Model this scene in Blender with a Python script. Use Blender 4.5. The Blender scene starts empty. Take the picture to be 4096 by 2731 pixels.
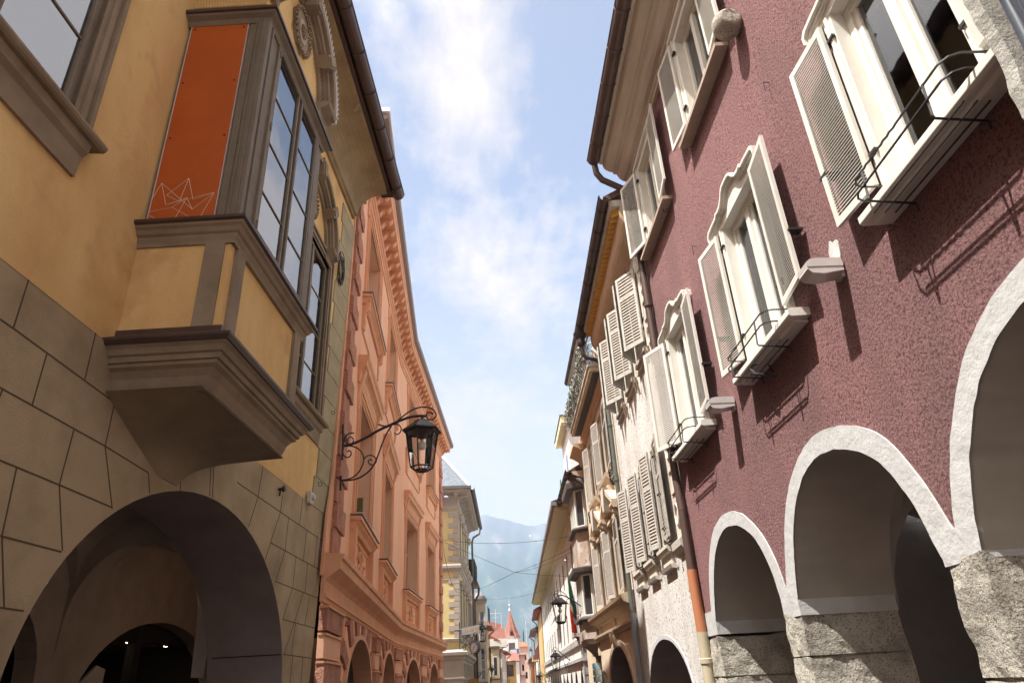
import bpy, bmesh, math, random
from mathutils import Vector, Matrix, noise
from mathutils.geometry import tessellate_polygon
random.seed(7)
R = math.radians
sc = bpy.context.scene
# ------------------------------------------------------------------ camera
M = Matrix(((0.99785115, -0.0248275, 0.06063559),
            (-0.042987, 0.45035262, 0.89181536),
            (-0.04944894, -0.89250553, 0.44831762)))      # columns: right, down, forward
CAM = Vector((0, 0, 1.6))
cd = bpy.data.cameras.new('camera'); cam = bpy.data.objects.new('camera', cd)
sc.collection.objects.link(cam); sc.camera = cam
cd.sensor_width = 36; cd.lens = 2731 / 4096 * 36; cd.clip_end = 20000; cd.clip_start = .05
cam.matrix_world = Matrix.Translation(CAM) @ Matrix((
    (M[0][0], -M[0][1], -M[0][2]), (M[1][0], -M[1][1], -M[1][2]), (M[2][0], -M[2][1], -M[2][2]))).to_4x4()
# ------------------------------------------------------------------ light
SUN = Vector((-1.0, -.42, 2.2)).normalized()
elev = math.asin(SUN.z); azim = math.atan2(SUN.x, SUN.y)
w = bpy.data.worlds.new('World'); sc.world = w; w.use_nodes = True
nt = w.node_tree; nt.nodes.clear()
def N(t, nt_=None, **k):
    n = (nt_ or nt).nodes.new(t)
    for a, b in k.items(): setattr(n, a, b)
    return n
out = N('ShaderNodeOutputWorld'); bg = N('ShaderNodeBackground'); sky = N('ShaderNodeTexSky')
sky.sky_type = 'NISHITA'; sky.sun_disc = False; sky.sun_elevation = elev; sky.sun_rotation = azim
sky.altitude = 300; sky.air_density = 1.0; sky.dust_density = 1.0; sky.ozone_density = 1.0
bg.inputs[1].default_value = .15
tc = N('ShaderNodeTexCoord'); L_ = nt.links.new
sx = N('ShaderNodeSeparateXYZ'); L_(tc.outputs['Generated'], sx.inputs[0])
def mth(op, a, b=None, clamp=False):
    n = N('ShaderNodeMath', operation=op); n.use_clamp = clamp
    for i, v in enumerate((a, b)):
        if v is None: continue
        if isinstance(v, (int, float)): n.inputs[i].default_value = v
        else: L_(v, n.inputs[i])
    return n.outputs[0]
# cloud layer: project the view direction on a high plane
zz = mth('MAXIMUM', sx.outputs[2], .06)
px = mth('DIVIDE', sx.outputs[0], zz); py = mth('DIVIDE', sx.outputs[1], zz)
cx = N('ShaderNodeCombineXYZ'); L_(px, cx.inputs[0]); L_(py, cx.inputs[1])
n1 = N('ShaderNodeTexNoise'); n1.inputs['Scale'].default_value = 1.1; n1.inputs['Detail'].default_value = 9; n1.inputs['Roughness'].default_value = .62
mp = N('ShaderNodeMapping'); mp.inputs['Location'].default_value = (3.1, 1.7, 0); mp.inputs['Scale'].default_value = (1.5, .75, 1)
L_(cx.outputs[0], mp.inputs[0]); L_(mp.outputs[0], n1.inputs['Vector'])
n2 = N('ShaderNodeTexNoise'); n2.inputs['Scale'].default_value = 9; n2.inputs['Detail'].default_value = 6; n2.inputs['Roughness'].default_value = .6
L_(mp.outputs[0], n2.inputs['Vector'])
# more cover in the middle heights, streaks above, thin veil near the horizon
cov = N('ShaderNodeValToRGB'); cr = cov.color_ramp
for p, v in ((.0, .50), (.20, .52), (.28, .66), (.37, 1.0), (.62, 1.0), (.68, .84), (.75, .60), (.84, .53), (1, .50)):
    e = cr.elements.new(p) if p not in (0, 1) else cr.elements[0 if p == 0 else 1]
    e.position = p; e.color = (v, v, v, 1)
L_(sx.outputs[2], cov.inputs[0])
dx = mth('ABSOLUTE', mth('SUBTRACT', mth('MULTIPLY', sx.outputs[0], 1.0), .02))
side0 = mth('MAXIMUM', mth('MULTIPLY', mth('SUBTRACT', .15, dx), mth('MULTIPLY', mth('SUBTRACT', sx.outputs[2], .45, True), 3.4)), -.11)
side = mth('ADD', side0, mth('MULTIPLY', mth('SUBTRACT', dx, .25, True), 2.6))  # extra cloud beyond the view, added to whiten the oriel reflections
s1 = mth('ADD', n1.outputs[0], mth('MULTIPLY', mth('SUBTRACT', n2.outputs[0], .5), .34))
s2 = mth('ADD', mth('ADD', s1, mth('SUBTRACT', cov.outputs[0], .5)), side)
cl = N('ShaderNodeMapRange'); cl.inputs['From Min'].default_value = .50; cl.inputs['From Max'].default_value = .74; L_(s2, cl.inputs[0])
mix = N('ShaderNodeMix', data_type='RGBA')
L_(cl.outputs[0], mix.inputs['Factor'])
tint = N('ShaderNodeMix', data_type='RGBA', blend_type='MULTIPLY'); tint.inputs['Factor'].default_value = 1
L_(sky.outputs[0], tint.inputs['A']); tint.inputs['B'].default_value = (1.0, .76, .56, 1)
L_(tint.outputs['Result'], mix.inputs['A'])
dt = N('ShaderNodeVectorMath', operation='DOT_PRODUCT'); L_(tc.outputs['Generated'], dt.inputs[0]); dt.inputs[1].default_value = SUN
br = N('ShaderNodeMapRange'); br.inputs['From Min'].default_value = .62; br.inputs['From Max'].default_value = .97; br.inputs['To Min'].default_value = 1; br.inputs['To Max'].default_value = 5.0; L_(dt.outputs['Value'], br.inputs[0])  # clouds towards the sun, mostly out of view, brightened to add fill light
cb_ = N('ShaderNodeVectorMath', operation='SCALE'); cb_.inputs[0].default_value = (2.58, 2.32, 2.06); L_(br.outputs[0], cb_.inputs['Scale']); L_(cb_.outputs[0], mix.inputs['B'])
# pale veil towards the horizon
veil = N('ShaderNodeMapRange'); veil.inputs['From Min'].default_value = .56; veil.inputs['From Max'].default_value = .1
veil.inputs['To Min'].default_value = 0; veil.inputs['To Max'].default_value = .85; L_(sx.outputs[2], veil.inputs[0])
mix2 = N('ShaderNodeMix', data_type='RGBA'); L_(veil.outputs[0], mix2.inputs['Factor'])
L_(mix.outputs['Result'], mix2.inputs['A']); mix2.inputs['B'].default_value = (2.2, 2.02, 1.95, 1)
L_(mix2.outputs['Result'], bg.inputs[0]); L_(bg.outputs[0], out.inputs[0])
sd = bpy.data.lights.new('sun', 'SUN'); so = bpy.data.objects.new('sun', sd); sc.collection.objects.link(so)
sd.energy = 4.0; sd.angle = R(.6); sd.color = (1, .965, .91)
so.rotation_euler = SUN.to_track_quat('Z', 'Y').to_euler(); so.location = (0, 0, 60)
sc.view_settings.view_transform = 'Standard'; sc.view_settings.look = 'None'
sc.view_settings.exposure = 1.64; sc.view_settings.gamma = 1
sc.render.engine = 'CYCLES'
# ------------------------------------------------------------------ materials
MAT = {}
def mat(name, col, rough=.9, col2=None, vscale=1.2, vlo=.35, vhi=.7, bump=0, bscale=40, bkind='noise', fine=None, fscale=60, flo=.5, fhi=.62,
        metal=0, spec=.3, stretch=None, bump2=0, b2scale=3, coat=0, bdist=.02):
    if name in MAT: return MAT[name]
    m = bpy.data.materials.new(name); m.use_nodes = True; t = m.node_tree; ns = t.nodes
    b = ns['Principled BSDF']; b.inputs['Roughness'].default_value = rough; b.inputs['Metallic'].default_value = metal
    b.inputs['Specular IOR Level'].default_value = spec; b.inputs['Base Color'].default_value = (*col, 1)
    if coat: b.inputs['Coat Weight'].default_value = coat
    g = ns.new('ShaderNodeNewGeometry'); pos = g.outputs['Position']
    if stretch:
        mm = ns.new('ShaderNodeMapping'); mm.inputs['Scale'].default_value = stretch; t.links.new(pos, mm.inputs[0]); vpos = mm.outputs[0]
    else: vpos = pos
    cur = None
    def nz(sc_, det=4, vec=None, rg=.6):
        n = ns.new('ShaderNodeTexNoise'); n.inputs['Scale'].default_value = sc_; n.inputs['Detail'].default_value = det
        n.inputs['Roughness'].default_value = rg; t.links.new(vec or pos, n.inputs['Vector']); return n.outputs[0]
    if col2:
        r = ns.new('ShaderNodeMapRange'); r.inputs['From Min'].default_value = vlo; r.inputs['From Max'].default_value = vhi
        t.links.new(nz(vscale, 6, vpos), r.inputs[0])
        mx = ns.new('ShaderNodeMix'); mx.data_type = 'RGBA'; mx.inputs['A'].default_value = (*col, 1); mx.inputs['B'].default_value = (*col2, 1)
        t.links.new(r.outputs[0], mx.inputs['Factor']); cur = mx.outputs['Result']
    if fine:
        r = ns.new('ShaderNodeMapRange'); r.inputs['From Min'].default_value = flo; r.inputs['From Max'].default_value = fhi
        t.links.new(nz(fscale, 3), r.inputs[0])
        mx = ns.new('ShaderNodeMix'); mx.data_type = 'RGBA'; mx.inputs['B'].default_value = (*fine, 1)
        if cur: t.links.new(cur, mx.inputs['A'])
        else: mx.inputs['A'].default_value = (*col, 1)
        t.links.new(r.outputs[0], mx.inputs['Factor']); cur = mx.outputs['Result']
    if cur: t.links.new(cur, b.inputs['Base Color'])
    nrm = None
    if bump2:
        bp = ns.new('ShaderNodeBump'); bp.inputs['Strength'].default_value = bump2; bp.inputs['Distance'].default_value = .03
        t.links.new(nz(b2scale, 5), bp.inputs['Height']); nrm = bp.outputs[0]
    if bump:
        bp = ns.new('ShaderNodeBump'); bp.inputs['Strength'].default_value = bump; bp.inputs['Distance'].default_value = bdist
        if bkind == 'voronoi':
            v = ns.new('ShaderNodeTexVoronoi'); v.inputs['Scale'].default_value = bscale; t.links.new(pos, v.inputs['Vector'])
            t.links.new(v.outputs['Distance'], bp.inputs['Height']); bp.invert = True
        else: t.links.new(nz(bscale, 5, rg=.7), bp.inputs['Height'])
        if nrm: t.links.new(nrm, bp.inputs['Normal'])
        nrm = bp.outputs[0]
    if nrm: t.links.new(nrm, b.inputs['Normal'])
    MAT[name] = m; return m
def glass(name, body, spec_w=.5, rough=.02, trans=False):
    if name in MAT: return MAT[name]
    m = bpy.data.materials.new(name); m.use_nodes = True; t = m.node_tree; ns = t.nodes; ns.clear()
    o = ns.new('ShaderNodeOutputMaterial'); gl = ns.new('ShaderNodeBsdfGlossy'); gl.inputs['Roughness'].default_value = rough
    gl.inputs['Color'].default_value = (.92, .95, 1, 1)
    d = ns.new('ShaderNodeBsdfTransparent' if trans else 'ShaderNodeBsdfDiffuse'); d.inputs['Color'].default_value = (*body, 1)
    fr_ = ns.new('ShaderNodeFresnel'); fr_.inputs['IOR'].default_value = spec_w
    g = ns.new('ShaderNodeNewGeometry'); n = ns.new('ShaderNodeTexNoise'); n.inputs['Scale'].default_value = 2.2
    bp = ns.new('ShaderNodeBump'); bp.inputs['Strength'].default_value = .05; bp.inputs['Distance'].default_value = .05
    t.links.new(g.outputs['Position'], n.inputs['Vector']); t.links.new(n.outputs[0], bp.inputs['Height'])
    t.links.new(bp.outputs[0], gl.inputs['Normal'])
    mx = ns.new('ShaderNodeMixShader'); t.links.new(fr_.outputs[0], mx.inputs[0]); t.links.new(d.outputs[0], mx.inputs[1]); t.links.new(gl.outputs[0], mx.inputs[2])
    t.links.new(mx.outputs[0], o.inputs[0]); MAT[name] = m; return m
def emit(name, col, s):
    if name in MAT: return MAT[name]
    m = bpy.data.materials.new(name); m.use_nodes = True; b = m.node_tree.nodes['Principled BSDF']
    b.inputs['Emission Color'].default_value = (*col, 1); b.inputs['Emission Strength'].default_value = s
    b.inputs['Base Color'].default_value = (*col, 1); MAT[name] = m; return m
yellow = mat('yellow plaster', (.76, .54, .24), .95, (.62, .39, .16), 1.3, .4, .72, bump=.3, bscale=30, bump2=.45, b2scale=2.5, stretch=(1, 1, .4), fine=(.58, .37, .16), fscale=1.7, flo=.54, fhi=.74)
tanst = mat('tan ashlar render', (.44, .35, .22), .95, (.27, .205, .125), 1.1, .4, .72, bump=.4, bscale=55, bump2=.35, b2scale=4)
taupe = mat('taupe painted stone', (.30, .24, .165), .8, (.20, .155, .105), 2.2, .4, .7, bump=.2, bscale=40, bump2=.2, b2scale=6)
joint = mat('painted joint shade', (.10, .075, .045), 1)  # dark brown paints the shade of the recessed grooves between blocks
wood_t = mat('taupe painted wood', (.21, .175, .13), .6, (.17, .14, .105), 5, .4, .7, bump=.1, bscale=50)
metal_b = mat('brown sheet metal', (.075, .045, .035), .42, (.05, .03, .025), 3, .4, .7, spec=.5)
rust = mat('rusty flashing', (.14, .06, .035), .7, (.08, .04, .03), 9, .4, .6)
orange = mat('orange panel board', (.50, .105, .012), .45, (.40, .08, .01), 1.5, .35, .75, spec=.5)
white_line = mat('white printed line', (.75, .60, .48), .6)
passage = mat('grey passage plaster', (.30, .26, .235), .9, (.24, .205, .185), 2, .4, .7, bump=.15, bscale=30, bump2=.3, b2scale=2)
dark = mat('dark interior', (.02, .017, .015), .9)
iron = mat('black wrought iron', (.022, .018, .016), .5, spec=.5, bump=.2, bscale=120)
salmon = mat('salmon plaster', (.84, .485, .315), .9, (.76, .41, .25), 1.1, .35, .7, bump=.2, bscale=35, bump2=.25, b2scale=2, stretch=(1, 1, .4))
salmon_r = mat('rough salmon stone', (.68, .34, .23), .95, (.50, .22, .15), 3, .35, .7, bump=1, bscale=16, bump2=1, b2scale=7, bdist=.09)
salmon_d = mat('salmon moulding', (.77, .42, .25), .85, (.66, .34, .20), 2, .35, .7, bump=.2, bscale=40)
purple = mat('purple roughcast', (.375, .19, .185), .95, (.27, .15, .145), .8, .42, .66, bump=1.0, bscale=34, fine=(.15, .07, .072), fscale=46, flo=.48, fhi=.64, bdist=.045, bump2=.9, b2scale=55, stretch=(1, 1, .38))
white_p = mat('white lime plaster', (.50, .495, .485), .95, (.44, .43, .41), 5, .45, .75, bump=.25, bscale=25, bump2=.5, b2scale=6)
stone = mat('weathered grey granite', (.54, .50, .42), .95, (.32, .29, .24), 3, .4, .65, bump=.9, bscale=30, fine=(.14, .125, .105), fscale=55, flo=.52, fhi=.68, bump2=1, b2scale=7, bdist=.03)
cream = mat('cream paint', (.72, .695, .63), .5, (.66, .635, .57), 4, .4, .7, spec=.4)
shut_w = mat('cream shutter paint', (.68, .65, .59), .45, (.60, .565, .50), 3, .4, .7, spec=.4)
shut_g = mat('weathered grey shutter paint', (.50, .475, .43), .7, (.36, .33, .29), 9, .45, .65)
slat_g = mat('weathered shutter slats', (.40, .355, .31), .7, (.30, .26, .22), 12, .4, .7)
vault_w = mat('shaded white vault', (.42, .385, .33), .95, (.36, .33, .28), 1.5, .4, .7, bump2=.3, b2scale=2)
brownp = mat('brown downpipe', (.10, .062, .05), .4, (.075, .045, .038), 2, .4, .7, spec=.5)
orangep = mat('orange downpipe', (.42, .17, .08), .5)
creamp = mat('cream downpipe', (.50, .43, .30), .5, (.42, .36, .26), 4)
greyp = mat('grey green downpipe', (.13, .135, .12), .5, (.09, .10, .085), 6)
gl_dark = glass('dark window glass', (.035, .04, .045), 1.75)
gl_sky = glass('clear window glass', (.9, .92, .92), 1.9, trans=True)
gl_or = glass('bright oriel glass', (.55, .57, .58), 4.2, trans=True)
curtain = mat('white curtain', (.82, .82, .80), .95, bump2=.6, b2scale=5)
pave = mat('porphyry paving', (.16, .12, .11), .9, (.11, .085, .08), 6, bump=.5, bscale=12)
# ------------------------------------------------------------------ helpers
def col_link(o): sc.collection.objects.link(o); return o
class Fr:
    """facade frame: s along the wall, d out into the street, z height"""
    def __init__(f, p0, p1, side, o=None, t=None, n=None):
        if o is not None: f.o, f.t, f.n, f.L = Vector(o), Vector(t), Vector(n), 1; return
        v = Vector((p1[0] - p0[0], p1[1] - p0[1], 0)); f.L = v.length; f.t = v.normalized(); f.o = Vector((p0[0], p0[1], 0))
        f.n = Vector((-f.t.y, f.t.x, 0)) if side == 'R' else Vector((f.t.y, -f.t.x, 0))
    def p(f, s, d, z): return f.o + f.t * s + f.n * d + Vector((0, 0, z))
    def pix(f, u, v, d=0):
        r = M @ Vector((u - 2048, v - 1365.5, 2731.)); k = (d - (CAM - f.o).dot(f.n)) / r.dot(f.n); q = CAM + r * k - f.o
        return q.dot(f.t), q.z
    def sub(f, s, d, z, ang=0):
        """frame turned about the vertical: s axis turned outward by ang"""
        c, sn = math.cos(ang), math.sin(ang)
        return Fr(0, 0, 0, o=f.p(s, d, z), t=f.t * c + f.n * sn, n=f.n * c - f.t * sn)
class MB:
    def __init__(m): m.v = []; m.f = []; m.mi = []; m.mats = []
    def idx(m, mt):
        if mt not in m.mats: m.mats.append(mt)
        return m.mats.index(mt)
    def add(m, vs, fs, mt):
        b = len(m.v); m.v += [Vector(x) for x in vs]; i = m.idx(mt)
        for q in fs: m.f.append([b + k for k in q]); m.mi.append(i)
    def box(m, f, s0, s1, d0, d1, z0, z1, mt):
        vs = [f.p(s, d, z) for s in (s0, s1) for d in (d0, d1) for z in (z0, z1)]
        m.add(vs, [(0, 1, 3, 2), (4, 6, 7, 5), (0, 4, 5, 1), (2, 3, 7, 6), (0, 2, 6, 4), (1, 5, 7, 3)], mt)
    def prism(m, f, poly, d0, d1, mt, back=True, mt_side=None):
        n = len(poly); a = [f.p(s, d1, z) for s, z in poly]; b = [f.p(s, d0, z) for s, z in poly]
        tri = tessellate_polygon([[Vector((s, z, 0)) for s, z in poly]])
        m.add(a, tri, mt)
        if back: m.add(b, tri, mt)
        m.add(a + b, [(i, (i + 1) % n, n + (i + 1) % n, n + i) for i in range(n)], mt_side or mt)
    def holed(m, f, outer, holes, d, mt):
        loops = [outer] + holes; pts = [p for l in loops for p in l]
        tri = tessellate_polygon([[Vector((s, z, 0)) for s, z in l] for l in loops])
        m.add([f.p(s, d, z) for s, z in pts], tri, mt)
    def strip(m, f, path, d0, d1, mt, closed=False):
        """ruled surface standing on a path in the wall plane, from depth d0 to d1"""
        n = len(path); a = [f.p(s, d0, z) for s, z in path] + [f.p(s, d1, z) for s, z in path]
        r = range(n if closed else n - 1)
        m.add(a, [(i, (i + 1) % n, n + (i + 1) % n, n + i) for i in r], mt)
    def band(m, f, pa, pb, d0, d1, mt):
        """flat band between two paths of equal length, proud from d0 to d1"""
        n = len(pa); a = [f.p(s, d1, z) for s, z in pa] + [f.p(s, d1, z) for s, z in pb]
        m.add(a, [(i, i + 1, n + i + 1, n + i) for i in range(n - 1)], mt)
        m.strip(f, pa, d0, d1, mt); m.strip(f, pb, d0, d1, mt)
        for k in (0, -1):
            m.add([f.p(*q) for q in ((pa[k][0], d0, pa[k][1]), (pb[k][0], d0, pb[k][1]), (pb[k][0], d1, pb[k][1]), (pa[k][0], d1, pa[k][1]))], [(0, 1, 2, 3)], mt)
    def sweep(m, f, prof, s0, s1, mt, cap=True, k0=0, k1=0):
        """closed (d, z) profile run along s; k0, k1 mitre the ends with d"""
        n = len(prof); a = [f.p(s0 + k0 * d, d, z) for d, z in prof]; b = [f.p(s1 + k1 * d, d, z) for d, z in prof]
        m.add(a + b, [(i, (i + 1) % n, n + (i + 1) % n, n + i) for i in range(n)], mt)
        if cap:
            tri = tessellate_polygon([[Vector((d, z, 0)) for d, z in prof]]); m.add(a, tri, mt); m.add(b, tri, mt)
    def tube(m, pts, r, mt, n=6, rs=None, cap=True):
        pts = [Vector(p) for p in pts]; rings = []; up = Vector((0, 0, 1)); prev = None
        for i, p in enumerate(pts):
            t = (pts[min(i + 1, len(pts) - 1)] - pts[max(i - 1, 0)]); t = t.normalized() if t.length > 1e-9 else Vector((0, 0, 1))
            a = prev if prev is not None else (t.cross(up) if abs(t.z) < .9 else t.cross(Vector((1, 0, 0))))
            a = (a - t * a.dot(t)); a = a.normalized() if a.length > 1e-6 else t.orthogonal().normalized(); prev = a
            b = t.cross(a); rr = rs[i] if rs else r
            rings.append([p + (a * math.cos(2 * math.pi * k / n) + b * math.sin(2 * math.pi * k / n)) * rr for k in range(n)])
        vs = [q for rg in rings for q in rg]; L = len(rings)
        fs = [(i * n + k, i * n + (k + 1) % n, (i + 1) * n + (k + 1) % n, (i + 1) * n + k) for i in range(L - 1) for k in range(n)]
        if cap: fs += [tuple(range(n)), tuple((L - 1) * n + k for k in range(n))]
        m.add(vs, fs, mt)
    def lathe(m, c, prof, mt, n=12, axis=Vector((0, 0, 1))):
        c = Vector(c); a = axis.orthogonal().normalized(); b = axis.cross(a)
        vs = [c + axis * z + (a * math.cos(2 * math.pi * k / n) + b * math.sin(2 * math.pi * k / n)) * r for r, z in prof for k in range(n)]
        m.add(vs, [(i * n + k, i * n + (k + 1) % n, (i + 1) * n + (k + 1) % n, (i + 1) * n + k) for i in range(len(prof) - 1) for k in range(n)], mt)
    def loft(m, rings, mt, cap=True, closed=True):
        n = len(rings[0]); vs = [q for r in rings for q in r]
        m.add(vs, [(i * n + k, i * n + (k + 1) % n, (i + 1) * n + (k + 1) % n, (i + 1) * n + k) for i in range(len(rings) - 1) for k in range(n if closed else n - 1)], mt)
        if cap: m.add(rings[0], [tuple(range(n))], mt); m.add(rings[-1], [tuple(range(n))], mt)
    def build(m, name, parent=None, smooth=False, loc=None, bevel=0, label=None):
        base = world_loc(parent) if parent else Vector(loc or (0, 0, 0))
        me = bpy.data.meshes.new(name); me.from_pydata([v - base for v in m.v], [], m.f)
        for x in m.mats: me.materials.append(x)
        me.polygons.foreach_set('material_index', m.mi)
        if smooth: me.polygons.foreach_set('use_smooth', [True] * len(me.polygons))
        bm = bmesh.new(); bm.from_mesh(me); bmesh.ops.recalc_face_normals(bm, faces=bm.faces); bm.to_mesh(me); bm.free()
        o = bpy.data.objects.new(name, me); col_link(o)
        if parent: o.parent = parent
        else: o.location = base
        if smooth:
            md = o.modifiers.new('e', 'EDGE_SPLIT'); md.split_angle = R(40)
        if bevel:
            md = o.modifiers.new('b', 'BEVEL'); md.width = bevel; md.segments = 2; md.limit_method = 'ANGLE'
        if label: o['label'] = label
        return o
def world_loc(o):
    v = Vector((0, 0, 0))
    while o: v += o.location; o = o.parent
    return v
def thing(name, loc, label, cat, group=None):
    o = bpy.data.objects.new(name, None); col_link(o); o.location = loc; o.empty_display_size = .3
    o['label'] = label; o['category'] = cat
    if group: o['group'] = group
    return o
def tagm(o, label, cat, group=None):
    o['label'] = label; o['category'] = cat
    if group: o['group'] = group
    return o
def struct(o): o['kind'] = 'structure'; return o
def arc(cx, cz, a, b, t0, t1, n):
    return [(cx + a * math.cos(R(t0 + (t1 - t0) * i / n)), cz + b * math.sin(R(t0 + (t1 - t0) * i / n))) for i in range(n + 1)]
def cat(p, n=4):
    o = []
    for i in range(len(p) - 1):
        p0 = p[max(i - 1, 0)]; p1 = p[i]; p2 = p[i + 1]; p3 = p[min(i + 2, len(p) - 1)]
        for k in range(n):
            t = k / n; o.append(tuple(.5 * ((2 * p1[j]) + (-p0[j] + p2[j]) * t + (2 * p0[j] - 5 * p1[j] + 4 * p2[j] - p3[j]) * t * t + (-p0[j] + 3 * p1[j] - 3 * p2[j] + p3[j]) * t ** 3) for j in (0, 1)))
    return o + [p[-1]]
def relax(p, k=3):
    for _ in range(k): p = [p[0]] + [((a[0] + 2 * b[0] + c[0]) / 4, (a[1] + 2 * b[1] + c[1]) / 4) for a, b, c in zip(p, p[1:], p[2:])] + [p[-1]]
    return p
def spiral(f, c, r0, r1, a0, turns, plane='dz', n=22):
    """scroll in the s = const plane (d, z)"""
    o = []
    for i in range(n + 1):
        t = i / n; a = a0 + turns * 2 * math.pi * t; r = r0 + (r1 - r0) * t
        o.append(f.p(c[0], c[1] + r * math.cos(a), c[2] + r * math.sin(a)))
    return o
def groin(m, f, bays, d0, d1, zs, zc, mt):
    """groin vault over each bay (s0, s1), between depths d0 and d1"""
    nd = 12
    for (a, b) in bays:
        ns = 14; g = []
        for i in range(ns + 1):
            for j in range(nd + 1):
                x = -1 + 2 * i / ns; y = -1 + 2 * j / nd
                z1 = math.sqrt(max(0, 1 - x * x)); z2 = math.sqrt(max(0, 1 - y * y)); h = max(z1, z2)
                g.append(f.p(a + (b - a) * i / ns, d0 + (d1 - d0) * j / nd, zs + (zc - zs) * h))
        m.add(g, [(i * (nd + 1) + j, (i + 1) * (nd + 1) + j, (i + 1) * (nd + 1) + j + 1, i * (nd + 1) + j + 1) for i in range(ns) for j in range(nd)], mt)
def shutter(parent, f, w, h, mf, ms, n, rails=(.5,), st=.055, th=.035, label=None, cross=.06, opn=False):
    """louvred leaf: f's origin is its lower hinge corner, leaf runs along +s (w may be negative)"""
    m = MB(); sg = 1 if w > 0 else -1; W = abs(w)
    def bx(a, b, d0, d1, z0, z1, mt): m.box(f, sg * a, sg * b, d0, d1, z0, z1, mt)
    bx(0, st, 0, th, 0, h, mf); bx(W - st, W, 0, th, 0, h, mf)
    zs = [0] + [h * r for r in rails] + [h]
    ed = [(0, cross)] + [(h * r - cross / 2, h * r + cross / 2) for r in rails] + [(h - cross, h)]
    for a, b in ed: bx(st, W - st, .002, th - .002, a, b, mf)
    pitch = h / n
    for k in range(len(ed) - 1):
        z0, z1 = ed[k][1], ed[k + 1][0]; c = max(1, int((z1 - z0) / pitch)); pz = (z1 - z0) / c; tt = pz * .22
        for i in range(c):
            z = z0 + i * pz
            v = [f.p(sg * s, d, zz) for s in (st, W - st) for d, zz in ((th - .004, z + pz * .05), (.006, z + pz * (.95 if not opn else .75)), (.006, z + pz * (.95 if not opn else .75) + tt), (th - .004, z + pz * .05 + tt))]
            m.add(v, [(0, 1, 2, 3), (4, 5, 6, 7), (0, 4, 5, 1), (1, 5, 6, 2), (2, 6, 7, 3), (3, 7, 4, 0)], ms)
    o = m.build('shutter', parent)
    if label: o['label'] = label
    return o
# ================================================================== purple house (right, nearest)
R1 = Fr((3.12, 0), (3.335, 10.75), 'R')
A1o = [(1.75, 2.4), (1.8, 2.8), (2.0, 3.2), (2.4, 3.5), (2.8, 3.66), (3.15, 3.65), (3.41, 3.6), (3.7, 3.47), (3.91, 3.33), (4.09, 3.14), (4.3, 2.86), (4.40, 2.68), (4.46, 2.53), (4.5, 2.38)]
A1i = [(1.95, 2.2), (2.0, 2.7), (2.2, 3.05), (2.5, 3.3), (2.85, 3.45), (3.27, 3.44), (3.53, 3.35), (3.76, 3.21), (3.93, 3.06), (4.08, 2.86), (4.19, 2.65), (4.26, 2.49), (4.29, 2.36), (4.32, 2.2)]
A2o = [(4.53, 2.38), (4.57, 2.48), (4.61, 2.60), (4.68, 2.75), (4.77, 2.91), (4.87, 3.06), (4.98, 3.2), (5.12, 3.3), (5.27, 3.38), (5.52, 3.49), (5.8, 3.56), (6.05, 3.58), (6.3, 3.55), (6.57, 3.46), (6.79, 3.33), (7.0, 3.17), (7.16, 2.98), (7.3, 2.72), (7.4, 2.5), (7.46, 2.33)]
A2i = [(4.72, 2.2), (4.77, 2.3), (4.80, 2.44), (4.84, 2.59), (4.91, 2.73), (5.0, 2.88), (5.1, 3.0), (5.22, 3.11), (5.35, 3.19), (5.6, 3.30), (5.9, 3.37), (6.12, 3.39), (6.32, 3.35), (6.54, 3.27), (6.72, 3.16), (6.9, 2.98), (7.03, 2.8), (7.14, 2.54), (7.2, 2.38), (7.24, 2.2)]
A3o = [(7.48, 2.33), (7.53, 2.53), (7.6, 2.69), (7.71, 2.86), (7.84, 3.01), (8.0, 3.15), (8.23, 3.3), (8.44, 3.39), (8.67, 3.46), (8.91, 3.49), (9.22, 3.47), (9.44, 3.41), (9.66, 3.31), (9.85, 3.15), (10.03, 2.92), (10.15, 2.69), (10.23, 2.47), (10.26, 2.2)]
A3i = [(7.66, 2.2), (7.71, 2.48), (7.79, 2.66), (7.91, 2.85), (8.05, 2.99), (8.2, 3.1), (8.42, 3.2), (8.62, 3.27), (8.87, 3.31), (9.08, 3.3), (9.33, 3.24), (9.52, 3.15), (9.69, 3.02), (9.84, 2.83), (9.94, 2.66), (10.02, 2.48), (10.07, 2.33), (10.1, 2.2)]
A1o, A1i, A2o, A2i, A3o, A3i = [relax(cat(relax(x, 1)), 3) for x in (A1o, A1i, A2o, A2i, A3o, A3i)]
pur = thing('house', R1.p(0, 0, 0), 'dark red roughcast house with cream louvred shutters and white arcade arches, nearest on the right', 'house')
m = MB()
W1c, W2c, W3c = 3.33, 6.42, 9.47
def first_floor_hole(c): return [(c - .52, 4.66), (c + .52, 4.66), (c + .52, 6.6), (c - .52, 6.6)]
U1c, U2c = 6.62, 9.55
def upper_hole(c): return [(c - .50, 8.5), (c + .50, 8.5), (c + .50, 10.22), (c - .50, 10.22)]
outer = [(-3, -1), (1.75, -1)] + A1o + [(4.515, 2.36)] + A2o + [(7.47, 2.31)] + A3o + [(10.26, -1), (10.75, -1), (10.75, 10.6), (-3, 10.6)]
m.holed(R1, outer, [first_floor_hole(W1c), first_floor_hole(W2c), first_floor_hole(W3c), upper_hole(U1c), upper_hole(U2c), upper_hole(3.6)], 0, purple)
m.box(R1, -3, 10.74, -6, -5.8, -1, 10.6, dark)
m.box(R1, 10.6, 10.745, -5.8, -.01, -1, 10.6, white_p)
m.build('wall', pur)
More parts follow.
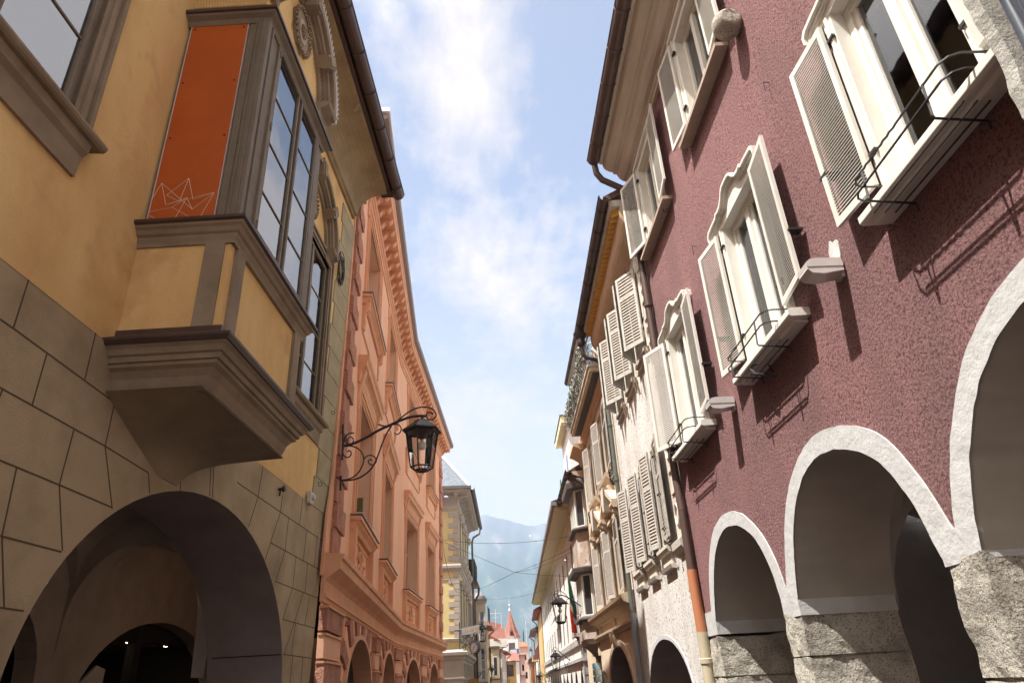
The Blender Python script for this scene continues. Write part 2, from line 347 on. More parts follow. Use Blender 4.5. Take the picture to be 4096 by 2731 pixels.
# white trim round the arches, with uneven hand-laid edges
def resamp(p, n):
    L = [0]
    for u, v in zip(p, p[1:]): L.append(L[-1] + math.hypot(v[0] - u[0], v[1] - u[1]))
    o = []; j = 0
    for i in range(n + 1):
        t = L[-1] * i / n
        while j < len(L) - 2 and L[j + 1] < t: j += 1
        k = (t - L[j]) / max(1e-9, L[j + 1] - L[j]); o.append((p[j][0] * (1 - k) + p[j + 1][0] * k, p[j][1] * (1 - k) + p[j + 1][1] * k))
    return o
def wob(pth, a, sd):
    rnd = random.Random(sd); o = []
    for i in range(len(pth) - 1):
        for k in range(3):
            t = k / 3; q = (pth[i][0] * (1 - t) + pth[i + 1][0] * t, pth[i][1] * (1 - t) + pth[i + 1][1] * t)
            o.append((q[0] + rnd.uniform(-a, a), q[1] + rnd.uniform(-a, a)))
    return o + [pth[-1]]
for k, (po, pi) in enumerate(((A1o, A1i), (A2o, A2i), (A3o, A3i))):
    m = MB(); a = relax(wob(resamp(po, 50), .010, k), 4); b = relax(wob(resamp(pi, 50), .012, k + 9), 4)
    m.band(R1, a, b, -.01, .014, white_p)
    m.build('arch_trim', pur)
    # thick reveal of the arch and the plaster below its springing
    m = MB(); m.strip(R1, b, .0135, -1.0, vault_w); m.build('arch_reveal', pur, smooth=True)
def rock(f, s0, s1, d0, d1, z0, z1, mt, amp=.03, step=.07, seed=0, flare=0, crown=0):
    """rough stone block: subdivided box with its skin displaced by noise"""
    bm = bmesh.new(); S, D_, Z = s1 - s0, d1 - d0, z1 - z0
    nx, ny, nz_ = max(2, int(S / step)), max(2, int(D_ / step / 1.3)), max(2, int(Z / step)); vd = {}; fs = []
    def vid(i, j, k):
        if (i, j, k) not in vd: vd[(i, j, k)] = len(vd)
        return vd[(i, j, k)]
    for i in range(nx):
        for k in range(nz_):
            for j in (0, ny): fs.append([vid(i, j, k), vid(i + 1, j, k), vid(i + 1, j, k + 1), vid(i, j, k + 1)])
    for j in range(ny):
        for k in range(nz_):
            for i in (0, nx): fs.append([vid(i, j, k), vid(i, j + 1, k), vid(i, j + 1, k + 1), vid(i, j, k + 1)])
        for i in range(nx):
            for k in (0, nz_): fs.append([vid(i, j, k), vid(i + 1, j, k), vid(i + 1, j + 1, k), vid(i, j + 1, k)])
    vs = [None] * len(vd)
    for (i, j, k), q in vd.items():
        s, d, z = s0 + S * i / nx, d0 + D_ * j / ny, z0 + Z * k / nz_
        g = flare * (z1 - z); s = s + (g if i == nx else 0) - (g if i == 0 else 0); d = d + (g * .5 if j == ny else 0)
        v = f.p(s, d, z)
        a = noise.noise(v * 2.2 + Vector((seed, 0, 0))) * amp + noise.noise(v * 7 + Vector((0, seed, 0))) * amp * .8 + noise.noise(v * 19) * amp * .35
        c = f.p((s0 + s1) / 2, (d0 + d1) / 2, z); o = (v - c); o.z = 0; o = o.normalized()
        if k == nz_: v = v + Vector((0, 0, a * .8))
        vs[q] = v + o * a
    return vs, fs
def pier(name, s0, s1, zt, courses, seed, parent, flare=.008):
    m = MB(); rnd = random.Random(seed); z = zt
    for h in courses:
        j = rnd.uniform(-.012, .012)
        vs, fs = rock(R1, s0 + j, s1 + j, -1.0, .0 + rnd.uniform(.0, .02), z - h + .012, z - .004, stone, .025, .055, seed, flare); m.add(vs, fs, stone); z -= h
    m.box(R1, s0 + .03, s1 - .03, -.98, -.03, -1, zt - .01, stone)
    return m.build(name, parent, smooth=False)
pier('pier', 4.33, 4.71, 2.2, [.72, .62, .7, .6, .5], 3, pur, .01)
pier('pier', 7.245, 7.655, 2.12, [.42, .34, .45, .5, .6, .6], 5, pur)
pier('pier', 10.11, 10.7, 2.05, [.5, .5, .6, .6, .6], 8, pur)
pier('pier', .9, 1.94, 2.2, [.6, .5, .6, .6, .6], 9, pur)
# plaster blocks above the stone piers
for s0, s1 in ((4.33, 4.715), (7.245, 7.655), (10.105, 10.6), (.9, 1.94)):
    zt = 2.36; m = MB()
    m.box(R1, s0 - .012, s1 + .012, -.99, .0165, 2.08 if s0 > 7 else 2.17, zt + .03, white_p)
    m.build('pier_plaster', pur)
# arcade behind the arches
m = MB(); groin(m, R1, [(-1.3, 1.6), (1.6, 4.5), (4.5, 7.45), (7.45, 10.5)], -1.0, -4.6, 2.1, 3.75, vault_w)
m.build('arcade_vault', pur)
m = MB()
bw = [(-3, -1), (2.0, -1)] + arc(2.9, 1.9, .9, .9, 180, 0, 12) + [(3.8, -1), (5.0, -1)] + arc(6.0, 1.6, 1.0, 1.05, 180, 0, 12) + [(7.0, -1), (8.3, -1), (8.3, 2.3), (9.9, 2.3), (9.9, -1), (10.6, -1), (10.6, 3.8), (-3, 3.8)]
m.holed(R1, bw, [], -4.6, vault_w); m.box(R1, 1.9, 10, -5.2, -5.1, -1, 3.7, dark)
for s in (4.5, 7.45):   # transverse arches between the bays
    fx = R1.sub(s, -1.0, 0, math.pi / 2)
    ar = [(0, 2.0)] + arc(-1.8, 2.1, 1.8, 1.5, 0, 180, 14) + [(-3.6, 2.0), (-3.6, 3.9), (0, 3.9)]
    m.prism(fx, ar, -.22, .22, vault_w)
    m.box(R1, s - .22, s + .22, -4.6, -4.3, -1, 2.1, vault_w)
m.build('arcade_wall', pur)
m = MB(); m.box(R1, 4.95, 5.25, -2.6, -4.55, -1, 2.9, dark); m.box(R1, 4.9, 5.3, -2.5, -4.6, 2.9, 2.98, iron); m.build('shop_front', pur)
def first_window(c, i):
    wn = MB(); b = 4.66; t = 6.6
    # frames in the reveal
    for s0, s1 in ((c - .515, c - .44), (c + .44, c + .515)): wn.box(R1, s0, s1, -.13, -.06, b, t - .006, cream)
    wn.box(R1, c - .44, c + .44, -.13, -.06, b, b + .09, cream); wn.box(R1, c - .44, c + .44, -.13, -.06, t - .09, t - .005, cream)
    wn.box(R1, c - .045, c + .045, -.125, -.045, b + .09, t - .09, cream)
    for sg in (-1, 1):   # sash stiles
        wn.box(R1, c + sg * .385, c + sg * .44, -.12, -.08, b + .09, t - .09, cream)
        wn.box(R1, c + sg * .045, c + sg * .1, -.12, -.08, b + .09, t - .09, cream)
    w_ = wn.build('window', pur, bevel=.004)
    q = MB()
    for s0, s1 in ((c - .39, c - .1), (c + .1, c + .39)): q.box(R1, s0, s1, -.115, -.107, b + .09, t - .09, gl_sky)
    q.build('pane', w_)
    q = MB()
    for sg in (-1, 1):
        pts = [(c + sg * (.02 + .42 * k / 16), -.16 - .02 * (k % 2)) for k in range(17)]
        vs = [R1.p(s, d, z) for s, d in pts for z in (b + .05, t - .05)]
        q.add(vs, [(2 * k, 2 * k + 1, 2 * k + 3, 2 * k + 2) for k in range(16)], curtain)
    q.build('curtain', w_)
    q = MB(); q.box(R1, c - .6, c + .6, -.9, -.88, b - .1, t + .1, dark); q.build('room', w_)
    # surround: reveal lining, jamb mouldings and ogee hood
    q = MB()
    q.strip(R1, [(c - .518, b), (c - .518, t - .002), (c + .518, t - .002), (c + .518, b)], .052, -.13, cream)
    for s0, s1, dd in ((c - .64, c - .52, .055), (c - .59, c - .55, .075), (c + .52, c + .64, .055), (c + .55, c + .59, .075)): q.box(R1, s0, s1, -.01, dd, b, t + .003 * (dd > .06), cream)
    hp = [(.86, 6.63), (.86, 6.71), (.81, 6.75), (.66, 6.76), (.50, 6.765), (.465, 6.80), (.40, 6.785), (.30, 6.80), (.22, 6.86), (.16, 6.93), (.10, 6.955)]
    top = [(-x, z) for x, z in hp] + [(0, 6.96)] + hp[::-1]
    def inset(dz, k): return [(c + s * k, z - dz) for s, z in top]
    q.prism(R1, inset(.03, .93) + [(c + .66, t - .0), (c - .66, t - .0)], -.01, .06, cream)
    q.band(R1, inset(0, 1), inset(.035, .965), .0, .13, cream)
    q.band(R1, inset(.03, .965), inset(.06, .935), .0, .10, cream)
    q.band(R1, inset(.055, .935), inset(.075, .91), .0, .078, cream)
    q.build('window_surround', w_)
    q = MB(); q.sweep(R1, [(-.13, 4.60), (.19, 4.585), (.215, 4.60), (.215, 4.66), (.18, 4.675), (-.13, 4.68)], c - .88, c + .80, cream)
    q.sweep(R1, [(0, 4.555), (.12, 4.56), (.15, 4.585), (0, 4.585)], c - .8, c + .74, cream); q.build('sill', w_, bevel=.006)
    for sg, an, ww in ((-1, 6, .55), (1, (4, 8, 26)[i], .55)):
        f = R1.sub(c + sg * .62, .085, 4.84, R(an) * sg); shutter(w_, f, sg * ww, 1.73, shut_w, shut_w, 58, rails=())
    for sg in (-1, 1):   # hinges and stays
        for z in (5.1, 6.35):
            q = MB(); q.box(R1, c + sg * .53, c + sg * .66, .06, .09, z, z + .025, iron); q.box(R1, c + sg * .62, c + sg * .65, .06, .11, z - .03, z + .05, iron); q.build('shutter_hinge', w_)
        q = MB(); q.box(R1, c + sg * 1.1, c + sg * 1.2, .02, .16, 5.35, 5.375, iron); q.build('shutter_stay', w_)
    return w_
for i, c in enumerate((W1c, W2c, W3c)): first_window(c, i)
def upper_window(c, i):
    wn = MB(); b = 8.5; t = 10.22
    for s0, s1 in ((c - .495, c - .42), (c + .42, c + .495)): wn.box(R1, s0, s1, -.13, -.07, b, t - .006, cream)
    wn.box(R1, c - .42, c + .42, -.13, -.07, b, b + .08, cream); wn.box(R1, c - .42, c + .42, -.13, -.07, t - .08, t, cream)
    wn.box(R1, c - .05, c + .05, -.125, -.05, b + .08, t - .08, cream)
    w_ = wn.build('window', pur)
    q = MB(); q.box(R1, c - .42, c - .05, -.115, -.107, b + .08, t - .08, gl_sky); q.box(R1, c + .05, c + .42, -.115, -.107, b + .08, t - .08, gl_sky); q.build('pane', w_)
    q = MB(); q.box(R1, c - .6, c + .6, -.6, -.58, b - .1, t + .1, vault_w); q.build('room', w_)
    q = MB(); q.strip(R1, [(c - .498, b), (c - .498, t - .002), (c + .498, t - .002), (c + .498, b)], .052, -.13, cream)
    for s0, s1, dd in ((c - .66, c - .50, .05), (c - .62, c - .57, .075), (c + .50, c + .66, .05), (c + .57, c + .62, .075)): q.box(R1, s0, s1, -.01, dd, b, t + .12, cream)
    q.box(R1, c - .5, c + .5, -.01, .05, t, t + .12, cream); q.box(R1, c - .70, c + .70, -.01, .10, t + .12, t + .19, cream)
    q.build('window_surround', w_)
    q = MB(); q.sweep(R1, [(-.2, 8.45), (.17, 8.42), (.17, 8.48), (-.2, 8.51)], c - .93, c + .86, brick_sill); q.build('sill', w_)
    for sg, an in ((-1, 5), (1, (5, 18, 5)[i])):
        f = R1.sub(c + sg * .60, .085, 8.64, R(an) * sg); shutter(w_, f, sg * .56, 1.62, shut_w, shut_w, 54, rails=())
    for sg in (-1, 1):
        for z in (8.9, 10.0): q = MB(); q.box(R1, c + sg * .51, c + sg * .66, .06, .10, z, z + .03, iron); q.build('shutter_hinge', w_)
brick_sill = mat('brown sill tile', (.40, .31, .25), .7, (.33, .25, .20), 6)
for i, c in enumerate((U1c, U2c, 3.6)): upper_window(c, i)
# moulded eaves, gutter
eave_c = mat('pale moulded eaves plaster', (.62, .55, .46), .9, (.52, .45, .37), 3, .4, .7, bump=.2, bscale=30, stretch=(1, .3, 1))
m = MB()
m.sweep(R1, [(-.05, 10.42), (.06, 10.42), (.06, 10.47), (.10, 10.49), (.10, 10.54), (.17, 10.56), (.24, 10.62), (.28, 10.70), (.29, 10.74), (.36, 10.75), (.36, 10.79),
             (.45, 10.82), (.52, 10.88), (.55, 10.95), (.55, 11.0), (.62, 11.01), (.62, 11.08), (-.05, 11.08)], -3, 10.75, eave_c)
m.build('cornice', pur)
def gutter(f, s0, s1, d, z, r, parent, name='gutter', mt=None, seg=.75, cap=True):
    mt = mt or brownp; g = MB(); n = 10
    pr = [(d + r * math.cos(R(180 + 180 * i / n)), z + r * math.sin(R(180 + 180 * i / n))) for i in range(n + 1)]
    pi = [(d + (r - .012) * math.cos(R(360 - 180 * i / n)), z + (r - .012) * math.sin(R(360 - 180 * i / n))) for i in range(n + 1)]
    g.sweep(f, pr + pi, s0, s1, mt)
    g.tube([f.p(s0, d + r, z + .005), f.p(s1, d + r, z + .005)], .018, mt)
    if cap: g.prism(Fr(0, 0, 0, o=f.p(s1, 0, 0), t=f.n, n=f.t), [(q[0], q[1]) for q in pr], -.01, 0, mt)
    x = s0 + .4
    while x < s1:
        pb = [f.p(x, d + (r + .012) * math.cos(R(180 + 180 * i / n)), z + (r + .012) * math.sin(R(180 + 180 * i / n))) for i in range(n + 1)]; g.tube(pb, .012, mt, 4); x += seg
    return g.build(name, parent, smooth=True)
gutter(R1, -3, 10.7, .74, 11.06, .12, pur)
m = MB()
m.sweep(R1, [(.62, 11.05), (.72, 11.14), (-2.5, 12.7), (-2.5, 12.6)], -3, 10.75, rust); m.build('roof', pur)
# downpipe between the purple and the white house
pf = Fr((3.335, 10.75), (3.62, 17.1), 'R')
dp = thing('downpipe', R1.p(10.66, .1, 0), 'tall brown downpipe with orange and cream lower lengths, at the dark red house edge', 'downpipe')
m = MB(); m.tube([R1.p(10.72, .72, 10.98), R1.p(10.72, .7, 10.75), R1.p(10.74, .6, 10.6), R1.p(10.74, .2, 10.35), R1.p(10.70, .09, 10.15), R1.p(10.68, .09, 4.5), R1.p(10.62, .09, 3.9)], .065, brownp, 12); m.build('pipe', dp, smooth=True)
s_a, z_a = R1.pix(2790, 2264, .09)
m = MB(); m.tube([R1.p(10.62, .09, 3.9), R1.p(10.62, .09, z_a)], .066, brownp, 12); m.build('pipe', dp, smooth=True)
s_b, z_b = R1.pix(2835, 2520, .09)
m = MB(); m.tube([R1.p(10.62, .09, z_a), R1.p(10.60, .09, z_b)], .074, orangep, 14); m.build('pipe', dp, smooth=True, label='orange lower length of pipe')
m = MB(); m.tube([R1.p(10.60, .09, z_b), R1.p(10.57, .09, -1)], .082, creamp, 14); m.lathe(R1.p(10.595, .09, z_b - .42), [(.082, 0), (.095, .01), (.095, .07), (.082, .08)], creamp, 14); m.build('pipe', dp, smooth=True, label='cream foot of pipe')
for z in (9.2, 7.6, 6.2, 4.9): m = MB(); m.lathe(R1.p(10.68, .09, z), [(.066, 0), (.078, .005), (.078, .035), (.066, .04)], rust, 12); m.build('pipe_clamp', dp)
# iron flower-box racks
def rack(c, label):
    o = thing('flower_box_rack', R1.p(c, .1, 4.5), label, 'window box rack', 'iron flower box racks on the dark red house')
    s0, s1 = c - .62, c + .60
    m = MB(); r = .0085
    for z, d in ((4.80, .33), (4.67, .35)):
        pts = [R1.p(s0, .06, z), R1.p(s0, d - .09, z), R1.p(s0 + .03, d - .03, z), R1.p(s0 + .09, d, z)]
        k = 26
        for i in range(1, k): pts.append(R1.p(s0 + .09 + (s1 - s0 - .18) * i / k, d + (.004 * (-1) ** i if z > 4.7 and i > 12 else 0), z))
        pts += [R1.p(s1 - .09, d, z), R1.p(s1 - .03, d - .03, z), R1.p(s1, d - .09, z), R1.p(s1, .06, z)]
        m.tube(pts, r, iron, 5)
    m.build('rail', o)
    for s in (s0 + .25, s1 - .18):
        m = MB(); m.tube([R1.p(s, .33, 4.81), R1.p(s, .35, 4.55), R1.p(s, .34, 4.53), R1.p(s, .02, 4.50), R1.p(s, .02, 4.44)], .009, iron, 5); m.build('upright', o)
    m = MB()
    for d in (.10, .18, .26): m.tube([R1.p(s0 + .1, d, 4.515), R1.p(s1 - .06, d, 4.515)], .007, iron, 5)
    m.build('base_bar', o)
rack(W1c, 'black iron flower box rack under the largest window, top right')
rack(W2c, 'black iron flower box rack under the middle first floor window, beside a bent iron hook')
rack(W3c, 'black iron flower box rack under the far first floor window, above the downpipe')
# floodlights
alu = mat('pale grey fixture metal', (.62, .58, .56), .5, (.54, .50, .48), 8)
lens = mat('frosted lens', (.55, .60, .56), .15, spec=.6)
def flood(s, z, label):
    o = thing('floodlight', R1.p(s, 0, z), label, 'wall light', 'ribbed floodlights on the dark red wall')
    m = MB(); pr = [(.02, -.04), (.20, -.07), (.30, -.06), (.335, -.02), (.33, .03), (.29, .06), (.24, .07), (.02, .07)]
    m.sweep(R1, [(d, z + q) for d, q in pr], s - .09, s + .09, alu)
    pr2 = [(.02, .0), (.25, .0), (.338, -.0), (.343, .035), (.30, .072), (.24, .082), (.02, .082)]
    for k in range(9): m.sweep(R1, [(d, z + q) for d, q in pr2], s - .094 + k * .0225, s - .085 + k * .0225, alu)
    m.build('housing', o)
    m = MB(); m.sweep(R1, [(.14, z - .064), (.20, z - .075), (.295, z - .064), (.295, z - .05), (.20, z - .06), (.14, z - .05)], s - .085, s + .085, lens); m.build('lens', o)
    m = MB(); m.box(R1, s - .05, s + .05, 0, .03, z - .08, z + .10, alu); m.build('wall_plate', o)
sF, zF = R1.pix(3340, 1085, .05); flood(sF, zF, 'ribbed grey floodlight on the dark red wall just under a white plaster scar')
sG, zG = R1.pix(2920, 1620, .05); flood(sG, zG, 'smaller looking ribbed grey floodlight on the dark red wall, right of the far window')
# stone ball, hooks, plaster scar
sB, zB = R1.pix(2905, 100, .15)
m = MB(); vs, fs = rock(R1, sB - .13, sB + .13, -.02, .30, zB - .13, zB + .13, stone, .03, .03, 4)
cc = R1.p(sB, .14, zB); vs = [cc + (v - cc).normalized() * min((v - cc).length, .175) for v in vs]
m.add(vs, fs, stone); tagm(m.build('stone_boss', None, loc=R1.p(sB, 0, zB)), 'rough grey stone ball sticking out of the dark red wall beside the top window', 'stone ball')
m = MB(); s_, z_ = R1.pix(3340, 1015, 0); rr = random.Random(3)
pl = [(s_ + (.10 + rr.uniform(-.045, .03)) * math.cos(a / 14 * 6.283), z_ + (.13 + rr.uniform(-.05, .03)) * math.sin(a / 14 * 6.283)) for a in range(14)]
m.prism(R1, pl, -.01, .012, white_p); m.build('plaster_patch', pur)
def hook(s, z, f, label, k=1, mt=iron):
    m = MB(); pts = [f.p(s, 0, z), f.p(s, .07 * k, z)] + [f.p(s, .07 * k + .03 * k * math.sin(a), z - .03 * k + .03 * k * math.cos(a)) for a in [i * .5 for i in range(1, 11)]]
    m.tube(pts, .006 * k, mt, 5); tagm(m.build('wall_hook', None, loc=f.p(s, 0, z)), label, 'hook')
s_, z_ = R1.pix(2675, 835, 0); hook(s_, z_, R1, 'small rusty ring hook in the dark red wall below the far upper window')
s_, z_ = R1.pix(3075, 330, 0); m = MB(); m.tube([R1.p(s_, 0, z_), R1.p(s_, .06, z_), R1.p(s_, .06, z_ - .12)], .006, iron, 5); tagm(m.build('wall_pin', None, loc=R1.p(s_, 0, z_)), 'thin iron pin in bare dark red wall between the two rows of windows, nearer one', 'pin')
s_, z_ = R1.pix(2785, 985, 0); m = MB(); m.tube([R1.p(s_, 0, z_), R1.p(s_, .06, z_), R1.p(s_, .06, z_ - .15)], .006, iron, 5); tagm(m.build('wall_pin', None, loc=R1.p(s_, 0, z_)), 'thin iron pin in the dark red wall left of the middle window hood', 'pin')
# bent iron arm under the middle window
s_, z_ = R1.pix(3055, 1465, .05); s2_, z2_ = R1.pix(3140, 1550, .0)
m = MB(); m.tube([R1.p(s_ + .1, .0, z_ + .02), R1.p(s_ + .06, .16, z_ + .02), R1.p(s_ - .02, .22, z_ - .02), R1.p(s_ - .08, .2, z_ - .12), R1.p(s_ - .16, .12, z_ - .17), R1.p(s_ - .18, .02, z_ - .20)], .016, iron, 7)
m.tube([R1.p(s_ - .02, .2, z_), R1.p(s_ - .10, .05, z_), R1.p(s_ - .10, .0, z_ - .12)], .008, iron, 5)
tagm(m.build('awning_bracket', None, loc=R1.p(s_, 0, z_)), 'bent dark iron arm on the dark red wall below the middle window rack', 'bracket')
# stuccoed duct and grey banner at the very right
m = MB(); vs, fs = rock(R1, 2.235, 2.315, 0.0, .50, 3.0, 9.5, stone, .02, .05, 6); m.add(vs, fs, white_r := mat('coarse grey stucco', (.50, .48, .43), .95, (.36, .34, .30), 6, bump=1, bscale=45, bump2=.8, b2scale=14, bdist=.03)); m.build('stuccoed_duct', pur)
# ================================================================== ochre house with the oriel (left, nearest)
L1 = Fr((-3.59, .27), (-2.67, 12.4), 'L')
och = thing('house', L1.p(0, 0, 0), 'ochre plastered house with stone arcade and projecting oriel, nearest on the left', 'house')
def ell(t0, t1, n=30, a=2.83, b=2.07, c=7.8, z=1.6): return arc(c, z, a, b, t0, t1, n)
arch1 = [(7.8 - 2.83, -1)] + ell(180, 0) + [(7.8 + 2.83, -1)]
WT = (2.3, 4.1, 5.92, 9.1); WF = (9.42, 11.14, 5.90, 9.02)
def rect(a, b, c, d): return [(a, c), (b, c), (b, d), (a, d)]
cor = lambda z: 11.92 + (z - 1.8) * .098
m = MB()
m.holed(L1, [(-4, 4.45), (cor(4.45), 4.45), (cor(11.4), 11.4), (-4, 11.4)], [rect(*WT), rect(*WF)], 0, yellow)
m.add([L1.p(cor(z), d, z) for z in (4.3, 12) for d in (0, -6)], [(0, 1, 3, 2)], yellow)
m.build('wall', och)
m = MB(); m.holed(L1, [(-4, -1)] + arch1 + [(cor(-1), -1), (cor(4.45), 4.45), (-4, 4.45)], [], .018, tanst)
m.box(L1, -4, cor(4.45), 0.0, .018, 4.44, 4.45, tanst); m.build('stone_base', och)
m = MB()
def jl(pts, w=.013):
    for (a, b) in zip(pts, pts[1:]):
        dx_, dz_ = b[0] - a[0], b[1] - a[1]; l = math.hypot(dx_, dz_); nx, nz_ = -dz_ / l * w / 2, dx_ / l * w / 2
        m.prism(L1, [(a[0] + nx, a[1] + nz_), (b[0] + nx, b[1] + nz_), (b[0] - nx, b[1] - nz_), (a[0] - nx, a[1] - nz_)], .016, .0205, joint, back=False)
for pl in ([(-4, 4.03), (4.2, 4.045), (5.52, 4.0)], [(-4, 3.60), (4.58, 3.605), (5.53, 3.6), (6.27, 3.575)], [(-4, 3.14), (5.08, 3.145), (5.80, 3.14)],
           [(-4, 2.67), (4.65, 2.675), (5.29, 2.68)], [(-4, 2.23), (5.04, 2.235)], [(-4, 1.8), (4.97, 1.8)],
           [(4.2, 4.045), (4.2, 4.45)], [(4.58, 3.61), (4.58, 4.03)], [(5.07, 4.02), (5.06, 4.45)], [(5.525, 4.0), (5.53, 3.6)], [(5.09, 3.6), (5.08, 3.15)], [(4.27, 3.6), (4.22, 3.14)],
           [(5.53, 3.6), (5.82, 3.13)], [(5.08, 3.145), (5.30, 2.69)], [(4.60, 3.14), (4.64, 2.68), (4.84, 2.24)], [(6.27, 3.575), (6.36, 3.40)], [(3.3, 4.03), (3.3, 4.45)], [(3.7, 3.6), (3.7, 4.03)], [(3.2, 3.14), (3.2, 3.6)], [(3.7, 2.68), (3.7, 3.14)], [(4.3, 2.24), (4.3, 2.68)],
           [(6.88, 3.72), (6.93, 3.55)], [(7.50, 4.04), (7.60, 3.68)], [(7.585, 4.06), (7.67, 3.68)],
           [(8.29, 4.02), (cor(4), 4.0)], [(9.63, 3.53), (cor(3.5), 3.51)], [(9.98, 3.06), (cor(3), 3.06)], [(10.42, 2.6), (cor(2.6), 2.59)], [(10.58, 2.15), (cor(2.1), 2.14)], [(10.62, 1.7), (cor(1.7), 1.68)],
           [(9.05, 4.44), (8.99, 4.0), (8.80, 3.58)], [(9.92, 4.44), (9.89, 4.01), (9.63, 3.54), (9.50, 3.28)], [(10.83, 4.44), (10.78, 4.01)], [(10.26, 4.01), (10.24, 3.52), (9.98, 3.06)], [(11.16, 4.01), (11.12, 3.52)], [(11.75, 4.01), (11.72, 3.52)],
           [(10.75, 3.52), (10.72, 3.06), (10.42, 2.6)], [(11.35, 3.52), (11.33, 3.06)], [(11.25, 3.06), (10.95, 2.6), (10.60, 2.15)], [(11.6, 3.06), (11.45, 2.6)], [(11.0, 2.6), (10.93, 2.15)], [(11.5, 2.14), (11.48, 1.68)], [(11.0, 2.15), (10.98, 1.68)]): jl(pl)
m.build('joint_shade_strips', och)  # raised strips whose dark colour stands for shade in the joint grooves
m = MB(); m.strip(L1, [(4.97, -1)] + ell(180, 0, 48) + [(10.63, -1)], .019, -1.05, passage); m.build('arch_reveal', och, smooth=True)
m = MB()   # joints on the reveal
for z, s in ((2.62, 10.28), (2.14, 10.50), (1.7, 10.59)): m.box(L1, s + .015, s + .035, -.98, .0, z, z + .012, dark)
m.build('reveal_joints', och)
# arcade passage, back wall and the lit shop farther on
m = MB(); groin(m, L1, [(-1.5, 4.4), (4.4, 10.3), (10.3, 16)], -1.05, -3.0, 2.9, 4.12, passage); m.build('arcade_vault', och)
for s in (4.4, 10.3):
    m = MB(); fx = L1.sub(s, -1.05, 0, math.pi / 2); m.prism(fx, [(0, 1.9)] + arc(-.98, 2.6, .95, 1.15, 0, 180, 16) + [(-1.96, 1.9), (-1.96, 4.15), (0, 4.15)], -.2, .2, passage); m.build('cross_arch', och)
SW = [(10.65, -1), (10.65, 1.45)] + arc(13.1, 1.45, 2.45, 1.45, 180, 0, 24) + [(15.55, -1)]
DW = [(5.2, -1), (5.2, 2.0)] + arc(7.5, 2.0, 2.3, 1.35, 180, 0, 20) + [(9.8, -1)]
m = MB(); m.holed(L1, [(-2, -1)] + DW + SW + [(16, -1), (16, 4.2), (-2, 4.2)], [], -3.0, passage); m.strip(L1, SW, -3, -3.3, passage); m.strip(L1, DW, -3, -3.3, passage)
m.build('arcade_wall', och)
m = MB(); m.box(L1, -4, 16, -9.1, -1.0, 4.2, 4.3, dark); m.box(L1, -4, 16.0, -9.2, -9.1, -1, 4.2, dark); m.box(L1, 16, 16.1, -9.2, -1, -1, 4.3, dark); m.box(L1, -4, 12, -9.2, -9.1, 4.2, 12.5, dark); m.box(L1, -4.1, -4, -9.1, 0, -1, 12.5, dark); m.box(L1, 10.1, 10.2, -9.1, -3.3, -1, 4.2, dark); m.build('sun_block_shell', och)  # dark room walls, with slabs and back added to keep sun out of the arcade
shop_d = mat('dim red shop interior', (.12, .05, .035), .8)
m = MB(); m.box(L1, 10.3, 15.9, -6.6, -6.5, -1, 3.0, shop_d); m.box(L1, 10.3, 15.9, -6.5, -3.35, 2.66, 2.72, shop_d); m.build('shop_room', och)
m = MB(); m.box(L1, 12.62, 12.82, -3.4, -3.25, -1, 2.9, dark); m.box(L1, 10.7, 15.5, -3.42, -3.28, 2.58, 3.0, dark); m.build('shop_front', och)
spot = emit('warm spotlight', (1, .80, .48), 14)
for s, nm in ((12.55, 'left'), (13.35, 'middle'), (14.75, 'right')):
    m = MB(); m.lathe(L1.p(s, -3.75, 2.64), [(.0, -.01), (.075, -.01), (.08, 0), (.0, 0)], spot, 12); tagm(m.build('spotlight', None, loc=L1.p(s, -3.75, 2.64)), 'small glowing ceiling spotlight in the arcade shop on the left, %s one of three' % nm, 'spotlight', 'shop ceiling spotlights')
m = MB(); m.prism(L1, [(11.15, 1.2), (12.0, 1.2), (12.0, 2.15), (11.75, 2.2), (11.4, 1.95)], -3.38, -3.34, mat('pale poster', (.42, .41, .38), .7)); tagm(m.build('poster', None, loc=L1.p(11.5, -3.4, 1.2)), 'pale poster in the lit shop window under the left arcade', 'poster')
# quoins at the far corner
m = MB(); zz_ = 4.45; k = 0
while zz_ < 10.8:
    h = .515; w0 = (11.31, 11.42)[k % 2] + (zz_ - 4.45) * .075
    m.prism(L1, [(w0, zz_ + .008), (cor(zz_), zz_ + .008), (cor(zz_ + h), zz_ + h - .008), (w0 + h * .075, zz_ + h - .008)], -.01, .022, tanst2 := mat('greenish tan quoin', (.42, .36, .225), .95, (.32, .27, .17), 2.5, bump=.3, bscale=45))
    zz_ += h; k += 1
m.build('quoins', och)
# cove and gutter
m = MB()
cv = [(.0, 11.30), (.06, 11.30), (.06, 11.36), (.11, 11.38), (.12, 11.44)] + [(.12 + .66 * (1 - math.cos(R(a))), 11.44 + .52 * math.sin(R(a))) for a in range(8, 91, 9)] + [(.80, 12.06), (.80, 12.12), (0, 12.12)]
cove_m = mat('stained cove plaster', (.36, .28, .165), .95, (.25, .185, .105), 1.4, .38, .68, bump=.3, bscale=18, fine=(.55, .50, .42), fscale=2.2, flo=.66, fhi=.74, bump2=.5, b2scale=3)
m.sweep(L1, cv, -4, 12.62, cove_m); m.build('cove_cornice', och)
gutter(L1, -4, 12.95, .98, 12.16, .135, och, mt=metal_b, seg=.95)
m = MB(); m.box(L1, -4, 12.8, .79, .86, 12.0, 12.26, metal_b); m.box(L1, 12.55, 12.78, .62, .9, 11.98, 12.1, iron); m.build('fascia', och)
m = MB(); m.sweep(L1, [(.8, 12.2), (.95, 12.28), (-3, 14.4), (-3, 14.3)], -4, 12.7, rust); m.build('roof', och)
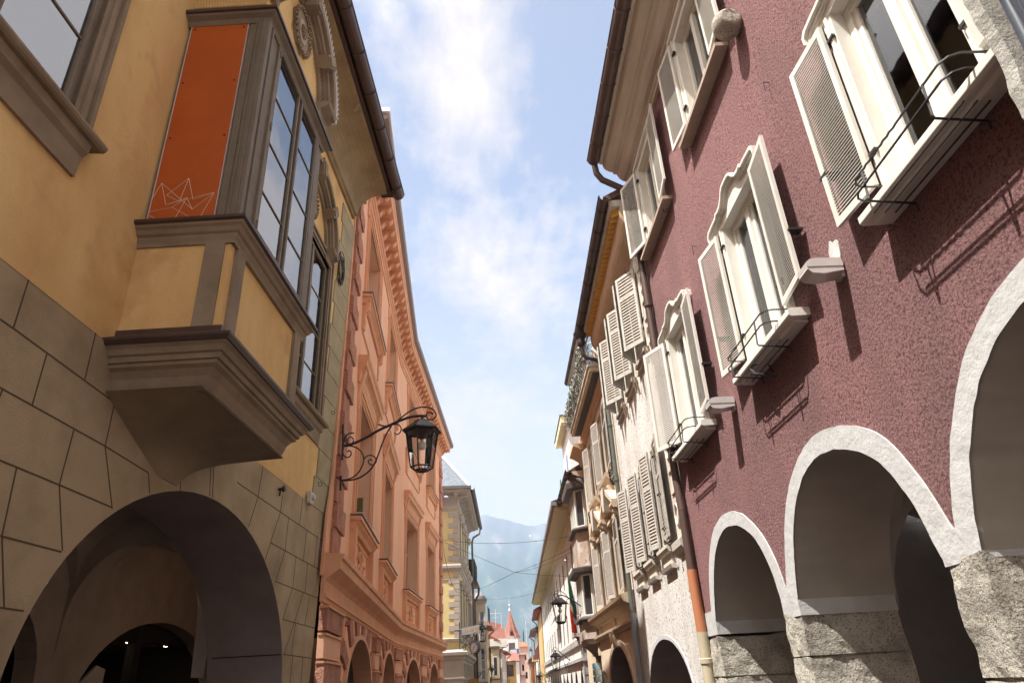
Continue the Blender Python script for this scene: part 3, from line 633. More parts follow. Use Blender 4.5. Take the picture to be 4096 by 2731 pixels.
# ---- windows in the wall
def big_window(W, rows, mull, name='window'):
    s0, s1, z0, z1 = W; q = MB()
    for a, b in ((s0, s0 + .07), (s1 - .07, s1)): q.box(L1, a, b, -.07, -.012, z0, z1, wood_t)
    q.box(L1, s0 + .07, s1 - .07, -.07, -.012, z0, z0 + .07, wood_t); q.box(L1, s0 + .07, s1 - .07, -.07, -.012, z1 - .07, z1, wood_t)
    for mu in mull: q.box(L1, mu - .045, mu + .045, -.068, -.004, z0 + .07, z1 - .07, wood_t)
    for z in rows: q.box(L1, s0 + .07, s1 - .07, -.062, -.032, z - .012, z + .012, wood_t)
    w_ = q.build(name, och, bevel=.004)
    q = MB(); q.box(L1, s0 + .05, s1 - .05, -.050, -.045, z0 + .05, z1 - .05, gl_or2); q.build('pane', w_)
    q = MB(); q.box(L1, s0 - .1, s1 + .1, -.9, -.88, z0 - .1, z1 + .1, dark); q.box(L1, s0 + .1, s0 + .55, -.14, -.13, z0, z1, curtain); q.box(L1, s1 - .5, s1 - .1, -.14, -.13, z0, z1, curtain); q.build('room', w_)
    q = MB(); q.strip(L1, [(s0, z0), (s0, z1), (s1, z1), (s1, z0)], .04, -.075, taupe)
    for i, (e0, e1, dd) in enumerate(((0, .06, .03), (.06, .12, .055), (.12, .16, .04), (.16, .21, .075))):
        q.box(L1, s0 - e1, s0 - e0, -.01, dd, z0 - .04, z1 + e1, taupe); q.box(L1, s1 + e0, s1 + e1, -.01, dd, z0 - .04, z1 + e1, taupe)
        q.box(L1, s0 - e0, s1 + e0, -.01, dd, z1 + e0, z1 + e1, taupe)
    q.build('window_surround', w_)
    q = MB(); q.sweep(L1, [(-.07, z0 - .05), (.13, z0 - .07)] + [(.13 + .045 * math.cos(R(a)), z0 - .03 + .045 * math.sin(R(a))) for a in range(-80, 91, 34)] + [(-.07, z0 + .03)], s0 - .32, s1 + .32, taupe)
    q.sweep(L1, [(0, z0 - .40), (.03, z0 - .40), (.05, z0 - .2), (.09, z0 - .16), (.10, z0 - .07), (0, z0 - .07)], s0 - .22, s1 + .22, taupe); q.build('sill', w_)
    return w_
gl_or2 = glass('wall window glass', (.50, .52, .54), 4.0, trans=True)
big_window(WT, (6.81, 7.7, 8.5), (3.2,))
w_ = big_window(WF, (6.70, 7.44, 8.21), (10.3,))
def tympanum(f, c, zf, r, d, parent, scallop=False):
    q = MB()
    for r0, r1, dd in ((r - .34, r - .24, .05), (r - .24, r - .20, .10), (r - .20, r - .09, .14), (r - .09, r, .20)):
        q.band(f, arc(c, zf, r1, r1 * .98, -4, 184, 30), arc(c, zf, r0, r0 * .98, -4, 184, 30), d - .02, d + dd, taupe)
    for sg in (-1, 1): q.sweep(f, [(d - .02, zf - .22), (d + .06, zf - .22), (d + .08, zf - .12), (d + .2, zf - .05), (d + .22, zf + .01), (d - .02, zf + .01)], c + sg * (r + .02), c + sg * (r - .36), taupe)
    for a in (90, 42, 138):
        ca, sa = math.cos(R(a)), math.sin(R(a))
        for k, (r0, r1, dd, wd) in enumerate(((r - .36, r + .02, .225, .09), (r - .33, r - .05, .25, .06))):
            q.prism(f, [(c + ca * r0 - sa * wd, zf + sa * r0 + ca * wd), (c + ca * r1 - sa * wd * 1.15, zf + sa * r1 + ca * wd * 1.15), (c + ca * r1 + sa * wd * 1.15, zf + sa * r1 - ca * wd * 1.15), (c + ca * r0 + sa * wd, zf + sa * r0 - ca * wd)], d, d + dd, taupe)
    q.build('arch_moulding', parent)
    q = MB()   # stucco cartouche
    ring = [(c + .30 * math.cos(a) * (1 + .10 * math.sin(7 * a)), zf + .42 + .36 * math.sin(a) * (1 + .08 * math.cos(9 * a))) for a in [i / 40 * 6.283 for i in range(40)]]
    q.prism(f, ring, d - .01, d + .035, taupe)
    for i in range(26):
        a = i / 26 * 6.283; x, z = c + .29 * math.cos(a), zf + .42 + .35 * math.sin(a); q.tube([f.p(x - .03, d + .04, z), f.p(x, d + .065, z + .02), f.p(x + .03, d + .04, z)], .018, taupe, 5)
    q.prism(f, arc(c, zf + .42, .15, .19, 0, 350, 20), d + .03, d + .05, cartp)
    for i in range(9):
        a = i / 9 * 6.283; q.tube([f.p(c + .09 * math.cos(a), d + .05, zf + .42 + .11 * math.sin(a)), f.p(c + .02 * math.cos(a + 1), d + .09, zf + .42 + .03 * math.sin(a + 1))], .02, taupe, 5)
    q.build('cartouche', parent)
cartp = mat('pale cartouche', (.42, .36, .27), .9)
tympanum(L1, 9.86, 9.24, 1.30, 0, och)
spikes = MB()
def spike_row(f, c, zf, r, d, n, a0, a1):
    for i in range(n):
        a = R(a0 + (a1 - a0) * i / n); l = .10
        spikes.tube([f.p(c + r * math.cos(a), d, zf + r * math.sin(a)), f.p(c + (r + l) * math.cos(a), d + .02, zf + (r + l) * math.sin(a))], .0018, iron, 3)
spike_row(L1, 9.86, 9.24, 1.32, .12, 70, 0, 110)
# ---- oriel
ori = MB(); a0, a1, fd = 5.37, 7.5, .93
oriel_y = MB(); oriel_y.box(L1, a0, a1, -.02, fd - .02, 4.5, 5.74, yellow)
orl = oriel_y.build('oriel', och)
def ring(e, z, s0=a0, s1=a1, d=fd): return [L1.p(s0 - e, -.02, z), L1.p(s0 - e, d + e, z), L1.p(s1 + e, d + e, z), L1.p(s1 + e, -.02, z)]
def mould(m_, prof, mt, s0=a0, s1=a1, d=fd): m_.loft([ring(e, z, s0, s1, d) for e, z in prof], mt, cap=True, closed=True)
q = MB(); mould(q, [(-.07, 4.03), (-.07, 4.06), (-.055, 4.10), (-.04, 4.16), (.0, 4.22), (.04, 4.245), (.04, 4.275), (.065, 4.28), (.075, 4.325), (.10, 4.335), (.12, 4.38), (.15, 4.41), (.155, 4.44)], taupe); q.build('base_moulding', orl)
q = MB(); mould(q, [(.165, 4.41), (.19, 4.445), (.19, 4.47), (.10, 4.525), (.03, 4.56), (.03, 4.62), (.0, 4.63)], metal_b); q.build('lower_flashing', orl)
q = MB()   # frame strips of the lower body
z0, z1 = 4.6, 5.52
sdf = Fr(0, 0, 0, o=L1.p(a0, 0, 0), t=L1.n, n=-L1.t)
q.box(sdf, .67, .86, -.01, .02, z0, z1, taupe); q.box(sdf, 0, fd + .018, -.01, .02, z1, 5.60, taupe)
q.box(L1, a0 + .10, a0 + .28, fd - .03, fd + .018, z0, z1, taupe); q.box(L1, a1 - .28, a1 - .08, fd - .03, fd + .018, z0, z1, taupe); q.box(L1, a0 - .01, a1, fd - .03, fd + .019, z1, 5.60, taupe)
q.build('panel_frame', orl)
q = MB(); mould(q, [(.02, 5.56), (.035, 5.6), (.035, 5.625), (.06, 5.64), (.08, 5.68), (.11, 5.70), (.12, 5.73)], taupe); q.build('sill_moulding', orl)
q = MB(); mould(q, [(.11, 5.715), (.145, 5.735), (.145, 5.765), (.0, 5.83)], metal_b); q.build('upper_flashing', orl)
# console under the oriel
q = MB(); rg = []
for i in range(15):
    t = i / 14; z = 3.59 + .45 * t
    sl = 6.38 + (5.36 - 6.38) * t; sr = 6.90 + (7.50 - 6.90) * t ** 1.4; dd = .03 + .10 * t + .74 * (t ** 3.6)
    n_ = 14; rw = []
    for k in range(n_ + 1):
        u = k / n_; s = sl + (sr - sl) * u; ed = (abs(2 * u - 1)) ** (3 + 9 * t)
        rw.append(L1.p(s, max(.0, dd * (1 - ed * (1 - t ** 3 * .98))), z + .0))
    rg.append([L1.p(sl, -.02, z)] + rw + [L1.p(sr, -.02, z)])
q.loft(rg, mat('console render', (.30, .235, .15), .95, (.22, .17, .11), 2, bump=.35, bscale=40, bump2=.4, b2scale=3)); q.build('console', orl, smooth=True)
# upper box: side board, corner pilaster, glazing
q = MB(); q.box(L1, a0 + .01, a0 + .04, 0, .75, 5.80, 8.72, wood_t); q.box(L1, a1 - .04, a1, 0, fd - .05, 5.8, 8.72, wood_t); q.box(L1, a0, a1, 0, fd - .02, 8.6, 8.75, wood_t); q.build('cabinet', orl)
q = MB(); q.box(sdf, .05, .705, -.0, .022, 5.83, 8.62, orange); pb = q.build('orange_board', orl)
q = MB()
def opx(x, y): return sdf.pix(x * .7015, y * .7015, .024)
for (a, b) in (((868, 1133), (922, 1045)), ((922, 1045), (945, 1168)), ((922, 1045), (1095, 1193)), ((945, 1168), (1222, 1097)), ((950, 1113), (1077, 1017)), ((1077, 1017), (1022, 1150)), ((1077, 1017), (1100, 1138)),
               ((1100, 1138), (1222, 1097)), ((1222, 1097), (1095, 1193)), ((1095, 1193), (1065, 1127)), ((1065, 1127), (945, 1168)), ((1065, 1127), (1000, 1240)), ((1222, 1097), (1142, 1235)), ((852, 1207), (980, 1183)), ((980, 1183), (1085, 1240)), ((980, 1183), (1065, 1127)), ((852, 1230), (890, 1250)), ((1022, 1150), (950, 1113))):
    A, B = opx(*a), opx(*b); q.tube([sdf.p(A[0], .024, A[1]), sdf.p(B[0], .024, B[1])], .0028, white_line, 4)
q.build('line_drawing', pb)
q = MB(); q.box(sdf, .04, .05, 0, .026, 5.82, 8.63, alu); q.box(sdf, .705, .712, 0, .026, 5.82, 8.63, alu)
for z in (6.9, 7.7, 8.55):
    for d in (.09, .66): q.box(sdf, d - .008, d + .008, .02, .03, z - .008, z + .008, iron)
q.build('board_edging', pb)
q = MB()
for d0, d1, pr in ((.73, .80, .02), (.80, .815, .045), (.815, .85, .03), (.85, .865, .055), (.865, .91, .045), (.91, .93, .07), (.93, .97, .05)): q.box(sdf, d0, d1, -.02, pr, 5.81, 8.6, wood_t)
for s0, s1, pr in ((a0 - .045, a0 + .0, fd + .03), (a0, a0 + .05, fd + .015), (a0 + .05, a0 + .08, fd + .05), (a0 + .08, a0 + .30, fd + .01), (a0 + .30, a0 + .36, fd + .035), (7.24, 7.32, fd + .035), (7.32, a1, fd + .01)): q.box(L1, s0, s1, fd - .03, pr, 5.81, 8.6 + (.003 if pr > fd + .02 else 0), wood_t)
q.box(L1, a0, a1, fd - .03, fd + .012, 8.6, 8.72, wood_t); q.box(L1, a0, a1, fd - .03, fd + .02, 5.80, 5.93, wood_t); q.build('pilaster', orl)
for s0, s1 in ((5.73, 6.48), (6.56, 7.24)):
    q = MB(); q.box(L1, s0, s0 + .045, fd - .02, fd + .03, 5.93, 8.64, wood_t); q.box(L1, s1 - .04, s1, fd - .02, fd + .03, 5.93, 8.64, wood_t)
    q.box(L1, s0 + .045, s1 - .04, fd - .02, fd + .028, 5.93, 5.985, wood_t); q.box(L1, s0 + .045, s1 - .04, fd - .02, fd + .028, 8.59, 8.64, wood_t)
    for z in (6.51, 7.2, 7.89): q.box(L1, s0 + .045, s1 - .04, fd - .005, fd + .018, z - .009, z + .009, wood_t)
    if s0 < 6:
        for z in (6.0, 7.35, 8.5): q.tube([L1.p(s0 - .005, fd + .04, z - .04), L1.p(s0 - .005, fd + .04, z + .06)], .014, wood_t, 8)
    cs = q.build('casement', orl, bevel=.003)
q = MB(); q.box(L1, 5.75, 6.46, fd + .002, fd + .006, 5.96, 8.6, gl_or); q.box(L1, 6.58, 7.22, fd + .002, fd + .006, 5.96, 8.6, gl_or); q.build('pane', orl)
q = MB()
for s0, s1 in ((5.72, 6.35), (6.62, 7.25)):
    pts = [(s0 + (s1 - s0) * k / 16, fd - .12 - .03 * (k % 2)) for k in range(17)]; vs = [L1.p(s, d, z) for s, d in pts for z in (5.9, 8.6)]
    q.add(vs, [(2 * k, 2 * k + 1, 2 * k + 3, 2 * k + 2) for k in range(16)], curtain)
q.build('curtain', orl)
q = MB(); mould(q, [(.03, 8.60), (.05, 8.66), (.10, 8.69), (.11, 8.72)], wood_t); mould(q, [(.10, 8.715), (.135, 8.72), (.135, 8.76), (.0, 8.84)], metal_b); q.build('cap_flashing', orl)
q = MB(); ATT = (a0 + .02, a1 - .02, .86)
mould(q, [(.05, 8.80), (.05, 8.86), (.03, 8.87), (.03, 8.90), (.0, 8.92), (0, 8.99)], taupe, *ATT); q.build('attic_base', orl)
q = MB(); q.prism(L1, [(ATT[0], 8.8), (ATT[1], 8.8), (ATT[1], 9.4)] + arc(6.43, 9.35, 1.06, 1.1, 0, 180, 20) + [(ATT[0], 9.4)], -.02, ATT[2], yellow); q.build('attic', orl)
q = MB(); q.prism(L1, [(ATT[0] - .06, 9.18), (ATT[0] + .1, 9.18), (ATT[0] + .1, 9.36), (ATT[0] - .06, 9.36)], 0, ATT[2] + .05, taupe); q.build('attic_capital', orl)
tympanum(L1, 6.43, 9.36, 1.22, ATT[2], orl)
spike_row(L1, 6.43, 9.0, .55, .98, 26, 10, 170); spike_row(L1, 6.43, 9.36, .80, .93, 40, 0, 180)
for i in range(26): x = a0 - .02; spikes.tube([L1.p(x, .05 + i * .034, 8.99), L1.p(x - .02, .05 + i * .034, 9.10)], .0018, iron, 3)
spikes.build('bird_spikes', orl)
wm = mat('white scalloped flashing', (.72, .72, .74), .6)
q = MB()
for i in range(46):
    a = R(2 + 176 * i / 46); c_, s_ = math.cos(a), math.sin(a); r = 1.235
    q.tube([L1.p(6.43 + r * c_, 1.07, 9.36 + r * s_), L1.p(6.43 + (r + .035) * c_, 1.075, 9.36 + (r + .035) * s_), L1.p(6.43 + (r + .05) * math.cos(a + .02), 1.08, 9.36 + (r + .05) * math.sin(a + .02)), L1.p(6.43 + (r + .035) * math.cos(a + .035), 1.08, 9.36 + (r + .035) * math.sin(a + .035))], .006, wm, 4)
q.band(L1, arc(6.43, 9.36, 1.245, 1.225, -4, 184, 30), arc(6.43, 9.36, 1.22, 1.20, -4, 184, 30), .9, 1.075, wm); q.build('scalloped_flashing', orl)
# coil of wire, hooks, box
s_, z_ = L1.pix(1362, 1078, .05); rr = random.Random(5)
q = MB()
for k in range(6):
    rx, rz, ox, oz, ti = rr.uniform(.13, .20), rr.uniform(.30, .42), rr.uniform(-.03, .03), rr.uniform(-.04, .04), rr.uniform(-.3, .3)
    q.tube([L1.p(s_ + ox + rx * math.cos(a + ti), .06 + .02 * math.sin(2 * a + k), z_ + oz + rz * math.sin(a)) for a in [i / 26 * 6.5 for i in range(27)]], .0075, iron, 5)
for k in range(3): q.tube([L1.p(s_ + rr.uniform(-.2, .2), .07, z_ + rr.uniform(-.35, .35)), L1.p(s_, .09, z_), L1.p(s_ + rr.uniform(-.2, .2), .05, z_ + rr.uniform(-.4, .4))], .006, iron, 5)
tagm(q.build('wire_coil', None, loc=L1.p(s_, 0, z_)), 'tangled coil of black wire hanging beside the second arched window of the ochre house', 'wire coil')
s_, z_ = L1.pix(1240, 1992, .05); q = MB(); q.box(L1, s_ - .09, s_ + .09, .02, .09, z_ - .10, z_ + .10, alu); q.lathe(L1.p(s_, .09, z_ + .01), [(.0, .05), (.045, .045), (.055, 0)], alu, 12, L1.n); tagm(q.build('junction_box', None, loc=L1.p(s_, 0, z_), bevel=.008), 'small pale box with round knob where the tan stone meets the ochre wall', 'junction box')
s_, z_ = L1.pix(1123, 1955, .05); q = MB(); q.tube([L1.p(s_, 0, z_), L1.p(s_, .10, z_)], .02, iron, 7); q.lathe(L1.p(s_, .1, z_), [(0, .02), (.045, .01), (.045, -.02)], iron, 8, L1.n); q.tube([L1.p(s_, .05, z_), L1.p(s_ - .02, .05, z_ - .10)], .014, iron, 6); tagm(q.build('iron_fitting', None, loc=L1.p(s_, 0, z_)), 'short rusty iron fitting on the tan stone right of the oriel', 'fitting')
s_, z_ = L1.pix(1325, 1645, .03); hook(s_, z_, L1, 'tiny ring hook high on the quoins of the ochre house beside the wall lantern')
s_, z_ = L1.pix(1272, 1930, .03); hook(s_, z_, L1, 'tiny open hook on ochre plaster just above the small pale box')
s_, z_ = L1.pix(1275, 2165, .03); q = MB(); q.tube([L1.p(s_, .03, z_ + .12), L1.p(s_, .03, z_ - .08), L1.p(s_ + .1, .05, z_ - .12)], .008, alu, 5); tagm(q.build('wall_pin', None, loc=L1.p(s_, 0, z_)), 'bent grey pin low on the tan quoins next to the salmon cornice', 'pin')
# ================================================================== generic parts
def rectp(a, b, c, d): return [(a, c), (b, c), (b, d), (a, d)]
def gwin(parent, f, s0, s1, z0, z1, rec=.18, fm=None, gm=None, bars=(), mull=True, w=.05, rev=None, extra=None):
    fm = fm or cream; gm = gm or gl_dark; q = MB()
    q.box(f, s0 + .003, s0 + w, -rec, -rec + .05, z0 + .003, z1 - .003, fm); q.box(f, s1 - w, s1 - .003, -rec, -rec + .05, z0 + .003, z1 - .003, fm)
    q.box(f, s0 + w, s1 - w, -rec, -rec + .05, z0 + .004, z0 + w, fm); q.box(f, s0 + w, s1 - w, -rec, -rec + .05, z1 - w, z1 - .004, fm)
    c = (s0 + s1) / 2
    if mull: q.box(f, c - w * .6, c + w * .6, -rec + .002, -rec + .055, z0 + w, z1 - w, fm)
    for b in bars: q.box(f, s0 + w, s1 - w, -rec + .004, -rec + .045, z0 + (z1 - z0) * b - w * .35, z0 + (z1 - z0) * b + w * .35, fm)
    q.strip(f, [(s0, z0), (s0, z1), (s1, z1), (s1, z0), (s0, z0)], .002, -rec, rev or fm)
    o = q.build('window', parent)
    q = MB(); q.box(f, s0 + w * .5, s1 - w * .5, -rec + .015, -rec + .02, z0 + w * .5, z1 - w * .5, gm); q.build('pane', o)
    return o
def wallq(parent, f, s0, s1, z0, z1, holes, mt, name='wall', depth=6, end0=True, end1=True, top=True):
    q = MB(); q.holed(f, rectp(s0, s1, z0, z1), [rectp(*h) for h in holes], 0, mt)
    q.box(f, s0, s1, -depth - .1, -depth, z0, z1, mt)
    if end0: q.box(f, s0, s0 + .1, -depth, -.001, z0, z1, mt)
    if end1: q.box(f, s1 - .1, s1, -depth, -.001, z0, z1, mt)
    if top: q.box(f, s0 + .1, s1 - .1, -depth, -.3, z1 - .15, z1 - .05, mt)
    return q.build(name, parent)
def arcade_front(parent, f, s0, s1, z0, z1, arches, mt, rev, th=.8, trim=None, tw=.08, room=True):
    """arches: (centre, half width, spring z, crown z)"""
    out_ = [(s0, z0)]
    for c, a, zs, zc in arches: out_ += [(c - a, z0)] + arc(c, zs, a, zc - zs, 180, 0, 18) + [(c + a, z0)]
    out_ += [(s1, z0), (s1, z1), (s0, z1)]
    q = MB(); q.holed(f, out_, [], 0, mt); q.build('arcade_front', parent)
    for c, a, zs, zc in arches:
        q = MB(); q.strip(f, [(c - a, z0)] + arc(c, zs, a, zc - zs, 180, 0, 18) + [(c + a, z0)], .002, -th, rev); q.build('arch_reveal', parent)
        if trim:
            q = MB(); q.band(f, wob(arc(c, zs, a + tw, zc - zs + tw, 180, 0, 18), .006, int(c * 9)), wob(arc(c, zs, a, zc - zs, 180, 0, 18), .002, 3), -.01, .015, trim)
            q.box(f, c - a - tw, c - a, -.01, .015, z0, zs, trim); q.box(f, c + a, c + a + tw, -.01, .015, z0, zs, trim); q.build('arch_trim', parent)
    if room: q = MB(); q.box(f, s0 + .1, s1 - .1, -3.6, -3.5, z0, z1, rev); q.box(f, s0, s1, -3.6, -th, z1 - .3, z1 - .2, rev); q.build('arcade_room', parent)
def pipe(parent, pts, r, mt, name='downpipe', n=10): q = MB(); q.tube(pts, r, mt, n); return q.build(name, parent, smooth=True)
sal_sill = mat('zinc sill', (.33, .30, .30), .4, spec=.5)
# ================================================================== salmon house
L2A = Fr((-2.62, 12.5), (-2.92, 25.8), 'L'); L2B = Fr((-2.92, 25.8), (-1.95, 39.7), 'L')
sal = thing('house', L2A.p(0, 0, 0), 'salmon pink house with moulded window hoods and rusticated arcade, on the left', 'house')
LA = L2A.L; LB = L2B.L
WA = [(2.85, 5.45), (8.55, 11.1)]
sb = lambda u, v, d=.1: L2B.pix(u, v, d)[0]
WBn = [(sb(1633, 2088), sb(1676, 2135)), (sb(1715, 2191), sb(1741, 2228))]
WBs = WBn
for f, WW, x0, x1 in ((L2A, WA, -1.2, LA), (L2B, WBs, 0, LB)):
    q = MB(); q.holed(f, rectp(x0, x1, 3.7, 14.6) if f is L2B else [(-.1, 3.7), (x1, 3.7), (x1, 14.6), (.85, 14.6)], [rectp(a, b, 5.05, 7.85) for a, b in WW] + [rectp(a, b, 10.6, 13.15) for a, b in WW], 0, salmon)
    if f is L2A: q2 = MB(); q2.add([f.p(-.04, .0, 4.4), f.p(.85, .0, 14.6), f.p(.85, -6, 14.6), f.p(-.04, -6, 4.4)], [(0, 1, 2, 3)], salmon); q2.build('side_wall', sal)
    q2 = MB(); q2.box(f, .9, x1, -6.1, 0 - .5, 14.3, 14.5, salmon); q2.build('attic_floor', sal)
    if f is L2B: q.box(f, x1 - .1, x1 - .002, -6, -.002, -2, 14.6, salmon)
    q.build('wall', sal)
def sal_window(f, a, b, first):
    z0, z1 = (5.05, 7.85) if first else (10.6, 13.15)
    w_ = gwin(sal, f, a, b, z0, z1, rec=.42, fm=mat('grey green sash', (.34, .33, .27), .6), gm=gl_dark, bars=(.62,), w=.09, rev=salmon)
    q = MB()
    for e0, e1, dd in ((0, .06, .03), (.06, .16, .06), (.16, .20, .09), (.20, .26, .05)):
        q.box(f, a - e1, a - e0, -.01, dd, z0, z1 + e1, salmon_d); q.box(f, b + e0, b + e1, -.01, dd, z0, z1 + e1, salmon_d); q.box(f, a - e0, b + e0, -.01, dd, z1 + e0, z1 + e1, salmon_d)
    if not first:
        for x in (a - .36, b + .26): q.box(f, x, x + .10, -.01, .05, z1 - .1, z1 + .36, salmon_d)
        q.box(f, a - .26, b + .26, -.01, .05, z1 + .30, z1 + .36, salmon_d)
    q.build('window_surround', w_)
    q = MB(); sz = z0 - .02
    q.sweep(f, [(-.3, sz - .06), (.20, sz - .10), (.24, sz - .10), (.24, sz - .02), (-.3, sz + .01)], a - .42, b + .42, salmon_d)
    q.sweep(f, [(-.01, sz - .28), (.08, sz - .28), (.12, sz - .20), (.19, sz - .14), (.20, sz - .10), (-.01, sz - .06)], a - .38, b + .38, salmon_d); q.build('sill', w_)
    q = MB(); q.box(f, a - .45, b + .45, -.2, .27, sz + .012, sz + .03, sal_sill); q.build('sill_flashing', w_)
    if first:
        q = MB(); zh = z1 + .55
        pr = [(-.01, zh - .25), (.05, zh - .25), (.06, zh - .18), (.08, zh - .12), (.09, zh + .02), (.14, zh + .08), (.21, zh + .12), (.22, zh + .24), (.26, zh + .30), (.27, zh + .38), (-.01, zh + .42)]
        q.sweep(f, pr, a - .50, b + .50, salmon_d, k0=-.25, k1=.25); q.build('hood', w_)
        for x in (a - .36, b + .18):
            q = MB(); q.prism(f.sub(x, 0, 0, math.pi / 2), [(-.01, zh - .95), (.04, zh - .9), (.07, zh - .7), (.05, zh - .55), (.08, zh - .3), (.16, zh - .05), (.18, zh + .08), (-.01, zh + .1)], -.18, 0, salmon_d)
            q.build('bracket', w_)
        q = MB()   # apron with carved ornament
        for x in (a - .34, b + .16): q.box(f, x, x + .18, -.01, .14, 3.72, sz - .2, salmon_d)
        for x0, x1, y0, y1 in ((a + .06, b - .06, sz - .42, sz - .38), (a + .06, b - .06, 3.98, 4.02), (a + .06, a + .10, 4.02, sz - .42), (b - .10, b - .06, 4.02, sz - .42)): q.box(f, x0, x1, -.01, .03, y0, y1, salmon_d)
        c = (a + b) / 2; zc_ = (sz - .4 + 4.0) / 2
        q.tube([f.p(c + .20 * math.cos(t), .03, zc_ + .24 * math.sin(t)) for t in [i / 14 * 6.283 for i in range(15)]], .03, salmon_d, 6)
        for sg in (-1, 1): q.tube([f.p(c + sg * (.30 + .12 * math.sin(t * 3)), .03, zc_ - .26 + .13 * t) for t in [i / 2 for i in range(9)]], .025, salmon_d, 5); q.box(f, c + sg * .5, c + sg * .95, -.01, .03, zc_ - .02, zc_ + .02, salmon_d)
        q.build('apron', w_)
    else:
        for x in (a - .34, b + .16):
            q = MB(); q.prism(f.sub(x, 0, 0, math.pi / 2), [(-.01, sz - 1.0), (.07, sz - .95), (.10, sz - .75), (.07, sz - .62), (.10, sz - .5), (.18, sz - .34), (.18, sz - .2), (-.01, sz - .2)], -.18, 0, salmon_d)
            q.tube([f.p(x + .09, .11 + .05 * math.cos(t), sz - .45 + .05 * math.sin(t)) for t in [i for i in range(7)]], .02, salmon_d, 5); q.build('bracket', w_)
        q = MB(); q.box(f, a - .14, b + .14, -.01, .04, sz - 1.0, sz - .35, salmon); q.build('apron', w_)
for a, b in WA: sal_window(L2A, a, b, True); sal_window(L2A, a, b, False)
for a, b in WBs: sal_window(L2B, a, b, True); sal_window(L2B, a, b, False)
# string cornice, frieze, eaves with modillions
st = [(-.01, 3.0), (.05, 3.0), (.07, 3.06), (.10, 3.07), (.10, 3.12), (.06, 3.14), (.06, 3.34), (.12, 3.40), (.24, 3.48), (.30, 3.52), (.31, 3.66), (.35, 3.68), (.36, 3.76), (-.01, 3.80)]
kk = .05
q = MB(); q.sweep(L2A, st, -.25, LA, salmon_d, k1=kk); q.sweep(L2B, st, 0, LB, salmon_d, k0=-kk, k1=.9); q.build('string_cornice', sal)
ev1 = [(-.01, 13.62), (.04, 13.62), (.05, 13.70), (.09, 13.72), (.09, 13.78), (.05, 13.80), (.05, 14.0), (.10, 14.02), (.12, 14.08), (-.01, 14.08)]
ev2 = [(-.01, 14.34), (.50, 14.34), (.51, 14.38), (.51, 14.50), (.55, 14.55), (.57, 14.64), (-.01, 14.66)]
q = MB()
for pr in (ev1, ev2): q.sweep(L2A, pr, .82, LA, salmon_d, k1=kk); q.sweep(L2B, pr, 0, LB, salmon_d, k0=-kk, k1=.9)
q.build('eaves_cornice', sal)
for f, x0, x1 in ((L2A, 1.0, LA - .1), (L2B, .2, LB)):
    n = int((x1 - x0) / .56)
    for i in range(n + 1):
        x = x0 + (x1 - x0) * i / n; q = MB()
        q.prism(f.sub(x, 0, 0, math.pi / 2), [(.07, 14.05), (.11, 14.06), (.17, 14.11), (.21, 14.20), (.28, 14.23), (.36, 14.20), (.42, 14.24), (.47, 14.34), (.07, 14.34)], -.10, .10, salmon_d); q.build('modillion', sal)
fas = mat('brown eaves flashing', (.23, .155, .125), .5, spec=.4)
for f, x0, x1, a, b in ((L2A, .6, LA, 0, kk), (L2B, 0, LB, -kk, .9)):
    q = MB(); q.sweep(f, [(.55, 14.60), (.68, 14.66), (.70, 14.72), (.70, 14.80), (.0, 15.0), (.0, 14.7)], x0, x1, fas, k0=a, k1=b); q.sweep(f, [(.70, 14.79), (.72, 14.80), (.72, 14.83), (0, 15.03), (0, 15.01)], x0, x1, white_l := mat('zinc edge', (.6, .6, .6), .4), k0=a, k1=b); q.build('eaves_flashing', sal)
q = MB(); q.box(L2A, .55, .85, -.2, .72, 14.84, 14.98, wm); q.build('end_cap', sal)
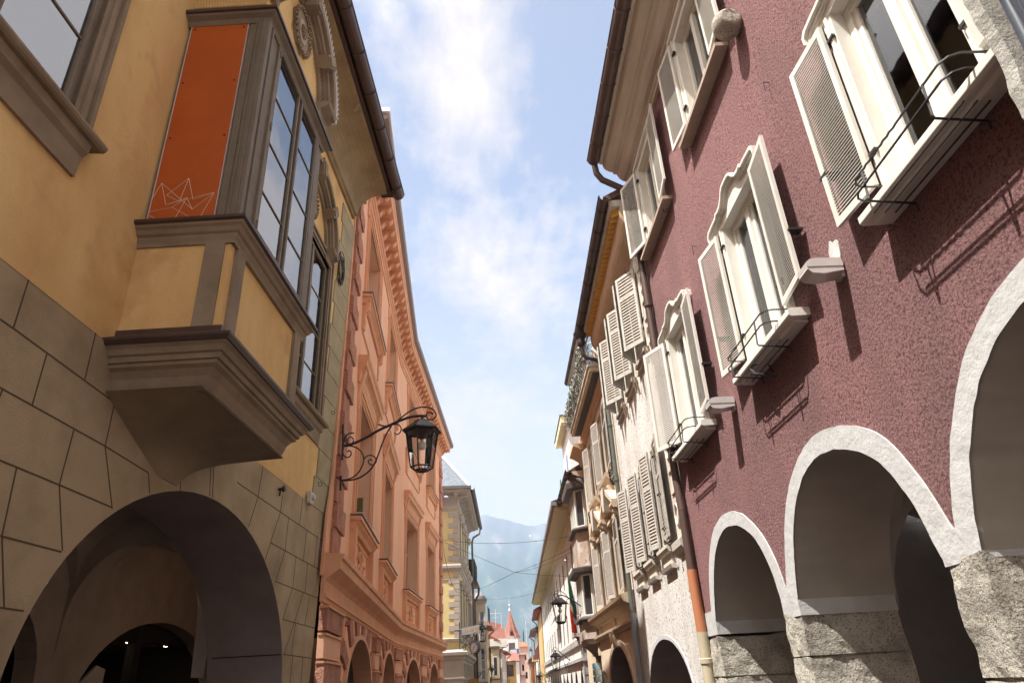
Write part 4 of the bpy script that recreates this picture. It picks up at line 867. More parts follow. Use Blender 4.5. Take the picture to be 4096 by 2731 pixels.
# rusticated ground floor
q_arches = {id(L2A): [(4.35, 2.15, 1.5, 2.76), (10.95, 2.05, 1.5, 2.76)], id(L2B): []}
sC = [L2B.pix(1608, 2731)[0], L2B.pix(1671, 2690)[0], L2B.pix(1706, 2731)[0], L2B.pix(1745, 2685)[0]]
q_arches[id(L2B)] = [((sC[0] + sC[1]) / 2, (sC[1] - sC[0]) / 2, 1.5, 2.76), ((sC[2] + sC[3]) / 2, (sC[3] - sC[2]) / 2, 1.5, 2.76)]
for f, x0, x1 in ((L2A, -.2, LA), (L2B, 0, LB)):
    ars = q_arches[id(f)]; arcade_front(sal, f, x0, x1, -2, 3.7, ars, salmon, passage, th=.9, room=False)
    for (c, a, zs, zc) in ars:
        q = MB()   # voussoirs, rough and smooth in turn
        n = 15
        for i in range(n):
            t0, t1 = 180 * i / n + 1.0, 180 * (i + 1) / n - 1.0; mt = (salmon_r, salmon)[i % 2]; dd = (.10, .06)[i % 2]
            b = zc - zs
            pi_ = [(c + a * math.cos(R(t)), zs + b * math.sin(R(t))) for t in (t0, (t0 + t1) / 2, t1)]
            ro = 1.30 if i != n // 2 else 1.38
            po = [(c + a * ro * math.cos(R(t)), min(2.98, zs + b * (1.42 if i != n // 2 else 1.3) * math.sin(R(t)))) for t in (t0, (t0 + t1) / 2, t1)]
            q.prism(f, pi_ + po[::-1], -.01, dd, mt)
        q.build('voussoirs', sal)
        q = MB(); q.band(f, arc(c, zs, a + .0, zc - zs + .0, 180, 0, 24), arc(c, zs, a - .10, zc - zs - .09, 180, 0, 24), -.3, .13, salmon_d); q.build('arch_moulding', sal)
        q = MB(); q.box(f, c - a + .1, c + a - .1, -.95, -.94, -1.5, zc + .3, dark_gl := glass('dim arcade glass', (.05, .05, .05), 1.9)); q.build('arcade_glazing', sal)
    # pier blocks
    edges = [x0] + [e for (c, a, zs, zc) in ars for e in (c - a * 1.32, c + a * 1.32)] + [x1]
    for k in range(0, len(edges), 2):
        e0, e1 = edges[k], edges[k + 1]
        if e1 - e0 < .15: continue
        zc_ = 2.96; j = 0
        for h in (.42, .42, .48, .48, .5, .5, .5):
            rough = j % 2 == 0; dd = .13 if rough else .10; z0_ = zc_ - h; m_ = MB()
            m_.box(f, e0 + .0, e1, -.01, dd, z0_ + .02, zc_ - .05, salmon_r if rough else salmon)
            m_.box(f, e0 - .01, e1 + .01, -.01, dd + .03, zc_ - .055, zc_ - .02, salmon_d); m_.build('rustic_block', sal); zc_ = z0_; j += 1
# corner quoins above the string cornice
q0 = MB(); q0.prism(L2A, [(-.4, 3.4), (-.1, 3.4), (.42, 3.78), (1.15, 13.6), (.74, 13.6), (-.02, 5.2), (-.3, 4.4)], -.01, .03, salmon_d); q0.build('corner_strip', sal)
for f in (L2A, L2B):
    z = 3.86; j = 0
    while z < 13.3:
        h = .46; e = (0, .14)[j % 2]
        if f is L2A: xa = .12 + (z - 4) * .075; xb = .98 + (z - 4) * .04 + e; D0 = .05
        else: xa = LB - .75 - e; xb = LB; D0 = .05
        m_ = MB(); vs, fs = rock(f, xa, xb, -.02, D0 + (.03, .07)[j % 2], z, z + h - .035, salmon_r, .03, .09, j); m_.add(vs, fs, salmon_r); m_.build('quoin', sal); z += h; j += 1
s_, z_ = L2A.pix(1452, 2017, -.1); q = MB(); q.box(L2A, s_ - .06, s_ + .06, -.4, -.1, z_ - .16, z_ + .16, mat('olive box', (.16, .13, .05), .6)); q.build('reveal_box', sal)
# ================================================================== white roughcast house
R2 = Fr((3.335, 10.75), (3.581, 16.35), 'R')
rc = mat('white roughcast', (.74, .71, .67), .95, (.58, .54, .50), 1.2, .42, .68, bump=1, bscale=45, fine=(.24, .21, .18), fscale=24, flo=.54, fhi=.66, bdist=.025, stretch=(1, 1, .5))
wh = thing('house', R2.p(0, 0, 0), 'whitish roughcast house with grey shutters and dentilled eaves, beside the dark red house', 'house')
LOW = [(1.32, 1.78), (2.76, 3.20), (4.12, 4.55)]; UPP = [(.72, 1.72), (2.16, 3.16), (3.60, 4.60)]
q = MB(); ar = (3.08, 1.92, 1.2, 2.22)
out_ = [(.02, -1), (ar[0] - ar[1], -1)] + arc(ar[0], ar[2], ar[1], ar[3] - ar[2], 180, 0, 24) + [(ar[0] + ar[1], -1), (R2.L, -1), (R2.L, 9.6), (.02, 9.6)]
q.holed(R2, out_, [rectp(a, b, 3.62, 5.45) for a, b in LOW] + [rectp(a, b, 7.2, 8.95) for a, b in UPP], 0, rc)
q.build('wall', wh); q = MB(); q.box(R2, .02, R2.L, -6, -5.9, -1, 9.6, rc); q.build('back_wall', wh)
q = MB(); A_ = arc(ar[0], ar[2], ar[1], ar[3] - ar[2], 180, 0, 24)
q.strip(R2, [(ar[0] - ar[1], -1)] + A_ + [(ar[0] + ar[1], -1)], .01, -.9, passage); q.build('arch_reveal', wh)
q = MB(); q.band(R2, wob(arc(ar[0], ar[2], ar[1] + .07, ar[3] - ar[2] + .075, 180, 0, 24), .004, 1), wob(A_, .004, 2), -.01, .012, white_p); q.box(R2, ar[0] - ar[1] - .07, ar[0] - ar[1], -.01, .012, -1, 1.2, white_p); q.box(R2, ar[0] + ar[1], ar[0] + ar[1] + .07, -.01, .012, -1, 1.2, white_p); q.build('arch_trim', wh)
q = MB(); q.box(R2, .1, 5.5, -3.4, -3.3, -1, 3, passage); q.box(R2, .1, 5.5, -3.3, -.9, 2.5, 2.6, passage); q.box(R2, .05, .1, -3.3, -.9, -1, 2.6, passage); q.box(R2, 5.5, 5.55, -3.3, -.9, -1, 2.6, passage)
q.build('arcade_room', wh)
q = MB(); q.box(R2, 1.9, 3.9, -3.29, -3.25, 1.2, 1.95, gl_dark); q.box(R2, 1.86, 3.94, -3.29, -3.22, 1.95, 2.0, iron); q.build('shop_front', wh)
pl = mat('cream house plaster trim', (.60, .55, .47), .9, (.50, .45, .38), 5)
for i, (a, b) in enumerate(LOW):
    w_ = gwin(wh, R2, a, b, 3.62, 5.45, rec=.2, fm=shut_g, gm=gl_dark, bars=(.5,), w=.04, rev=pl)
    q = MB()
    q.box(R2, a - .14, a, -.01, .03, 3.5, 5.6, pl); q.box(R2, b, b + .14, -.01, .03, 3.5, 5.6, pl); q.box(R2, a, b, -.01, .03, 5.45, 5.6, pl); q.build('window_surround', w_)
    q = MB(); q.sweep(R2, [(0, 3.5), (.10, 3.5), (.13, 3.56), (.13, 3.62), (0, 3.63)], a - .22, b + .22, pl); q.box(R2, a - .14, b + .14, 0, .05, 3.30, 3.5, pl); q.sweep(R2, [(0, 3.22), (.08, 3.24), (.10, 3.30), (0, 3.31)], a - .2, b + .2, pl); q.build('sill', w_)
    hw = .60 if i == 0 else .46
    shutter(w_, R2.sub(a - .02, .07, 3.68, -R((6, 9, 9)[i])), -hw, 1.78, shut_g, slat_g, 30, rails=(.62,), st=.05)
    shutter(w_, R2.sub(b + .02, .07, 3.68, R((14, 17, 20)[i])), .40, 1.78, shut_g, slat_g, 30, rails=(.62,), st=.05)
    for z in (3.9, 4.5, 5.2):
        q = MB(); q.box(R2, a - .10, a + .02, .05, .12, z, z + .02, iron); q.build('hinge', w_)
    q = MB(); q.tube([R2.p(a - .3, .05, 3.66), R2.p(a - .3, .17, 3.6), R2.p(a - .42, .2, 3.64), R2.p(a - .45, .12, 3.55)], .014, iron, 5); q.build('shutter_catch', w_)
for i, (a, b) in enumerate(UPP):
    w_ = gwin(wh, R2, a, b, 7.2, 8.95, rec=.2, fm=shut_g, gm=gl_dark, bars=(.5,), w=.05, rev=pl)
    c = (a + b) / 2
    q = MB(); q.box(R2, a - .12, a, -.01, .03, 7.1, 9.05, pl); q.box(R2, b, b + .12, -.01, .03, 7.1, 9.05, pl); q.box(R2, a - .12, b + .12, -.01, .06, 7.05, 7.1, pl); q.build('window_surround', w_)
    shutter(w_, R2.sub(a, .06, 7.3, R(34)), .53, 1.62, shut_g, slat_g, 26, rails=(.68,), st=.06, opn=True)
    shutter(w_, R2.sub(b, .06, 7.3, -R(40)), -.52, 1.62, shut_g, slat_g, 26, rails=(.68,), st=.06, opn=True)
    q = MB(); q.sweep(R2, [(0, 7.12), (.10, 7.14), (.10, 7.2), (0, 7.22)], a + .02, b - .02, pl); q.build('sill', w_)
    for k, (dz, ds) in enumerate(((0, 0), (-.14, -.28))):
        q = MB(); q.tube([R2.p(a - .05 + ds, .10, 7.18 + dz), R2.p(a - .02 + ds, .04, 6.82 + dz)], .022, mat('old brown wood', (.22, .15, .11), .8), 6); q.build('prop_stick', w_)
    q = MB(); q.tube([R2.p(a, .03, 7.75), R2.p(a - .16, .05, 7.75), R2.p(a - .16, .05, 7.68)], .01, iron, 5); q.build('hinge', w_)
# relief strip beside the purple house
q = MB(); q.box(R2, .10, .62, -.01, .035, 3.55, 9.3, pl); z = 3.75; k = 0
while z < 9:
    q.band(R2, [(.20, z), (.52, z), (.52, z + .42), (.20, z + .42), (.20, z)], [(.24, z + .05), (.48, z + .05), (.48, z + .37), (.24, z + .37), (.24, z + .05)], .03, .06, pl) if k % 2 else q.tube([R2.p(.36 + .13 * math.cos(t), .04, z + .2 + .16 * math.sin(t)) for t in [i / 10 * 6.283 for i in range(11)]], .03, pl, 5)
    z += .55; k += 1
q.sweep(R2, [(0, 3.3), (.08, 3.34), (.14, 3.42), (.15, 3.52), (.10, 3.56), (0, 3.57)], .04, .68, pl); q.prism(R2, [(.16, 3.3), (.56, 3.3), (.42, 2.95), (.36, 2.75), (.30, 2.95)], -.01, .05, pl); q.build('relief_strip', wh)
q = MB(); coveo = mat('orange tinted cove', (.60, .44, .30), .9, (.54, .38, .25), 2)
q.sweep(R2, [(-.02, 9.36), (.03, 9.36), (.05, 9.42)] + [(.05 + .28 * math.sin(R(a)), 9.72 - .30 * math.cos(R(a))) for a in range(0, 91, 15)] + [(.34, 9.86), (-.02, 9.86)], 0.03, 5.6, coveo)
q.sweep(R2, [(-.02, 9.98), (.52, 9.98), (.53, 10.12), (-.02, 10.14)], .03, 5.62, pl); q.build('cove_cornice', wh)
q = MB(); ysaw = mat('yellow dentils', (.62, .33, .07), .8)
n = 30
for i in range(n):
    x = .1 + i * (5.4 / n); q.prism(Fr(0, 0, 0, o=R2.p(0, 0, 9.86), t=R2.t, n=Vector((0, 0, 1))), [(x, 0), (x + .12, 0), (x + .06, 0)], 0, .01, ysaw) if False else q.add([R2.p(x, .325, 9.83), R2.p(x + .12, .325, 9.83), R2.p(x + .12, .47, 9.83), R2.p(x, .325, 9.978), R2.p(x + .12, .325, 9.978), R2.p(x + .12, .47, 9.978)], [(0, 1, 2), (3, 4, 5), (0, 1, 4, 3), (1, 2, 5, 4), (0, 2, 5, 3)], ysaw)
q.box(R2, .03, 5.6, -.02, .322, 9.862, 9.978, pl); q.build('dentils', wh)
gutter(R2, -.1, 5.72, .62, 10.13, .105, wh, mt=mat('dark gutter', (.055, .04, .035), .4, spec=.5), seg=.7)
q = MB(); q.sweep(R2, [(.5, 10.12), (.62, 10.2), (-3, 12.2), (-3, 12.1)], .0, 5.6, rust); q.build('roof', wh)
dkp = MAT['dark gutter']
q = MB(); rg = []
for z, r in ((10.02, .20), (9.92, .17), (9.85, .11), (9.74, .12), (9.66, .10), (9.62, .065)):
    rg.append([R2.p(5.62 + r * math.cos(t), .60 + r * math.sin(t), z) for t in [i / 10 * 6.283 for i in range(10)]])
q.loft(rg, dkp); q.tube([R2.p(5.62, .60, 9.64), R2.p(5.62, .58, 9.42), R2.p(5.62, .50, 9.30), R2.p(5.60, .28, 9.22), R2.p(5.56, .14, 9.12), R2.p(5.54, .10, 8.95), R2.p(5.54, .10, 8.6)], .055, dkp, 10); q.build('leader_head', wh, smooth=True)
dp2 = thing('downpipe', R2.p(5.54, .1, 0), 'grey green downpipe between the roughcast white house and the beige house', 'downpipe')
q = MB(); q.tube([R2.p(5.54, .10, 8.62), R2.p(5.54, .10, 2.9)], .055, greyp, 12); q.build('pipe', dp2, smooth=True)
q = MB(); q.tube([R2.p(5.54, .10, 2.9), R2.p(5.53, .10, -1)], .068, mat('light grey pipe foot', (.24, .25, .26), .5), 12); q.build('pipe', dp2, smooth=True, label='light grey lower pipe')
for z in (7.3, 5.9, 4.4):
    q = MB(); q.lathe(R2.p(5.54, .10, z), [(.055, 0), (.07, .01), (.07, .05), (.055, .06)], mat('verdigris', (.08, .11, .095), .7), 10); q.build('pipe_clamp', dp2)
# ================================================================== beige house with pediments and roof terrace
R3 = Fr((3.585, 16.38), (3.82, 23.3), 'R')
beige = mat('beige plaster', (.62, .51, .38), .9, (.54, .43, .31), 2, .4, .7, bump=.2, bscale=40)
beige_d = mat('beige moulding', (.58, .46, .33), .85, (.48, .37, .26), 3, .4, .7)
bh = thing('house', R3.p(0, 0, 0), 'beige house with open pediments, long shutters and an ivy covered roof terrace', 'house')
slat_b = mat('brownish louvre slats', (.27, .205, .17), .7, (.21, .16, .13), 10)
OW = [(1.30, 2.10), (3.72, 4.52)]
holes = [(a, b, 3.45, 5.15) for a, b in OW] + [(a - .15, b - .15, 6.42, 8.2) for a, b in OW]
q = MB(); q.holed(R3, rectp(0.02, R3.L, 2.9, 8.7), [rectp(*h) for h in holes], 0, beige); q.box(R3, 0.02, R3.L, -6, -5.9, -1, 8.7, beige); q.box(R3, R3.L - .1, R3.L - .01, -6, -.01, -1, 8.7, beige); q.build('wall', bh)
arcade_front(bh, R3, 0.02, R3.L, -1.5, 2.9, [(3.15, 2.05, 1.1, 2.38), (6.55 + .02, .75, 1.2, 1.85)], beige, passage, th=.8)
q = MB(); q.band(R3, arc(3.15, 1.1, 2.22, 1.46, 180, 0, 22), arc(3.15, 1.1, 2.05, 1.28, 180, 0, 22), -.01, .05, beige_d); q.build('arch_moulding', bh)
q = MB(); q.prism(R3, [(3.0, 2.34), (3.3, 2.34), (3.36, 2.75), (2.94, 2.75)], -.01, .12, beige_d); q.prism(R3, [(3.04, 2.45), (3.26, 2.45), (3.3, 2.7), (3.0, 2.7)], .1, .2, beige_d); q.build('keystone', bh)
q = MB(); q.sweep(R3, [(-.01, 3.04), (.06, 3.06), (.10, 3.12), (.26, 3.18), (.30, 3.26), (.32, 3.33), (-.01, 3.42)], 0.0, R3.L, beige_d); q.sweep(R3, [(-.01, 2.64), (.06, 2.66), (.08, 2.70), (.16, 2.74), (.17, 2.80), (-.01, 2.82)], 0.0, R3.L, beige_d)
for s in (.2, 3.05, 5.9): q.box(R3, s, s + .14, -.01, .06, 2.82, 3.06, beige_d)
q.build('arcade_cornice', bh)
for i, (a, b) in enumerate(OW):
    w_ = gwin(bh, R3, a, b, 3.45, 5.15, rec=.2, fm=shut_g, bars=(.6,), rev=beige)
    shutter(w_, R3.sub(a - .03, .08, 3.48, -R(4)), -.92, 1.72, shut_g, slat_b, 34, rails=(.68,), st=.07)
    shutter(w_, R3.sub(b + .03, .08, 3.48, R(16)), .46, 1.72, shut_g, slat_g, 34, rails=(.68,), st=.05)
    q = MB(); c = (a + b) / 2 - .42; hw = 1.18
    for sg in (-1, 1):
        q.prism(R3, [(c + sg * hw, 5.42), (c + sg * hw, 5.54), (c + sg * .28, 5.98), (c + sg * .28, 5.84)], -.01, .26, beige_d)
        q.prism(R3, [(c + sg * (hw - .06), 5.36), (c + sg * (hw - .06), 5.44), (c + sg * .32, 5.86), (c + sg * .32, 5.78)], -.01, .18, beige_d)
        q.prism(R3.sub(c + sg * (hw - .2), 0, 0, math.pi / 2), [(-.01, 4.95), (.06, 5.0), (.09, 5.12), (.22, 5.26), (.24, 5.36), (-.01, 5.36)], -.08, .08, beige_d)
        q.sweep(R3, [(-.01, 5.32), (.24, 5.34), (.27, 5.40), (.27, 5.46), (-.01, 5.46)], c + sg * hw, c + sg * (hw - .38), beige_d)
    q.box(R3, c - hw, c + hw, -.01, .12, 5.26, 5.33, beige_d); q.build('pediment', w_)
    q = MB(); q.prism(R3, [(c - .24, 6.06), (c + .24, 6.06), (c + .13, 5.48), (c - .13, 5.48)], .0, .30, pl); q.box(R3, c - .3, c + .3, 0, .16, 5.95, 6.12, beige_d); q.build('key_block', w_)
    a2, b2 = a - .15, b - .15
    w_ = gwin(bh, R3, a2, b2, 6.42, 8.2, rec=.2, fm=shut_g, bars=(.6,), rev=beige)
    shutter(w_, R3.sub(a2 - .03, .08, 6.46, -R(4)), -.98, 1.75, shut_g, slat_b, 36, rails=(.68,), st=.07)
    shutter(w_, R3.sub(b2 + .03, .08, 6.46, R(16)), .46, 1.75, shut_g, slat_g, 36, rails=(.68,), st=.05)
    q = MB(); q.sweep(R3, [(-.01, 6.20), (.10, 6.22), (.20, 6.30), (.22, 6.40), (-.01, 6.42)], a2 - .3, b2 + .35, beige_d); q.build('sill', w_)
    q = MB(); q.prism(R3, [(a2 - .5, 8.3), (b2 + .5, 8.3), (b2 + .4, 8.55), (a2 - .4, 8.55)], -.01, .06, beige_d); q.build('lintel', w_)
# terrace: slab, railing with ivy, glass house
q = MB(); q.sweep(R3, [(-.01, 8.62), (.05, 8.62), (.10, 8.72), (.10, 8.80), (.16, 8.86), (.16, 8.93), (-.01, 8.93)], .02, 6.2, coveo); q.build('frieze', bh)
q = MB(); q.box(R3, .05, 5.45, -3, .46, 8.94, 9.06, beige_d); q.box(R3, .02, 5.48, -3, .50, 9.06, 9.13, pl); q.box(R3, .15, 5.35, .06, .36, 8.925, 8.94, mat('grey terrace soffit', (.13, .13, .11), .9)); q.build('terrace_slab', bh)
q = MB()
for k in range(60):
    s = .1 + k * .089; q.tube([R3.p(s, .40, 9.13), R3.p(s, .44, 9.3), R3.p(s, .52, 9.45), R3.p(s, .48, 9.7), R3.p(s, .40, 9.95)], .009, alu, 4)
q.tube([R3.p(.08, .40, 9.96), R3.p(5.42, .40, 9.96)], .022, iron, 6); q.tube([R3.p(.08, .42, 9.2), R3.p(5.42, .42, 9.2)], .016, iron, 6); q.build('railing', bh)
ivy = [mat('dark ivy', (.035, .04, .022), .6), mat('grey green ivy', (.16, .16, .11), .6), mat('pale dry ivy', (.34, .32, .26), .7)]
def leaves(m_, c, rx, ry, rz, n, sz, mats, sd, f=None):
    rnd = random.Random(sd)
    for i in range(n):
        while True:
            v = Vector((rnd.uniform(-1, 1), rnd.uniform(-1, 1), rnd.uniform(-1, 1)))
            if v.length < 1: break
        g = noise.noise(Vector((v.x * 2.2 + sd, v.y * 2.2, v.z * 2.2)))
        if g < -.18: continue
        v = v * (.8 + .45 * g)
        p_ = (f.p(c[0] + v.x * rx, c[1] + v.y * ry, c[2] + v.z * rz) if f else Vector((c[0] + v.x * rx, c[1] + v.y * ry, c[2] + v.z * rz)))
        a = Vector((rnd.gauss(0, 1), rnd.gauss(0, 1), rnd.gauss(0, 1))).normalized(); b = a.orthogonal().normalized(); s = sz * rnd.uniform(.6, 1.4)
        m_.add([p_ + a * s, p_ + b * s * .5, p_ - a * s, p_ - b * s * .5], [(0, 1, 2, 3)], rnd.choice(mats))
vine = thing('climbing_ivy', R3.p(2.7, .5, 9.1), 'dark and silvery ivy hanging over the railing of the roof terrace on the beige house', 'ivy')
q = MB(); rnd = random.Random(2)
for k in range(26): s = .2 + k * .205; leaves(q, (s, .52, 9.62 - .006 * k), .2, .20, .42, 230, .038, ivy, k, R3)
q.build('foliage', vine)
q = MB()
for k in range(26):
    s = .25 + k * .2; z = 9.15; q.tube([R3.p(s, .50, z), R3.p(s + .05, .58, z + .2), R3.p(s - .03, .6, z + .45), R3.p(s + .04, .5, z + .75)], .012, ivy[2], 4)
q.build('stems', vine)
glh = thing('conservatory', R3.p(3, 0, 9.1), 'glass conservatory with dark gutter standing on the roof terrace of the beige house', 'conservatory')
fr_m = mat('pale grey glazing bars', (.42, .43, .42), .5)
q = MB()
for k in range(8):
    s = .1 + k * .88
    q.box(R3, s, s + .05, -.30, -.24, 9.13, 11.1, fr_m) if k else q.box(R3, s, s + .05, -.3, -.24, 9.13, 11.1, fr_m)
    q.tube([R3.p(s, .30, 11.32), R3.p(s, -2.5, 12.4)], .03, fr_m, 4)
for z in (9.7, 10.3, 10.9): q.box(R3, .1, 6.3, -.29, -.25, z, z + .04, fr_m)
q.box(R3, .05, 6.4, .16, .34, 11.18, 11.24, fr_m)
for k in range(5): q.box(R3, 6.3, 6.34, -.27 + k * .13, -.24 + k * .13, 9.3, 11.2, fr_m)
for z in (9.6, 9.95, 10.3, 10.65, 11.0): q.box(R3, 6.3, 6.34, -.27, .30, z, z + .03, fr_m)
q.build('frame', glh)
gl_t = glass('conservatory glass', (.62, .68, .68), 1.8, trans=True)
q = MB(); q.box(R3, .1, 6.3, -.275, -.27, 9.13, 11.2, gl_t); q.add([R3.p(.1, .28, 11.30), R3.p(6.35, .28, 11.30), R3.p(6.35, -2.5, 12.38), R3.p(.1, -2.5, 12.38)], [(0, 1, 2, 3)], gl_t); q.build('glazing', glh)
gutter(R3, .05, 6.45, .33, 11.30, .085, glh, mt=dkp, seg=1.1)
q = MB(); q.box(R3, .2, 6.2, -3.2, -3.1, 9.1, 11.6, fr_m); q.build('back_wall', glh)
ck = mat('pale cloth', (.55, .50, .42), .9, bump2=.8, b2scale=8)
q = MB(); q.lathe(R3.p(.45, .12, 9.13), [(.02, 0), (.16, .1), (.20, .35), (.17, .6), (.08, .8), (.03, .95)], ck, 9); tagm(q.build('folded_parasol', None, smooth=True, loc=R3.p(.45, .1, 9.1)), 'pale folded cloth bundle at the near corner of the roof terrace', 'folded parasol')
q = MB()   # rounded end of the house and curved corner cornice
q.sweep(R3, [(-.01, 8.3), (.04, 8.3), (.12, 8.5), (.3, 8.62), (.42, 8.66), (.42, 8.75), (-.01, 8.75)], 5.6, R3.L + .1, coveo); q.build('end_cornice', bh)
for (u, v, nm) in ((2450, 1905, 'tangle of black cable above the nearer pediment of the beige house'), (2365, 2070, 'tangle of black cable above the farther pediment of the beige house')):
    s_, z_ = R3.pix(u, v, .15); q = MB(); rr = random.Random(u)
    for k in range(5): q.tube([R3.p(s_ + .12 * math.cos(a + k) * rr.uniform(.6, 1), .15 + .08 * math.sin(a * 2 + k), z_ + .2 * math.sin(a)) for a in [i / 12 * 6.0 for i in range(13)]], .012, iron, 4)
    tagm(q.build('cable_tangle', None, loc=R3.p(s_, .1, z_)), nm, 'cable')
# ================================================================== building with the stone clad bay (right)
stoneclad = mat('brown and grey marble cladding', (.34, .25, .19), .6, (.48, .42, .37), 2.2, .42, .6, fine=(.22, .15, .11), fscale=9, flo=.55, fhi=.7, stretch=(1, 1, .5), spec=.4)
zincd = mat('dark zinc roofing', (.10, .085, .08), .5)
R4 = Fr((3.98, 23.4), (4.2, 28.9), 'R')
by = thing('house', R4.p(0, 0, 0), 'narrow house with a stone clad polygonal bay over an ogee foot, beside the beige house', 'house')
wallq(by, R4, .05, 5.5, -2, 8.1, [], beige)
def bay_ring(s0, s1, d, z, ch=.32): return [R4.p(s0, -.01, z), R4.p(s0, d - ch, z), R4.p(s0 + ch, d, z), R4.p(s1 - ch, d, z), R4.p(s1, d - ch, z), R4.p(s1, -.01, z)]
def bay_part(name, prof, mt, s0=.2, s1=2.5, d=.52):
    q = MB(); q.loft([bay_ring(s0 - e, s1 + e, d + e, z) for e, z in prof], mt); return q.build(name, by)
bay_part('bay_panel', [(0, 4.98), (0, 6.2)], stoneclad); bay_part('bay_panel', [(-.1, 2.62), (0, 2.8), (0, 3.34)], stoneclad)
bay_part('bay_ledge', [(.0, 6.18), (.13, 6.24), (.13, 6.29), (0, 6.36)], zincd); bay_part('bay_ledge', [(0, 3.33), (.13, 3.38), (.13, 3.43), (0, 3.5)], zincd)
bay_part('bay_hood', [(.0, 4.78), (.22, 4.84), (.24, 4.94), (.24, 4.98), (0, 5.05)], zincd); bay_part('bay_hood', [(.0, 7.62), (.22, 7.66), (.24, 7.8), (.24, 7.86), (0, 8.3)], zincd)
q = MB(); rg = []
for i in range(9):
    t = i / 8; z = 1.95 + .68 * t; e = t ** 1.8
    rg.append([R4.p(1.35 - 1.12 * e, -.01, z), R4.p(1.35 - 1.12 * e, .1 * t + .1 * e, z), R4.p(1.35 - .85 * e, .04 + .40 * e, z), R4.p(1.35 + .75 * e, .04 + .40 * e, z), R4.p(1.36 + 1.05 * e, .1 * t + .1 * e, z), R4.p(1.36 + 1.05 * e, -.01, z)])
q.loft(rg, taupe); q.build('bay_console', by)
for z0, z1 in ((3.46, 4.82), (6.32, 7.66)):
    q = MB(); pts = [(.24, -.01), (.24, .18), (.52, .47), (2.18, .47), (2.46, .18), (2.46, -.01)]
    for a, b in zip(pts, pts[1:]):
        A, B = R4.p(a[0], a[1], 0), R4.p(b[0], b[1], 0); t = (B - A).normalized(); n = t.cross(Vector((0, 0, 1))); fx = Fr(0, 0, 0, o=A, t=t, n=-n); L = (B - A).length
        k = max(1, int(L / .55))
        for i in range(k + 1): x = L * i / k; q.box(fx, max(0, x - .04), min(L, x + .04), -.03, .04, z0, z1, cream)
        q.box(fx, 0, L, -.03, .035, z0, z0 + .07, cream); q.box(fx, 0, L, -.03, .035, z1 - .07, z1, cream)
    w_ = q.build('bay_window', by); q = MB()
    q.loft([[R4.p(s, d - .01, z) for s, d in ((.26, -.01), (.26, .16), (.53, .45), (2.17, .45), (2.44, .16), (2.44, -.01))] for z in (z0, z1)], gl_dark, cap=False); q.build('pane', w_)
gutter(R4, -.2, 5.55, .66, 8.22, .11, by, mt=dkp, seg=.6)
q = MB(); q.sweep(R4, [(-.01, 7.9), (.30, 8.02), (.56, 8.12), (.56, 8.2), (-.01, 8.25)], 0, 5.5, coveo); q.build('eaves', by)
q = MB(); q.sweep(R4, [(.5, 8.2), (.64, 8.24), (-3, 10.2), (-3, 10.1)], 0, 5.5, zincd); q.build('roof', by)
dp3 = thing('downpipe', R3.p(R3.L, .1, 0), 'dark brown downpipe with swan neck between the beige house and the stone clad bay', 'downpipe')
q = MB(); q.tube([R4.p(.05, .66, 8.2), R4.p(.02, .6, 8.0), R4.p(-.02, .35, 7.85), R4.p(-.08, .16, 7.72), R4.p(-.1, .12, 7.4), R4.p(-.1, .12, 2.3)], .06, dkp, 10); q.build('pipe', dp3, smooth=True)
q = MB(); q.lathe(R4.p(-.1, .12, 2.28), [(.11, 0), (.12, .1), (.09, .28), (.06, .3)], creamp, 10); q.tube([R4.p(-.1, .12, 2.3), R4.p(-.1, .12, -2)], .05, dkp, 10); q.build('pipe', dp3, smooth=True)
for z in (6.6, 4.4):
    q = MB(); q.lathe(R4.p(-.1, .12, z), [(.06, 0), (.075, .01), (.075, .05), (.06, .06)], MAT['verdigris'], 10); q.build('pipe_clamp', dp3)
bs = thing('blue_sign', R4.p(4.4, .35, 2), 'small blue street sign with three rows of plates on a dark post', 'street sign')
blu = mat('blue sign enamel', (.03, .22, .33), .4, (.05, .30, .42), 3)
sx_, sz_ = R4.pix(2382, 2688, .25); q = MB(); q.box(R4, sx_ - .02, sx_ + .02, .22, .27, -1.5, sz_ + .28, iron); q.build('post', bs)
for k in range(3):
    q = MB(); q.box(R4, sx_ - .30, sx_ + .22, .28, .31, sz_ + .10 - k * .19, sz_ + .27 - k * .19, blu); q.box(R4, sx_ - .35, sx_ - .31, .1, .30, sz_ + .10 - k * .19, sz_ + .27 - k * .19, mat('pale sign edge', (.4, .5, .52), .5)); q.build('plate', bs)
# ================================================================== white municipal hall
R5 = Fr((4.12, 29.1), (5.85, 66), 'R')
hallw = mat('white hall plaster', (.68, .655, .62), .9, (.60, .575, .545), 1.5, .4, .75, stretch=(1, 1, .4), bump=.15, bscale=20)
marb = mat('grey marble cladding', (.44, .42, .40), .6, (.33, .31, .30), 1.6, .38, .65, spec=.4)
yel_e = mat('pale yellow eaves', (.66, .58, .36), .85)
hall = thing('town_hall', R5.p(0, 0, 0), 'long white hall with small windows, arcade, wide pale yellow eaves and a flag', 'town hall')
nW = 12; sW = [1.9 + 2.86 * i for i in range(nW)]
hs = [(s - .42, s + .42, 5.75, 7.0) for s in sW] + [(s - .42, s + .42, 3.3, 4.55) for s in sW]
q = MB(); q.holed(R5, rectp(0, R5.L, 2.36, 8.0), [rectp(*h) for h in hs], 0, hallw); q.box(R5, 0, R5.L, -8, -7.9, -3, 8.0, hallw); q.box(R5, R5.L - .1, R5.L, -8, -.002, -3, 8.0, hallw); q.build('wall', hall)
arcade_front(hall, R5, 0, R5.L, -3, 2.3, [(s, .72, 1.0, 2.03) for s in [1.75 + 2.86 * i for i in range(12)]], hallw, passage, th=.7)
